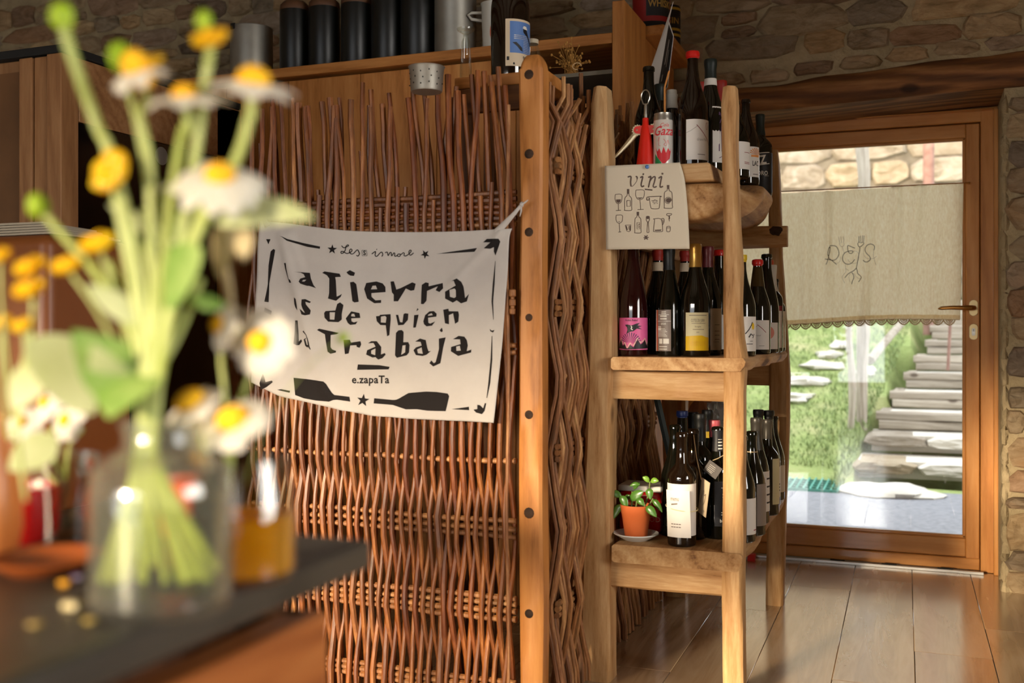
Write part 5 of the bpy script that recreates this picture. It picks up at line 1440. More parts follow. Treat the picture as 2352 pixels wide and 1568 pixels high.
# magnum on the ledge
B = bottle('huge dark brown magnum bottle with blue picture label, standing on the ledge behind the post', 1172, 2.72, 1.70, -190, 0.0555, 'burgundy', BB, group='large bottles', H=0.44)
def magl(W, H_): return [poly([(W * .13, H_ * .28), (W * .97, H_ * .28), (W * .97, H_ * .95), (W * .13, H_ * .95)])]
Lb = lab(B, .085, .385, -14, 86, P_BEIGE, [
    (I_SKY, magl),
    (I_WHITE, lambda W, H_: [poly([(W * .97, H_ * (.30 + .035 * k)), (W * (.55 if k < 8 else .25), H_ * (.30 + .035 * k)), (W * (.55 if k < 8 else .25), H_ * (.313 + .035 * k)), (W * .97, H_ * (.313 + .035 * k))]) for k in range(11)])])
def lab2(arts, a0=-14, a1=86, z0=.085, z1=.385, lift=.0012):
    r_ = B.R + lift; A0 = B.face + math.radians(a0); W = r_ * math.radians(a1 - a0); H_ = (z1 - z0) * B.H
    for ma, f in arts:
        ink('print', f(W, H_), lambda x, y: (B.X + r_ * math.cos(A0 + x / r_), B.Y + r_ * math.sin(A0 + x / r_), B.z + z0 * B.H + y), ma, Lb, cutx=.006)
lab2([(I_WHITE, PL([(.52, .82), (.56, .87), (.66, .87), (.72, .80), (.60, .80)])),
      (P_BLACK, both(PL([(.54, .81), (.68, .80), (.74, .70), (.95, .50), (.92, .46), (.70, .66), (.60, .70), (.54, .74)]), PL([(.2, .50), (.32, .51), (.5, .40), (.52, .32), (.44, .34), (.34, .42)]), T('tonto', .68, .20, .11, bold=.02, sx=.9), T('con', .82, .09, .09, bold=.02), PL([(.04, .12), (.11, .12), (.11, .2), (.04, .2)]), PL([(.22, .03), (.28, .03), (.26, .08), (.22, .07)])))])
# upturned glass goblet
gY = 2.70; gX = pX(1070, gY); g0_ = 1.70
gt_ = px(1070, 66, gY).z - g0_
gob = thing('upturned_glass', 'footed clear glass standing upside down on the ledge left of the magnum', 'glass', (gX, gY, g0_))
ob('bowl', M().lathe([(.018, 0), (.0165, gt_ * .35), (.012, gt_ * .78), (.0075, gt_ * .84), (.007, gt_ * .9), (.025, gt_ * .97), (.026, gt_), (.001, gt_)], 20, (gX, gY, g0_)), CLEARG, gob, smooth=True)
ob('cloth_scrap', M().blob((pX(1090, 2.66), 2.66, 1.706), .022, .015, .007, 12, 6, .7, seed=4), flat('navy_cloth', '#2b3252', .9), label='scrap of navy cloth beside the upturned glass', cat='cloth', smooth=True)
jY = 2.80; jX = pX(1222, jY)
jr = thing('glass_jar', 'clear glass jar with pale lid half hidden behind the magnum bottle', 'jar', (jX, jY, 1.70))
ob('jar_body', M().lathe([(.024, 0), (.026, .01), (.026, .10), (.018, .125), (.018, .135)], 22, (jX, jY, 1.70)), CLEARG, jr, smooth=True)
ob('lid', M().lathe([(.019, .13), (.019, .142), (.001, .145)], 20, (jX, jY, 1.70)), flat('pale_lid', '#c8bda6', .5), jr, smooth=True)
# perforated aluminium cup on a stick
kY = 2.478; kX = pX(993, kY); kz0 = px(993, 218, kY).z; kz1 = px(993, 162, kY).z
kc_ = thing('perforated_cup', 'perforated aluminium cup hooked over the tips of the wicker sticks', 'cup', (kX, kY, kz0))
ob('cup_body', M().lathe([(.001, 0), (.040, 0), (.042, .004), (.046, kz1 - kz0 - .004), (.049, kz1 - kz0), (.046, kz1 - kz0), (.041, .005), (.001, .004)], 36, (kX, kY - .035, kz0)), POTM, kc_, smooth=True)
hm = M(); fk = math.atan2(-kY, -kX)
for k in range(16):
    a = fk + (-1.35 + (k // 3) * .5 + (.0 if k % 3 != 1 else .13)); zz = kz0 + (.014 + (k % 3) * .016 + ((k // 3) % 2) * .004)
    c = Vector((kX + .0452 * math.cos(a), kY - .035 + .0452 * math.sin(a), zz))
    hm.blob(c, .0018, .0018, .0022, 6, 4)
ob('holes', hm, DARK, kc_, kind='stuff')
# dried flowers on the side partition
dfm = M(); rd = random.Random(5)
o0 = px(1312, 160, 2.7)
for k in range(70):
    e = o0 + Vector((rd.gauss(0.0, .022), rd.gauss(0, .02), abs(rd.gauss(.03, .02))))
    dfm.tube([o0 + Vector((rd.gauss(0, .008), 0, -.01)), o0.lerp(e, .5) + Vector((rd.gauss(0, .004), 0, .004)), e], .0007, 4)
    dfm.blob(e, .003, .003, .0035, 6, 4, .4, seed=k)
ob('dried_flowers', dfm, flat('straw_brown', '#94692c', .9), label='small tuft of dried brown flowers on top of the side partition', cat='flowers', kind=None)
ob('wire_loop', M().tube([px(1325, 152, 2.63) + Vector((.012 * math.cos(a), 0, .009 * math.sin(a))) for a in [2 * PI * k / 18 for k in range(15)]], .0009, 5), STRING, label='loop of pale string beside the dried flowers', cat='string')
# tins on the corner shelf
wt = thing('whisky_tin', 'red round tin with black panel reading WHIS on the corner shelf', 'tin', (pX(1497, 3.84), 3.84, 2.14))
wX = pX(1497, 3.84) - .012; wr_ = .074
wt.location.x = wX
wX = -0.905
wt.location = (wX, 3.845, 2.14)
ob('tin_body', M().lathe([(wr_, 0), (wr_, .018), (wr_ * .97, .02), (wr_ * .97, .2), (wr_, .205)], 36, (wX, 3.845, 2.14)), flat('tin_red', '#8f1210', .4), wt, smooth=True)
ob('tin_foot', M().lathe([(wr_ * 1.01, 0), (wr_ * 1.02, .004), (wr_ * 1.02, .018), (wr_, .02)], 36, (wX, 3.845, 2.14)), DARK, wt, smooth=True)
fw = math.atan2(-3.845, -wX)
def tinfn(x, y, o=.001): a = fw + x / wr_; return (wX + (wr_ * .975 + o) * math.cos(a), 3.845 + (wr_ * .975 + o) * math.sin(a), 2.14 + y)
pnl = ink('panel', [poly([(-.02, .04), (.09, .04), (.09, .13), (-.02, .13)])], tinfn, P_BLACK, wt, cutx=.01)
ink('print', [text('WHISKY', .038, .045, .085, bold=.02, sx=.8)], lambda x, y: tinfn(x, y, .002), flat('gold_print', '#a8803a'), pnl, cutx=.01)
gX2, gY2 = -0.885, 4.07
gn = thing('gin_tin', 'black and yellow banded tin reading GIN behind the whisky tin', 'tin', (gX2, gY2, 2.14))
ob('tin_body', M().lathe([(.045, 0), (.045, .15), (.043, .155), (.001, .155)], 30, (gX2, gY2, 2.14)), P_BLACK, gn, smooth=True)
for z in (.03, .052, .135):
    ob('band', M().lathe([(.0457, z), (.0457, z + .01)], 30, (gX2, gY2, 2.14)), flat('band_yellow', '#b8922a', .5), gn, smooth=True)
fg = math.atan2(-gY2, -gX2)
ink('print', [text('GIN', .034, .014, .09, bold=.02)], lambda x, y: (gX2 + .0458 * math.cos(fg + x / .045), gY2 + .0458 * math.sin(fg + x / .045), 2.14 + y), MATS['gold_print'], gn, cutx=.008)
# ------------------------------------------------------------------ printed banner on the partition
BANC = cloth('banner_cotton', [(0.3, '#bdb6b0'), (0.7, '#cbc5be')], trans=0.12, weave=700, ns=3)
BANI = flat('banner_ink', '#221e1d', 0.85, spec=.15)
BY = 2.452
def interp(tab, x):
    if x <= tab[0][0]: return tab[0][1]
    for (a, va), (b_, vb) in zip(tab, tab[1:]):
        if a <= x <= b_:
            t = (x - a) / (b_ - a); return va + (vb - va) * t
    return tab[-1][1]
TOPE = smooth2([(598, 508), (660, 513), (715, 520), (790, 529), (860, 532), (960, 533), (1060, 531), (1120, 528), (1177, 525)], 4)
BOTE = smooth2([(576, 878), (640, 908), (700, 922), (780, 941), (800, 944), (860, 955), (900, 957), (960, 962), (1050, 966), (1133, 971)], 4)
LEFE = smooth2([(598, 508), (593, 560), (588, 660), (583, 760), (576, 878)], 4)
RIGE = smooth2([(1177, 525), (1171, 552), (1167, 620), (1158, 720), (1150, 820), (1141, 900), (1133, 971)], 4)
def at_(c, t):
    k = t * (len(c) - 1); i = min(int(k), len(c) - 2); f = k - i
    return (c[i][0] * (1 - f) + c[i + 1][0] * f, c[i][1] * (1 - f) + c[i + 1][1] * f)
def segd(u, v, a, b_):
    dx, dy = b_[0] - a[0], b_[1] - a[1]
    t = max(0, min(1, ((u - a[0]) * dx + (v - a[1]) * dy) / (dx * dx + dy * dy)))
    s = ((u - a[0]) * dy - (v - a[1]) * dx) / math.hypot(dx, dy)
    return math.hypot(u - a[0] - t * dx, v - a[1] - t * dy), s, t
def banfold(u, v):
    y = 0
    for a, b_, w, h in (((650, 545), (715, 800), 13, .007), ((715, 800), (750, 900), 12, .005), ((1150, 535), (1040, 650), 9, .0055), ((1040, 650), (960, 720), 12, .003), ((668, 540), (700, 640), 9, .004), ((1165, 540), (1110, 760), 26, .003), ((640, 900), (610, 700), 22, .004),
                     ((750, 900), (800, 960), 12, .004), ((830, 930), (860, 965), 9, .0035), ((1040, 975), (1080, 860), 12, .0025), ((1000, 860), (900, 905), 26, .002)):
        d, s, t = segd(u, v, a, b_)
        y -= h * math.exp(-(d / w) ** 2) * (1 - .3 * t)
    y += .006 * noise.noise(Vector((u / 170, v / 210, 1))) + .0016 * noise.noise(Vector((u / 40, v / 50, 7)))
    e = max(0, (v - 880) / 90)
    y += .0035 * math.sin(u / 19 + v / 30) * e * e * (1 if u < 1000 else .4)
    return y
def bfn(u, v, o=0.0):
    p = px(u, v, BY); return Vector((p.x, BY + banfold(u, v) - o, p.z))
ban = thing('printed_banner', 'pale cotton banner with black Spanish lettering and bottle silhouettes tied to the wicker partition', 'banner', tuple(px(880, 740, BY)))
bm_ = M(); NU, NV = 90, 66
C00, C10, C01, C11 = LEFE[0], RIGE[0], LEFE[-1], RIGE[-1]
for j in range(NV + 1):
    t = j / NV; L_, R_ = at_(LEFE, t), at_(RIGE, t)
    for i in range(NU + 1):
        s = i / NU; T_, B_ = at_(TOPE, s), at_(BOTE, s)
        q = [(1 - t) * T_[k] + t * B_[k] + (1 - s) * L_[k] + s * R_[k] - ((1 - s) * (1 - t) * C00[k] + s * (1 - t) * C10[k] + (1 - s) * t * C01[k] + s * t * C11[k]) for k in (0, 1)]
        bm_.v.append(tuple(bfn(*q)))
for j in range(NV):
    for i in range(NU):
        a = j * (NU + 1) + i; bm_.f.append([a, a + 1, a + NU + 2, a + NU + 1]); bm_.mi.append(0)
clo = ob('cloth', bm_, BANC, ban, smooth=True)
sol = clo.modifiers.new('thickness', 'SOLIDIFY'); sol.thickness = 0.0008; sol.offset = 0
def A(pts): return [(640 + x / 6.031, 600 + y / 6.031) for x, y in pts]
def Bq(pts): return [(860 + x / 6.031, 600 + y / 6.031) for x, y in pts]
def Cq(pts): return [(580 + x / 7.84, 530 + y / 7.84) for x, y in pts]
def Dq(pts): return [(860 + x / 7.127, 520 + y / 7.127) for x, y in pts]
def Eq(pts): return [(560 + x / 7.84, 820 + y / 7.84) for x, y in pts]
def Fq(pts): return [(840 + x / 6.72, 820 + y / 6.72) for x, y in pts]
def Zq(pts): return [(560 + x / 2.851, 440 + y / 2.851) for x, y in pts]
def star(cx, cy, r, rot=0, n=5, q=.40):
    return [(cx + (r if k % 2 == 0 else r * q) * math.sin(rot + k * PI / n), cy - (r if k % 2 == 0 else r * q) * math.cos(rot + k * PI / n)) for k in range(2 * n)]
big = [
 poly(A([(88, 25), (118, 25), (125, 110), (150, 240), (180, 265), (188, 300), (160, 295), (140, 230), (105, 110)])),
 polyh(A([(230, 145), (440, 160), (455, 240), (490, 330), (525, 372), (430, 340), (400, 340), (310, 310), (288, 280), (310, 240), (380, 220), (360, 180), (320, 158)]), [A([(333, 280), (350, 258), (395, 255), (370, 280)])]),
 poly(A([(612, 160), (645, 140), (855, 172), (872, 215), (795, 220), (803, 280), (808, 490), (850, 470), (880, 450), (865, 490), (800, 547), (688, 515), (705, 440), (712, 240), (680, 195)])),
 poly(A([(948, 150), (995, 122), (1065, 158), (1050, 203), (1000, 198), (968, 178)])),
 poly(A([(995, 290), (1045, 282), (1080, 315), (1108, 560), (1050, 570), (1022, 550)])),
 polyh(A([(1185, 385), (1215, 300), (1355, 278), (1440, 305), (1478, 355), (1480, 425), (1285, 440), (1285, 490), (1340, 540), (1418, 535), (1415, 575), (1325, 580), (1225, 515)]), [A([(1278, 388), (1300, 338), (1345, 335), (1365, 385)])]),
 poly(A([(220, 497), (250, 525), (265, 620), (272, 680), (240, 635), (225, 590)])),
 poly(A([(330, 528), (375, 522), (452, 560), (435, 578), (378, 560), (385, 595), (450, 680), (440, 735), (380, 748), (335, 735), (310, 655), (365, 708), (378, 712), (345, 650), (330, 600)])),
 polyh(A([(790, 680), (815, 590), (855, 568), (900, 605), (875, 730), (875, 805), (830, 842), (690, 835), (640, 780), (635, 715), (655, 688)]), [A([(712, 705), (785, 705), (775, 808), (712, 805)])]),
 polyh(A([(930, 790), (1005, 692), (1115, 715), (1128, 782), (1005, 790), (1008, 830), (1040, 845), (1090, 832), (1065, 872), (990, 880), (955, 850)]), [A([(1002, 760), (1010, 728), (1045, 725), (1058, 765)])]),
 polyh(A([(1343, 760), (1390, 755), (1400, 740), (1545, 730), (1548, 800), (1530, 1020), (1500, 1038), (1480, 885), (1405, 882), (1355, 830)]), [A([(1412, 765), (1470, 755), (1490, 775), (1480, 850), (1410, 845)])]),
 poly(A([(232, 818), (270, 818), (280, 1110), (315, 1080), (328, 1105), (290, 1158), (250, 1162), (205, 1140), (222, 980)])),
 stroke(A([(350, 965), (395, 1020), (425, 1110), (440, 1170), (468, 1220)]), [3.5, 1.2, 2.2, 3.4, 1.5]),
 stroke(A([(395, 1065), (368, 1080), (395, 1160), (432, 1180)]), [1.5, 4, 5, 5]),
 poly(A([(535, 950), (565, 932), (835, 990), (800, 1010), (725, 1020), (722, 1190), (745, 1220), (800, 1240), (795, 1262), (720, 1280), (680, 1250), (660, 1120), (645, 1010)])),
 poly(A([(900, 1090), (985, 1085), (1000, 1125), (1130, 1105), (1142, 1150), (1120, 1198), (1080, 1185), (1075, 1160), (990, 1165), (970, 1275), (920, 1285)])),
 polyh(A([(1235, 1135), (1280, 1105), (1355, 1105), (1420, 1185), (1418, 1290), (1470, 1270), (1485, 1290), (1440, 1340), (1380, 1360), (1340, 1325), (1300, 1332), (1210, 1290), (1225, 1230), (1340, 1180), (1310, 1130)]), [A([(1280, 1235), (1340, 1205), (1338, 1300), (1280, 1280)])]),
 poly(A([(1100, 1427), (1400, 1437), (1545, 1460), (1530, 1495), (1090, 1502)])),
 poly(Bq([(222, 280), (268, 275), (300, 390), (358, 370), (520, 290), (568, 310), (548, 398), (500, 407), (430, 375), (322, 553), (262, 553), (265, 460), (240, 430)])),
 poly(Bq([(653, 325), (705, 290), (750, 300), (748, 345), (950, 300), (958, 375), (905, 425), (848, 400), (880, 345), (725, 410), (720, 545), (680, 592), (642, 590)])),
 polyh(Bq([(1080, 275), (1155, 238), (1210, 285), (1238, 350), (1255, 510), (1310, 450), (1280, 555), (1200, 582), (1140, 540), (1085, 572), (980, 515), (985, 420), (1135, 335), (1115, 270)]), [Bq([(1045, 395), (1115, 375), (1130, 400), (1130, 490), (1105, 508), (1045, 490)])]),
 poly(Bq([(292, 740), (325, 740), (350, 840), (385, 845), (400, 730), (420, 718), (465, 725), (460, 810), (400, 880), (325, 885)])),
 poly(Bq([(580, 690), (592, 648), (612, 665)])), poly(Bq([(548, 745), (612, 738), (570, 915), (535, 918)])),
 polyh(Bq([(675, 830), (700, 745), (760, 692), (820, 688), (860, 725), (855, 765), (740, 780), (745, 850), (770, 862), (838, 832), (795, 890), (720, 900), (685, 870)]), [Bq([(738, 755), (745, 735), (790, 718), (805, 745)])]),
 poly(Bq([(952, 670), (1025, 655), (1030, 690), (1160, 692), (1170, 740), (1160, 835), (1115, 865), (1090, 720), (1030, 745), (1030, 870), (975, 858)])),
 polyh(Bq([(295, 990), (330, 955), (375, 950), (402, 975), (400, 1120), (470, 1118), (490, 1160), (485, 1260), (455, 1300), (315, 1335), (288, 1300)]), [Bq([(390, 1165), (435, 1160), (432, 1260), (375, 1295)])]),
 polyh(Bq([(565, 1110), (630, 1068), (710, 1090), (730, 1190), (750, 1245), (785, 1240), (720, 1295), (670, 1310), (580, 1298), (545, 1230), (580, 1190), (655, 1165), (640, 1115)]), [Bq([(595, 1220), (655, 1190), (672, 1280), (605, 1272)])]),
 poly(Bq([(900, 955), (932, 918), (945, 965), (925, 982)])), poly(Bq([(893, 1070), (985, 1052), (950, 1200), (915, 1410), (820, 1455), (765, 1410), (790, 1370), (825, 1410), (850, 1395), (895, 1210)])),
 polyh(Bq([(1082, 1078), (1160, 1032), (1240, 1042), (1275, 1090), (1290, 1165), (1275, 1245), (1338, 1220), (1335, 1262), (1160, 1310), (1058, 1245), (1060, 1185), (1190, 1145), (1180, 1080)]), [Bq([(1130, 1180), (1180, 1168), (1195, 1235), (1135, 1240)])]),
]
deco = [
 poly(Cq([(250, 150), (330, 150), (290, 245)])), poly(Cq([(515, 95), (570, 110), (650, 150), (900, 215), (1232, 285), (1225, 325), (1000, 290), (800, 230), (640, 180), (560, 115)])),
 poly(Cq([(330, 370), (380, 325), (412, 345), (300, 950), (295, 1285), (220, 1275), (275, 960), (290, 620)])), poly(Cq([(230, 1380), (350, 1440), (340, 1510), (215, 1455)])),
 poly(Cq(star(1450, 335, 92, .05))), poly(Dq(star(835, 455, 78, -.5))),
 poly(Dq([(1015, 448), (1690, 352), (1650, 415), (1200, 440)])),
 poly(Dq([(1790, 260), (1850, 205), (2050, 205), (2075, 250), (1995, 480), (1968, 410), (1970, 340), (1910, 368), (1810, 360), (1920, 265)])),
 stroke(Zq([(1653, 455), (1640, 600), (1630, 720), (1634, 838)]), [.8, 4.2, 3.6, .8]), poly(Zq([(1608, 897), (1622, 910), (1640, 905), (1630, 922), (1614, 915)])), stroke(Zq([(1623, 945), (1620, 1100), (1607, 1250), (1590, 1350)]), [1.2, 4, 4.4, 1.5]),
 poly(Eq([(900, 370), (1150, 395), (1450, 435), (1500, 480), (1600, 640), (1640, 680), (1905, 712), (1920, 798), (1680, 765), (1620, 770), (1540, 800), (1300, 780), (1090, 740), (930, 680)])),
 poly(Eq([(335, 300), (360, 350), (385, 450), (510, 420), (525, 450), (400, 540), (300, 590), (275, 470)])), poly(Eq([(610, 585), (690, 575), (840, 605), (830, 640)])), poly(Eq(star(2155, 775, 118, .12))),
 poly(Fq([(140, 632), (430, 658), (480, 655), (520, 640), (680, 550), (940, 528), (1100, 535), (1270, 560), (1292, 600), (1240, 832), (960, 825), (800, 800), (640, 802), (430, 735), (130, 712)])),
 poly(Fq([(1330, 800), (1590, 765), (1595, 818)])), poly(Fq([(1720, 735), (1760, 740), (1810, 790), (1835, 710), (1858, 710), (1830, 830), (1790, 880), (1700, 855), (1660, 810), (1720, 800)])),
 text('e.zapaTa', 25, 852, 872, bold=.02, sx=.94, flip=True, space=1.05),
]
W2 = 2.1
def sw(pts, f, w=W2): return stroke(f(smooth2(pts, 4)), w)
script = [
 sw([(1618, 268), (1655, 305), (1690, 300), (1745, 270), (1730, 255), (1700, 280), (1685, 350), (1650, 400), (1612, 405), (1612, 375), (1650, 375), (1700, 405), (1740, 405), (1800, 370), (1800, 335), (1775, 335), (1762, 380), (1785, 415), (1830, 410), (1895, 345), (1920, 370), (1935, 415), (1910, 455), (1880, 440)], Cq),
 stroke(Cq([(1980, 352), (2065, 352), (2072, 452), (1985, 450), (1980, 352)]), 1.0), text('S', 14, *Cq([(2026, 402)])[0], bold=.03, flip=True),
 sw([(2155, 418), (2222, 372), (2212, 440), (2245, 458), (2300, 400), (2335, 385), (2350, 430), (2330, 462)], Cq), sw([(2238, 330), (2248, 338)], Cq, 2.4),
 sw([(180, 432), (215, 420), (228, 478), (255, 432), (278, 428), (285, 482), (318, 436), (335, 440), (335, 485), (365, 480), (395, 450), (425, 460), (410, 490), (375, 480), (395, 450), (440, 455), (470, 430), (490, 440), (485, 475), (520, 480), (575, 440), (608, 400), (585, 388), (565, 425), (590, 470), (645, 432)], Dq),
]
ink('lettering', big, lambda u, v: bfn(u, v, .0011), BANI, clo, cutx=7, cuty=7)
ink('lettering', script, lambda u, v: bfn(u, v, .0011), BANI, clo, cutx=7)
ink('bottle_silhouette', [deco[11]], lambda u, v: bfn(u, v, .0011), BANI, clo, cutx=7, cuty=7)
ink('bottle_silhouette', [deco[15]], lambda u, v: bfn(u, v, .0011), BANI, clo, cutx=7, cuty=7)
for k_, d_ in enumerate(deco):
    if k_ not in (11, 15): ink('print', [d_], lambda u, v: bfn(u, v, .0011), BANI, clo, cutx=7, cuty=7)
# twisted corner tied to the post
tp = [px(1140, 534, BY - .002), px(1165, 508, BY - .006), px(1183, 488, BY - .006), px(1196, 472, BY + .0), px(1201, 464, BY + .006)]
ob('tie', M().tube(tp, [.010, .0075, .0052, .004, .003], 10, flat=.45), BANC, ban, smooth=True)
kn = M().blob(px(1198, 470, BY), .0055, .0045, .0065, 10, 6, .4, seed=2)
kn.tube([px(1198, 470, BY), px(1207, 464, BY), px(1213, 459, BY)], [.003, .0022, .0012], 6).tube([px(1197, 472, BY), px(1197, 485, BY), px(1194, 497, BY)], [.003, .0022, .0012], 6)
ob('knot', kn, BANC, ban, smooth=True)
kl = M().blob(px(604, 500, BY), .007, .005, .007, 10, 6, .4, seed=4).tube([px(615, 520, BY), px(604, 500, BY), px(598, 480, BY + .02)], [.01, .006, .003], 8, flat=.5)
ob('tie', kl, BANC, ban, smooth=True)

# ------------------------------------------------------------------ drawn paper poster pinned to the rack
PAP = proc('drawing_paper', [(.3, '#cfc3ac'), (.7, '#d6cbb5')], ns=3, rough=.8, bump=.03)
PY = 2.787
pst = thing('paper_poster', 'square cream paper headed vini with drawn glasses and bottles, pinned to the rack', 'poster', tuple(px(1486, 478, PY)))
def pcurl(u, v):
    t = max(0, (u - 1480) / 100); s = max(0, (480 - v) / 100)
    return -.014 * t * t * s - .003 * math.sin((u - 1390) / 60) + .012 * t * t * t * 0.4
def pfn(u, v, o=0.0):
    p = px(u, v, PY); return Vector((p.x, PY + pcurl(u, v) - o, p.z))
pm_ = M(); n = 26
re_ = smooth2([(1563, 374), (1572, 405), (1576, 440), (1580, 500), (1583, 571)], 5)
for j in range(n + 1):
    t = j / n
    L_ = (1389 + 3 * t, 381 + 192 * t); R_ = at_(re_, t)
    for i in range(n + 1):
        s = i / n; pm_.v.append(tuple(pfn(L_[0] * (1 - s) + R_[0] * s, L_[1] * (1 - s) + R_[1] * s)))
for j in range(n):
    for i in range(n):
        a = j * (n + 1) + i; pm_.f.append([a, a + 1, a + n + 2, a + n + 1]); pm_.mi.append(0)
sheet = ob('sheet', pm_, PAP, pst, smooth=True)
sol = sheet.modifiers.new('thickness', 'SOLIDIFY'); sol.thickness = 0.0006; sol.offset = 0
def Gq(pts): return [(1380 + x / 7.127, 365 + y / 7.127) for x, y in pts]
def gs(pts, w=1.35, sm=True): return stroke(Gq(smooth2(pts, 3) if sm else pts), w)
vini = [gs([(445, 300), (470, 290), (500, 295), (492, 380), (500, 450)], 3.4), gs([(495, 448), (530, 445), (590, 370), (600, 300), (575, 290)], [1.2] * 8 + [3.2] * 8),
        gs([(650, 310), (690, 290), (685, 330), (665, 420), (680, 455), (715, 440)], 3.4), gs([(690, 245), (712, 258)], 4.2),
        gs([(780, 300), (800, 300), (825, 290), (800, 400), (785, 470)], 3.4), gs([(800, 380), (850, 310), (895, 295), (885, 370), (862, 450), (890, 465), (920, 450)], 3.2),
        gs([(950, 320), (1000, 290), (990, 350), (975, 440), (985, 465), (1025, 450)], 3.4), gs([(1000, 240), (1030, 250)], 4.2), gs([(725, 498), (850, 512)], 3.0)]
def gl(cx, top, w, h, stem, base, fill=None, tilt=0):
    out = [gs([(cx - w * .46, top), (cx - w * .5, top + h * .5), (cx - w * .32, top + h * .88), (cx, top + h), (cx + w * .36, top + h * .85), (cx + w * .5, top + h * .5), (cx + w * .44, top), (cx - w * .46, top)]), gs([(cx, top + h), (cx + tilt, stem)], 1.4, False), gs([(cx + tilt - base, stem + 3), (cx + tilt + base, stem - 2)], 1.5, False)]
    if fill: out.append(poly(Gq([(cx - w * .34, top + h * fill), (cx + w * .36, top + h * fill * .97), (cx + w * .28, top + h * .82), (cx, top + h * .93), (cx - w * .26, top + h * .84)])))
    return out
def bt(cx, top, w, bot, neck, fillc=True):
    return [poly(Gq([(cx - 22, top), (cx + 20, top - 2), (cx + 18, top + neck), (cx - 18, top + neck)])), gs([(cx - 16, top + neck), (cx - 20, top + neck * 1.4), (cx - w * .5, top + neck * 2.0), (cx - w * .52, bot - 20), (cx - w * .5, bot), (cx + w * .48, bot), (cx + w * .52, bot - 60), (cx + w * .5, top + neck * 2.0), (cx + 20, top + neck * 1.4), (cx + 14, top + neck)], 1.5)]
draw = gl(292, 582, 112, 150, 842, 42, .55) + gl(645, 512, 140, 158, 828, 50, .78, 12) + gl(305, 922, 108, 130, 1195, 24, None, 8)
draw += [gs([(290, 1028), (320, 1026)], 1.2)]
draw += bt(452, 495, 112, 842, 78) + [gs([(430, 682), (488, 682), (490, 775), (432, 778), (430, 682)], 1.6, False)]
draw += bt(1108, 430, 124, 805, 66) + [poly(Gq([(1112 + 44 * math.cos(a), 680 + 40 * math.sin(a)) for a in [k * .4 for k in range(16)]]))] + [gs([(1108 + 52 * math.cos(a), 680 + 52 * math.sin(a)) for a in [1.2 + k * .4 for k in range(14)]], 1.3)]
draw += [gs([(755, 640), (790, 622), (990, 612), (975, 625)], 1.8), gs([(760, 640), (758, 672), (790, 672), (802, 650), (785, 640)], 2.4), gs([(800, 650), (820, 780), (845, 815), (945, 815), (965, 770), (975, 630)], 1.5),
         gs([(835, 685), (870, 690), (885, 672), (935, 690)], 1.4), gs([(850, 712), (930, 705)], 1.2), gs([(868, 735), (900, 732)], 1.2), gs([(918, 728), (938, 728)], 1.2)]
draw += [gs([(405, 1085), (430, 1180), (470, 1192), (492, 1170), (497, 1078), (405, 1085)], 1.4, False), gs([(420, 1095), (440, 1165)], 2.2), gs([(480, 1090), (478, 1170)], 2.2), gs([(455, 1095), (460, 1150)], 1.0)]
draw += bt(612, 868, 98, 1210, 62) + [gs([(595, 1045), (640, 1040), (645, 1145), (600, 1150), (595, 1045)], 1.1, False), gs([(610, 1065), (635, 1070), (610, 1100), (635, 1110), (615, 1130)], 1.3, False)]
draw += [gs([(752, 940), (750, 1000), (775, 1035), (800, 1000), (798, 940)], 1.6), gs([(765, 935), (767, 985)], 2.6), gs([(784, 935), (784, 985)], 2.6), gs([(772, 1035), (760, 1190), (778, 1205), (795, 1190), (782, 1035)], 1.3)]
draw += [gs([(862, 985), (885, 1000), (868, 1160), (880, 1190), (1000, 1190), (1015, 1150), (990, 985), (862, 985)], 1.5), gs([(990, 985), (1030, 975), (1040, 1020), (1010, 1090)], 1.6), gs([(1000, 1000), (1022, 1010), (1008, 1060)], 1.2), poly(Gq([(885, 1160), (1000, 1155), (985, 1178), (895, 1180)]))]
draw += [gs([(1080, 905), (1100, 895), (1160, 898), (1150, 920), (1105, 930), (1080, 918), (1080, 905)], 1.5), gs([(1118, 925), (1125, 960), (1120, 990), (1128, 1022)], [3] * 6 + [1.2] * 6)]
draw += [gs([(1080, 1112), (1110, 1103), (1138, 1110), (1135, 1180), (1110, 1192), (1082, 1182), (1080, 1112)], 1.5), gs([(1085, 1130), (1138, 1128)], 1.1)]
draw += [gs([(705, 1290), (790, 1285)], 2.2), gs([(720, 1255), (775, 1320)], 2.4), gs([(770, 1250), (718, 1322)], 2.4), gs([(740, 1260), (752, 1315)], 2.0)]
PINK_ = flat('pencil_brown', '#5e4e46', .8)
ink('lettering', vini, lambda u, v: pfn(u, v, .0010), PINK_, sheet, cutx=6)
ink('drawing', draw, lambda u, v: pfn(u, v, .0010), PINK_, sheet, cutx=6)
pn = pfn(1488, 384)
pin = ob('push_pin', M().lathe([(.001, 0), (.0028, .001), (.0055, .004), (.0055, .007), (.0035, .009), (.001, .0095)], 16), flat('pin_blue', '#3f6fb4', .25, spec=.7), label='round blue push pin holding the vini poster', cat='pin', smooth=True, loc=tuple(pn), local=True)
pin.rotation_euler = (PI / 2, 0, 0)

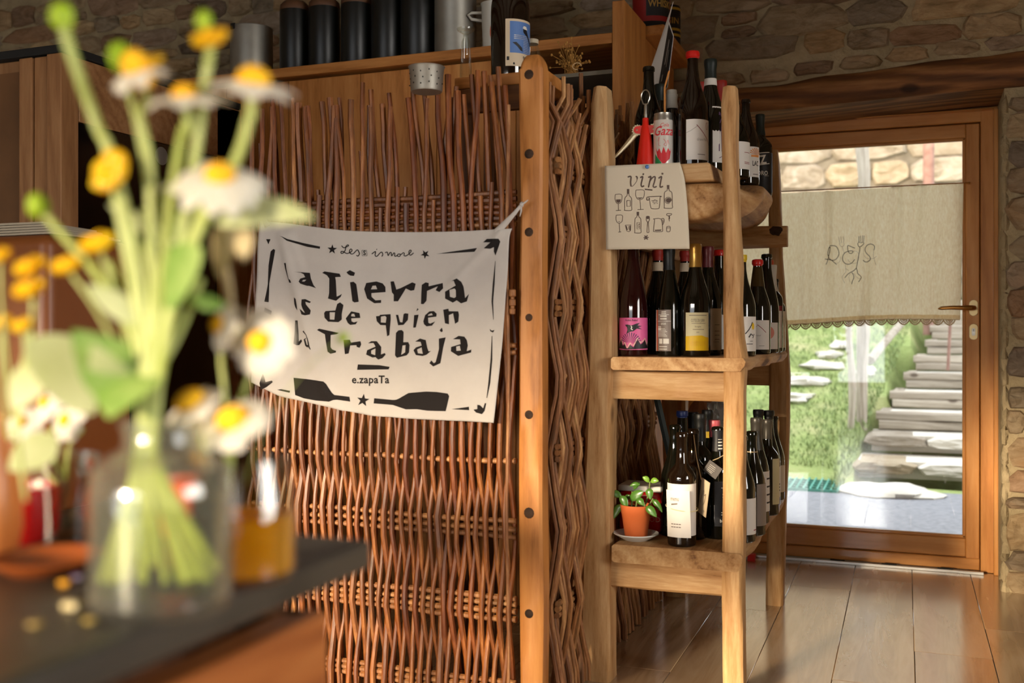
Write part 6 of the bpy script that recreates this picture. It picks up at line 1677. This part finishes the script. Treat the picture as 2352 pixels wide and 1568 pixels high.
# ------------------------------------------------------------------ linen half curtain on the door
LIN = cloth('linen', [(0.3, '#e6d0ac'), (0.5, '#f2e0c0'), (0.7, '#faeed6')], trans=.7, weave=500, ns=150, bump=.6, slub=(1, 1, .3))
CYD = YD - 0.035
cx0 = gx0 + .02; cx1 = px(2213, 600, CYD).x
cz1 = px(2213, 421, CYD).z; cz0 = px(2205, 729, CYD).z
def cfold(x, z):
    t = (cz1 - z) / (cz1 - cz0)
    f = 0
    for xc, w, h, sl in ((-.60, .012, .005, .01), (-.50, .014, .006, .02), (-.40, .02, .006, .0), (-.31, .012, .008, .01), (-.22, .016, .006, -.01), (-.13, .014, .009, -.03), (-.03, .018, .006, -.01), (.06, .02, .009, -.07), (.16, .02, .006, -.05)):
        f -= h * math.exp(-((x - xc - sl * t) / w) ** 2) * (.6 + .4 * math.cos(t * 2 + xc * 20))
    f *= 2.6
    return f + .006 * noise.noise(Vector((x * 6, z * 3, 0))) + .003 * noise.noise(Vector((x * 20, z * 6, 0)))
def czb(x):
    s = (x - cx0) / (cx1 - cx0)
    return cz0 - .024 * (1 - s) ** 1.0 - .006 * math.sin(s * 7)
cur = thing('linen_curtain', 'beige linen half curtain with line emblem and lace hem hanging on the glass door', 'curtain', ((cx0 + cx1) / 2, CYD, cz1))
cm = M(); NU, NV = 110, 30
for j in range(NV + 1):
    for i in range(NU + 1):
        s = i / NU; t = j / NV
        x = cx0 + (cx1 - cx0) * s - .012 * t * s
        ztop = cz1 - .012 * math.sin(PI * min(1, s * 1.0)) * (1 - s) ; z = ztop * (1 - t) + czb(x) * t
        cm.v.append((x, CYD + cfold(x, z), z))
for j in range(NV):
    for i in range(NU):
        a = j * (NU + 1) + i; cm.f.append([a, a + 1, a + NU + 2, a + NU + 1]); cm.mi.append(0)
ccl = ob('cloth', cm, LIN, cur, smooth=True)
hb = M()
for (za, zb2) in ((.0, .014),):
    for i in range(NU + 1):
        x = cx0 + (cx1 - cx0 - .012) * i / NU; z = czb(x)
        hb.v.append((x, CYD + cfold(x, z) - .002, z + za - .003)); hb.v.append((x, CYD + cfold(x, z + zb2) - .002, z + zb2))
    for i in range(NU): hb.f.append([2 * i, 2 * i + 2, 2 * i + 3, 2 * i + 1]); hb.mi.append(0)
ob('hem', hb, LIN, cur, smooth=True)
# lace: scallops with ribs
LACE = flat('ecru_lace', '#d8c7a2', .9)
lm_ = []
pw = .0440; k = 0; x = cx0 + .01
sh = []
while x + pw < cx1 - .01:
    c = x + pw / 2
    sh.append(('s', [(c - pw / 2, .0), (c - pw * .42, -.012), (c - pw * .2, -.0215), (c, -.0245), (c + pw * .2, -.0215), (c + pw * .42, -.012), (c + pw / 2, 0)], .0055))
    sh.append(('s', [(c - pw * .32, -.001), (c - pw * .2, -.012), (c, -.0165), (c + pw * .2, -.012), (c + pw * .32, -.001)], .0032))
    for a in (-60, -38, -18, 0, 18, 38, 60):
        r_ = math.radians(a); sh.append(('l', [(c + .003 * math.sin(r_), -.001), (c + .022 * math.sin(r_), -.022 * math.cos(r_))], .0027))
    for q in (-.5, .5):
        sh.append(('l', [(c + q * pw - .004, -.002), (c + q * pw + .003, -.009)], .0012)); sh.append(('l', [(c + q * pw + .004, -.002), (c + q * pw - .003, -.009)], .0012))
    x += pw
sh.append(('l', [(cx0, -.0015), (cx1 - .014, -.0015)], .005))
ink('lace', [stroke(smooth2(p, 4) if k_ == 's' else p, w) for k_, p, w in sh], lambda x, y: (x, CYD + cfold(x, czb(x)) - .001, czb(x) - .003 + y), LACE, cur, cutx=.02)
# emblem
def Hq(pts): return [(1870 + x / 10.45, 520 + y / 10.45) for x, y in pts]
def hfn(u, v, o=.0018):
    p = px(u, v, CYD); return (p.x, CYD + cfold(p.x, p.z) - o, p.z)
def hs(pts, w=1.5): return stroke(Hq(smooth2(pts, 5)), w)
em = [hs([(285, 915), (320, 850), (350, 740), (380, 600), (385, 490), (350, 560), (335, 660), (360, 760), (430, 812), (520, 790), (585, 700), (590, 600), (540, 490), (460, 460), (380, 470)]),
      hs([(265, 780), (330, 795), (420, 815), (480, 860), (540, 915)]),
      hs([(980, 520), (900, 490), (812, 458), (805, 530), (820, 600), (850, 640), (900, 645), (935, 605), (900, 585), (810, 598), (730, 640), (685, 730), (695, 830), (760, 895), (840, 905), (910, 870), (975, 790)]),
      hs([(1095, 490), (1095, 560), (1065, 720), (1040, 860), (1022, 960), (1015, 1000)]), hs([(1015, 1000), (950, 1060), (870, 1105), (800, 1155), (740, 1230)]), hs([(1015, 1000), (1035, 1070), (1050, 1130), (1115, 1190), (1125, 1240), (1065, 1330)]),
      hs([(905, 1105), (945, 1170), (950, 1240), (915, 1320), (900, 1385)]),
      hs([(1050, 395), (1055, 450), (1095, 492), (1180, 430), (1195, 395)]), hs([(1055, 395), (1090, 378), (1120, 400), (1150, 380), (1190, 395)], .7),
      hs([(1175, 805), (1220, 850), (1290, 850), (1350, 790), (1330, 720), (1260, 650), (1222, 560), (1260, 470), (1350, 425), (1430, 450), (1450, 510), (1430, 570)])]
for x in (1070, 1108, 1155, 1192): em.append(hs([(x + 6, 215 + (x % 7) * 3), (x - 4 if x < 1150 else x - 6, 395)], 1.15))
em2 = [hs([(1430, 570), (1425, 690), (1445, 800), (1490, 930)], .7), hs([(1350, 775), (1430, 765), (1500, 710)], .6), hs([(590, 245), (600, 330), (620, 400)], .8), hs([(640, 240), (650, 330), (655, 400)], .8), hs([(700, 240), (710, 330), (700, 395)], .8), hs([(610, 400), (625, 460), (670, 485), (715, 450), (715, 395)], .7), hs([(680, 485), (710, 600), (720, 640)], .6),
       hs([(935, 590), (1020, 600), (1065, 660), (1070, 780), (1020, 870), (930, 885), (850, 850), (810, 790)], .5), hs([(750, 900), (755, 1000), (760, 1090), (680, 1190), (690, 1270), (735, 1360)], .6), hs([(760, 1010), (830, 1060)], .6), hs([(870, 1130), (835, 1200), (850, 1300), (880, 1345)], .5), hs([(940, 1120), (1040, 1230), (1120, 1250)], .5), hs([(1200, 500), (1185, 650), (1250, 760), (1350, 780)], .5), hs([(640, 730), (620, 830), (560, 880), (480, 870)], .5)]
ink('embroidery', em, hfn, flat('brown_thread', '#4a3020', .9), ccl, cutx=6)
ink('embroidery', em2, hfn, flat('pale_brown_thread', '#8d6f50', .9), ccl, cutx=6, label='paler stitches on the reverse side')
rodz = cz1 + .002
ob('rod', M().tube([(gx0 - .02, CYD, rodz), (gx1 + .016, CYD, rodz)], .0028, 8), BRONZE, cur, smooth=True)
ob('hook', M().tube([(gx1 + .012, CYD + .035, rodz + .004), (gx1 + .012, CYD, rodz + .004), (gx1 + .012, CYD - .006, rodz), (gx1 + .012, CYD, rodz - .006)], .0016, 6), BRONZE, cur)
# ------------------------------------------------------------------ foreground table
TZ = 0.8
tc = pz(855, 1238, TZ)
TX = tc.x; TYB = tc.y
TOPM = proc('slate_table_top', [(.3, '#2c2823'), (.7, '#423c34')], ns=7, rough=.42, bump=.15, spec=.5)
tab = thing('table', 'dark-topped timber table in the foreground carrying the flower vases', 'table', (TX - .6, .5, 0))
ob('table_top', M().box(TX - 1.5, TX, -.35, TYB, TZ - .028, TZ), TOPM, tab, bevel=.006, seg=3)
ob('apron', M().box(TX - 1.42, TX - .035, TYB - .075, TYB - .05, TZ - .145, TZ - .058), DARKW[0], tab, bevel=.003)
APR = wood('cherry_apron', 1, [(0.25, '#7a3f1c'), (0.5, '#9b5a2c'), (0.75, '#b0703c')], rough=.4, rings=.25, knots=False)
ob('apron', M().box(TX - .06, TX - .02, -.3, TYB - .045, TZ - .15, TZ - .058), APR, tab, bevel=.006)
ob('under_top_shade', M().box(TX - 1.4, TX - .07, -.28, TYB - .09, TZ - .06, TZ - .0285), DARK, tab)  # black filler imitating the shadow under the overhanging top
for x, y in ((TX - .12, TYB - .13), (TX - 1.35, TYB - .13), (TX - .12, -.25), (TX - 1.35, -.25)):
    ob('leg', M().box(x - .035, x + .035, y - .035, y + .035, 0, TZ - .06), DARKW[2], tab, bevel=.004)

# ------------------------------------------------------------------ flowers and vases
PETW = None
def leafmat(name, cols, trans=.4, rough=.5):
    m, nt, b, out = _new(name)
    vec, rs = _coords(nt, (1, 1, 1)); f = _noise(nt, vec, 30, 3); r = _ramp(nt, cols); nt.links.new(f, r.inputs[0])
    nt.links.new(r.outputs[0], b.inputs['Base Color']); b.inputs['Roughness'].default_value = rough
    tr = nt.nodes.new('ShaderNodeBsdfTranslucent'); nt.links.new(r.outputs[0], tr.inputs[0])
    mx = nt.nodes.new('ShaderNodeMixShader'); mx.inputs[0].default_value = trans
    nt.links.new(b.outputs[0], mx.inputs[1]); nt.links.new(tr.outputs[0], mx.inputs[2]); nt.links.new(mx.outputs[0], out.inputs[0])
    return m
PETAL = leafmat('white_petal', [(.3, '#ece8dc'), (.7, '#f8f5ee')], .48, .6)
DISC = proc('yellow_floret', [(.3, '#f0a60a'), (.7, '#ffcc20')], ns=200, rough=.8, bump=.6, bd=.002)
BUTTER = leafmat('buttercup_petal', [(.3, '#f6bc0c'), (.7, '#ffdf2a')], .35, .35)
STG = leafmat('green_stem', [(.3, '#a6b450'), (.7, '#ccd486')], .25, .5)
LFG = leafmat('fresh_leaf', [(.3, '#6f9e34'), (.7, '#b4cc74')], .45, .45)
LFP = leafmat('pale_leaf', [(.3, '#c6cf96'), (.7, '#dfe3b8')], .45, .5)
BUD = leafmat('green_bud', [(.3, '#9cc020'), (.7, '#c0d83c')], .3, .5)
WITH = leafmat('withered_petal', [(.3, '#cdb98c'), (.7, '#e0cfa4')], .3, .7)
def pd(u, v, d):
    """point at camera depth d under photo pixel"""
    r_ = (u - CU) / FPX * d
    return Vector((r_ * math.cos(YAW) - d * math.sin(YAW), r_ * math.sin(YAW) + d * math.cos(YAW), EYE - (v - CV) * d / FPX))
def basis(n):
    n = n.normalized(); a = Vector((0, 0, 1)) if abs(n.z) < .9 else Vector((1, 0, 0))
    x = (a - n * a.dot(n)).normalized(); return x, n.cross(x), n
def petal(c, x, y, n, ang, r0, L, w, droop, par, mat):
    dr = x * math.cos(ang) + y * math.sin(ang); sd = n.cross(dr)
    vs = []; K = 5
    for i in range(K + 1):
        t = i / K; wd = w * .5 * (.45 + .9 * math.sin(PI * min(.97, t * .92 + .06)) ** .8)
        if i == K: wd *= .5
        p = c + dr * (r0 + L * t) - n * (droop * t * t)
        vs += [p - sd * wd - n * .0006, p + n * (.0008), p + sd * wd - n * .0006]
    fs = []
    for i in range(K): fs += [(3 * i, 3 * i + 1, 3 * i + 4, 3 * i + 3), (3 * i + 1, 3 * i + 2, 3 * i + 5, 3 * i + 4)]
    return ob('petal', M().add(vs, fs), mat, par, smooth=True, recalc=False)
fr_ = random.Random(77)
def stemtube(pts, r=.0016):
    pts = [tuple(p) for p in pts]
    P = [Vector(p) for p in pts]; out = []
    Q = [P[0]] + P + [P[-1]]
    for i in range(1, len(Q) - 2):
        for k in range(4):
            t = k / 4; a, b_, c, d = Q[i - 1], Q[i], Q[i + 1], Q[i + 2]
            out.append(.5 * (2 * b_ + (c - a) * t + (2 * a - 5 * b_ + 4 * c - d) * t * t + (3 * b_ - a - 3 * c + d) * t ** 3))
    out.append(P[-1]); return out
def daisy(label, u, v, d, nrm, stem, R=.026, rd=.0085, np_=13, droop=.006, group='daisies', miss=(), dome=.75, sr=.0016):
    c = pd(u, v, d); nrm = Vector(nrm).normalized()
    t = thing('daisy', label, 'flower', tuple(c), group)
    x, y, n = basis(nrm)
    rot = Matrix((x, y, n)).transposed()
    ob('disc', M().blob(c + n * .0012, rd, rd, rd * dome, 14, 8, .1, rot=rot, seed=u), DISC, t, smooth=True)
    for k in range(np_):
        if k in miss: continue
        a = 2 * PI * k / np_ + fr_.uniform(-.12, .12)
        petal(c, x, y, n, a, rd * .75, (R - rd * .75) * fr_.uniform(.85, 1.1), .0108 * R / .026, droop * fr_.uniform(.5, 1.4), t, PETAL)
    ob('calyx', M().blob(c - n * .0035, rd * .75, rd * .75, .004, 10, 6, rot=rot), STG, t, smooth=True)
    pts = stemtube([c - n * .004, c - n * .02 + Vector((0, 0, -.004))] + [pd(*s) for s in stem])
    ob('stem', M().tube(pts, sr, 7), STG, t, smooth=True)
    return t
def yellow(label, u, v, d, R, stem, nrm=(0, -.5, .8), n_=5, group='yellow flowers', sr=.0014):
    R *= 1.15
    c = pd(u, v, d); t = thing('yellow_flower', label, 'flower', tuple(c), group)
    x, y, n = basis(Vector(nrm)); 
    for k in range(n_):
        a = 2 * PI * k / n_ + .3
        dr = x * math.cos(a) + y * math.sin(a)
        q = c + dr * R * .42 - n * R * .1
        rt = Matrix((dr, n.cross(dr), n)).transposed()
        ob('petal', M().blob(q, R * .55, R * .5, R * .30, 10, 6, rot=rt @ Matrix.Rotation(-.5, 3, 'Y')), BUTTER, t, smooth=True)
    ob('centre', M().blob(c + n * R * .1, R * .34, R * .34, R * .3, 10, 6), DISC, t, smooth=True)
    if stem:
        ob('stem', M().tube(stemtube([c - n * R * .3] + [pd(*s) for s in stem]), sr, 7), STG, t, smooth=True)
    return t
def bud(label, u, v, d, r, stem, sr=.0025, tall=1.2):
    c = pd(u, v, d); t = thing('flower_bud', label, 'bud', tuple(c), 'flower buds')
    ob('bud_head', M().blob(c, r, r, r * tall, 12, 8, .15, seed=u), BUD, t, smooth=True)
    ob('stem', M().tube(stemtube([c] + [pd(*s) for s in stem]), sr, 7), STG, t, smooth=True)
    return t
D0 = .74
# main bouquet in the bottle vase; the mouth of the vase is at about (335, 905)
mouth = (325, 1000, D0); foot = (300, 1330, D0)
bud('bright green bud on the longest stem at the top left of the bouquet', 142, 38, D0, .0088, [(160, 110, D0), (225, 290, D0 + .01), (250, 350, D0), (290, 560, D0), (330, 800, D0), mouth, (262, 1340, D0)], sr=.0042)
bud('small green bud at the far left of the bouquet', 88, 472, D0 + .02, .0078, [(135, 530, D0 + .02), (230, 640, D0), (310, 780, D0), (340, 1000, D0), (470, 1330, D0)], sr=.0030)
daisy('daisy with double yellow head nodding at the upper left of the bouquet', 318, 165, D0, (-.1, -.35, .85), [(322, 260, D0), (345, 380, D0), (350, 560, D0), (345, 800, D0), (335, 1000, D0), (238, 1340, D0)], R=.023, rd=.0115, dome=1.3, droop=.009, sr=.0028)
yellow('golden head fused to the double-headed daisy', 352, 138, D0 + .01, .0075, None)
bud('green bud beside the double-headed daisy', 275, 130, D0 + .005, .0085, [(290, 190, D0), (318, 300, D0), (345, 500, D0), (345, 900, D0), (318, 1330, D0)], sr=.002)
daisy('daisy seen edge on in the upper middle of the bouquet', 425, 222, D0 - .01, (0.05, -.25, 1), [(420, 300, D0), (395, 450, D0), (375, 620, D0), (360, 850, D0), (350, 1050, D0), (420, 1340, D0)], R=.030, rd=.0095, dome=.8, droop=.006, sr=.0030)
daisy('daisy with high orange disc at the upper right of the bouquet', 582, 190, D0, (.25, -.2, .95), [(575, 260, D0), (545, 360, D0), (470, 500, D0), (410, 660, D0), (370, 850, D0), (355, 1050, D0), (500, 1310, D0)], R=.031, rd=.0125, dome=.95, droop=.009, sr=.0036)
yellow('yellow globe flower with a green tip at the top of the bouquet', 480, 85, D0 + .01, .0135, [(478, 150, D0), (470, 200, D0), (440, 420, D0), (400, 640, D0), (362, 900, D0), (345, 1100, D0), (285, 1340, D0)], sr=.0035)
ob('green_tip', M().blob(pd(468, 48, D0 + .01), .0065, .006, .008, 10, 6), BUD, label='green tip on top of the yellow globe flower', cat='bud', smooth=True)
yellow('orange-yellow double flower at the left of the stems', 252, 392, D0 - .01, .0165, [(290, 480, D0), (320, 620, D0), (340, 820, D0), (345, 1060, D0), (350, 1300, D0)], nrm=(-.2, -.9, .3), n_=6, sr=.003)
daisy('big tilted daisy with grey-white petals right of the stems', 505, 405, D0 - .01, (.35, -.5, .75), [(478, 470, D0), (450, 520, D0), (400, 660, D0), (365, 860, D0), (350, 1080, D0), (450, 1330, D0)], R=.033, rd=.011, droop=.010, dome=.8, sr=.003)
daisy('pale daisy seen from the side left of the tilted one', 440, 415, D0 + .02, (-.1, -.2, .9), [(425, 480, D0), (395, 640, D0), (355, 900, D0), (340, 1200, D0)], R=.026, rd=.006, droop=.004, sr=.002)
daisy('daisy facing the viewer in front of the banner edge', 598, 785, D0 + .05, (.1, -1, .15), [(590, 830, D0 + .08), (560, 900, D0 + .08), (530, 1000, D0 + .08), (530, 1120, D0 + .08)], R=.028, rd=.0095, droop=.003, sr=.002, group='daisies in the rear jar')
daisy('daisy beside the viewer-facing one, turned to the left', 505, 745, D0 + .05, (-.5, -.8, .2), [(510, 800, D0 + .08), (515, 900, D0 + .08), (520, 1020, D0 + .08), (520, 1120, D0 + .08)], R=.022, rd=.0075, droop=.005, sr=.0018, group='daisies in the rear jar')
daisy('daisy with bright yellow disc at the lower right of the bouquet', 535, 965, D0 + .02, (0, -.6, .7), [(535, 1010, D0 + .06), (530, 1080, D0 + .07), (525, 1150, D0 + .07)], R=.029, rd=.0125, droop=.006, sr=.002, group='daisies in the rear jar')
daisy('daisy with orange disc left of the bright yellow one', 440, 925, D0 + .03, (-.2, -.5, .7), [(455, 980, D0 + .05), (480, 1080, D0 + .07), (500, 1160, D0 + .07)], R=.024, rd=.012, droop=.006, sr=.002, group='daisies in the rear jar')
daisy('small pale daisy near the bottom left of the bouquet', 150, 965, D0 + .22, (-.1, -.9, .3), [(160, 1020, D0 + .24), (150, 1100, D0 + .25)], R=.022, rd=.0065, group='daisies in the small glass')
daisy('small brown-centred daisy above the small pale one', 105, 925, D0 + .24, (-.3, -.8, .5), [(115, 1000, D0 + .24), (140, 1100, D0 + .25)], R=.021, rd=.006, group='daisies in the small glass')
daisy('half-hidden white daisy at the lower left edge', 50, 970, D0 + .24, (.2, -.8, .5), [(70, 1040, D0 + .25), (130, 1110, D0 + .25)], R=.021, rd=.006, group='daisies in the small glass')
# buttercups at the left
ys_ = [('pair of yellow heads right of the stem fork', 222, 555, .0125, D0), ('yellow bud head below the pair', 150, 607, .0105, D0), ('left upper yellow blossom of the edge cluster', 70, 610, .0125, D0 + .03), ('yellow blossom cut by the left picture edge', -4, 585, .0095, D0 + .03), ('cup-shaped yellow blossom of the edge cluster', 68, 660, .0125, D0 + .03), ('low yellow bud at the left edge', 52, 745, .0085, D0 + .03), ('lowest yellow blossom at the left picture edge', -2, 740, .010, D0 + .05)]
for lb_, u, v, r_, d_ in ys_:
    yellow(lb_, u, v, d_, r_, [((u + 300) / 2 if u > 100 else u + 6, v + 110, d_), (300 if u > 100 else 20 + u * .4, v + 260, d_), (330 if u > 100 else 40, 1000, d_), (330 if u > 100 else 60, 1150, d_)], n_=5)
# large leaves
lv = thing('leafy_stem', 'leafy green stem with broad leaves in the middle of the bouquet', 'stem', tuple(pd(330, 900, D0)))
ob('stem', M().tube(stemtube([pd(345, 560, D0), pd(360, 700, D0), pd(345, 850, D0), pd(330, 1000, D0), pd(280, 1340, D0)]), .0042, 8), STG, lv, smooth=True)
for (a, da), (b_, db), w, mt, bend in ((((372, 712), 0), ((462, 570), -.02), .034, LFG, .01), (((335, 850), 0), ((165, 760), -.02), .045, LFG, -.012), (((320, 860), .01), ((250, 960), -.03), .05, LFG, .01), (((480, 505), .01), ((722, 500), .0), .026, LFP, .006),
                                       (((330, 740), .0), ((200, 655), -.01), .018, LFP, .0), (((440, 690), .0), ((520, 700), .02), .014, LFG, .0), (((400, 560), .02), ((250, 470), .02), .012, LFP, .0), (((520, 500), .02), ((505, 640), .03), .018, WITH, .0), (((555, 505), .02), ((560, 600), .02), .015, WITH, .0), (((505, 560), .03), ((535, 720), .05), .007, WITH, 0), (((90, 830), .03), ((30, 940), .02), .03, LFP, 0), (((215, 950), .03), ((60, 780), .01), .042, LFP, .012), (((300, 900), .02), ((215, 790), -.03), .03, LFP, -.008), (((345, 1060), .01), ((365, 1180), .0), .022, LFG, 0), (((420, 620), .02), ((400, 480), .03), .016, LFG, 0), (((130, 1000), .1), ((20, 1080), .08), .034, LFP, 0)):
    leafp('leaf', pd(a[0], a[1], D0 + da), pd(b_[0], b_[1], D0 + db), w, .0016, mt, lv, bendv=Vector((0, 0, bend)), up=Vector((.3, -1, .5)))
for k, (u0, v0, u1, v1) in enumerate(((300, 560, 340, 860), (420, 500, 360, 860), (330, 480, 350, 800), (460, 640, 352, 880), (250, 600, 338, 840), (380, 420, 362, 760))):
    ob('grass_stem', M().tube(stemtube([pd(u0, v0, D0 + .01), pd((u0 + u1) / 2 + 6, (v0 + v1) / 2, D0 + .01), pd(u1, v1, D0), pd(330, 1010, D0), pd(232 + 50 * k, 1335, D0)]), .0030, 7), STG, label=['leftmost thin green stalk of the bouquet', 'green stalk leaning right behind the tilted daisy', 'straight pale green stalk in the middle', 'short stalk curving in from the right', 'short stalk curving in from the left', 'upright green stalk below the edge-on daisy'][k], cat='stalk', smooth=True, group='stalks in the bottle vase')
bud('tiny yellow-green bud in front of the banner lettering', 788, 775, D0 + .10, .0048, [(700, 850, D0 + .09), (620, 960, D0 + .08), (560, 1110, D0 + .08)], sr=.0006, tall=1)
# vases
def jar(name, label, u, vb, d, prof, mat, n=40, water=None):
    X = pd(u, vb, d); t = thing(name, label, 'vase', (X.x, X.y, TZ))
    ob('glass_wall', M().lathe(prof, n, (X.x, X.y, TZ), capt=False), mat, t, smooth=True)
    return t, X
dv = (EYE - TZ) * FPX / (1385 - CV)
DV = D0 * 1.0
vc = pd(372, 1385, DV); 
PROF = [(.001, .001), (.046, .0), (.0495, .005), (.050, .02), (.050, .085), (.048, .098), (.040, .108), (.029, .1135), (.0265, .117), (.0265, .128), (.0285, .130), (.0285, .134), (.026, .1345), (.0235, .128), (.024, .1135), (.037, .105), (.0455, .096), (.0475, .084), (.0475, .008), (.040, .005), (.001, .005)]
VG = pane('vase_glass', '#fbfcf6', .03, 1.3, cap=.35, haze=.045)
va = thing('bottle_vase', 'clear glass milk bottle vase holding the main daisy bouquet', 'vase', (vc.x, vc.y, TZ))
ob('glass_wall', M().lathe(PROF, 40, (vc.x, vc.y, TZ), capb=False, capt=False), VG, va, smooth=True)
ob('thick_base', M().lathe([(.001, .006), (.044, .006), (.046, .012), (.042, .017), (.001, .010)], 32, (vc.x, vc.y, TZ)), pane('base_glass', '#f2ecc8', .08, 2.5, cap=.5), va, smooth=True)
WAT = pane('vase_water', '#f2f4de', .0, .5, 1.33, cap=.1)
ob('water', M().lathe([(.001, .018), (.0465, .018), (.0468, .07), (.001, .0705)], 32, (vc.x, vc.y, TZ)), WAT, va, smooth=True)
jc = pd(520, 1300, D0 + .10)
jv = thing('honey_jar_vase', 'small glass jar of amber yellow liquid with daisies behind the bottle vase', 'vase', (jc.x + .02, jc.y, TZ))
jx, jy = jc.x + .018, jc.y
JR = .042
ob('glass_wall', M().lathe([(.001, .001), (JR * .93, 0), (JR, .006), (JR, .07), (JR * .9, .082), (JR * .88, .096), (JR * .84, .096), (JR * .86, .08), (JR * .95, .068), (JR * .95, .006), (.001, .004)], 36, (jx, jy, TZ), capt=False), CLEARG, jv, smooth=True)
AMB = leafmat('amber_liquid', [(.3, '#eeaa10'), (.7, '#f8bc20')], .6, .1)
ob('amber_liquid', M().lathe([(.001, .0055), (JR * .93, .0055), (JR * .94, .05), (.001, .0505)], 32, (jx, jy, TZ)), AMB, jv, smooth=True)
# small items at the left of the table top
def tpt(u, v): return pz(u, v, TZ)
def tlathe(name, label, cat, u, v, prof, mat, part='body'):
    p = tpt(u, v); t = thing(name, label, cat, (p.x, p.y, TZ))
    ob(part, M().lathe(prof, 30, (p.x, p.y, TZ)), mat, t, smooth=True); return t, p
rc, p = tlathe('red_candle', 'red glass tealight holder at the left edge of the table', 'candle', 42, 1240, [(.001, 0), (.030, 0), (.036, .01), (.037, .05), (.034, .052), (.033, .045), (.001, .044)], flat('red_glass', '#c81e1c', .15, trans=.4))
ob('wax', M().lathe([(.030, .0445), (.001, .0455)], 20, (p.x, p.y, TZ)), flat('pink_wax', '#e08a78', .6), rc)
oc, p = tlathe('orange_cup', 'orange ceramic cup seen through the bottle vase', 'cup', 425, 1225, [(.001, 0), (.026, 0), (.032, .012), (.036, .055), (.033, .055), (.029, .012), (.001, .006)], flat('orange_glaze', '#e2521c', .3))
g2, p = tlathe('tumbler', 'small clear tumbler with a few stems left of the bottle vase', 'glass', 150, 1235, [(.028, 0), (.033, .08), (.031, .08), (.027, .004)], CLEARG)
ob('stems', M().tube([pd(160, 1020, D0 + .24), pd(200, 1100, D0 + .22), (p.x + .005, p.y, TZ + .01)], .002, 6).tube([pd(90, 1030, D0 + .24), (p.x, p.y, TZ + .05), (p.x - .01, p.y, TZ + .01)], .002, 6), flat('dark_stem', '#4a3a22', .7), g2, label='dark stems in the tumbler')
ta, p = tlathe('tan_vase', 'tall peach-orange ceramic vase cut by the left picture edge', 'vase', -28, 1290, [(.001, 0), (.022, 0), (.028, .03), (.026, .07), (.016, .10), (.014, .125), (.012, .125), (.001, .1)], flat('peach_glaze', '#e08a4a', .35))
wd_, p = tlathe('wooden_dish', 'shallow brown wooden dish on the table left of the bottle vase', 'dish', 110, 1310, [(.001, 0), (.030, 0), (.046, .012), (.044, .013), (.028, .004), (.001, .004)], flat('dish_wood', '#9a4e1e', .45))
for k, (u, v, c_, r_, lb_) in enumerate(((150, 1345, '#d89a2a', .006, 'amber glass bead before the wooden dish'), (165, 1400, '#d8c89a', .008, 'pale yellow petal scrap on the table before the dish'), (20, 1275, '#caa24a', .006, 'gold scrap at the left table edge'), (182, 1332, '#4a3c58', .007, 'dark purple scrap beside the amber bead'), (80, 1440, '#8a7440', .006, 'dull yellow crumb on the front of the table'), (205, 1430, '#a08a4a', .005, 'small yellow crumb left of the vase foot'))):
    p = tpt(u, v); ob('scrap', M().blob((p.x, p.y, TZ + r_ * .4), r_, r_ * .8, r_ * .4, 10, 6, .4, seed=k), flat('scrap_%d' % k, c_, .4), label=lb_, cat='scrap', smooth=True)
# ------------------------------------------------------------------ papers and leather box behind the bouquet, at the left
bx = thing('leather_pouffe', 'tan leather box seat at the left edge behind the flowers', 'stool', (-2.25, 1.98, 0))
pA = px(108, 535, 1.9)
ob('seat', M().box(pA.x - .5, pA.x, 1.9, 2.2, .55, pA.z), flat('tan_leather', '#7a4318', .45), bx, bevel=.03, seg=4)
ob('base', M().box(pA.x - .48, pA.x - .02, 1.92, 2.18, 0, .56), flat('brown_base', '#3c2413', .6), bx, bevel=.01)
PAPW = flat('newsprint', '#a89c88', .8)
for k in range(5):
    z = pA.z + .001 + k * .007
    ob('paper', M().add([(pA.x - .42 + .01 * k, 1.93, z), (pA.x - .01 - .012 * k, 1.92 + .006 * k, z), (pA.x - .02 - .02 * k, 2.17, z), (pA.x - .4, 2.18, z), (pA.x - .42 + .01 * k, 1.93, z + .005), (pA.x - .01 - .012 * k, 1.92 + .006 * k, z + .005), (pA.x - .02 - .02 * k, 2.17, z + .005), (pA.x - .4, 2.18, z + .005)],
        [(0, 3, 2, 1), (4, 5, 6, 7), (0, 1, 5, 4), (1, 2, 6, 5), (2, 3, 7, 6), (3, 0, 4, 7)]), PAPW, label=['undermost folded paper of the pile on the leather seat', 'second paper from the bottom of the pile on the seat', 'middle paper of the pile on the leather seat', 'second paper from the top of the pile on the seat', 'topmost paper of the pile on the leather seat'][k], cat='paper', group='papers on the leather seat', bevel=.001)
# red clip on the floor behind the rack
p = pz(1727, 1290, .0)
ob('red_block', M().box(p.x - .02, p.x + .012, p.y, p.y + .04, 0, .03), flat('red_plastic', '#d8201c', .4), label='small bright red block on the floor behind the front oak post', cat='block', bevel=.003)
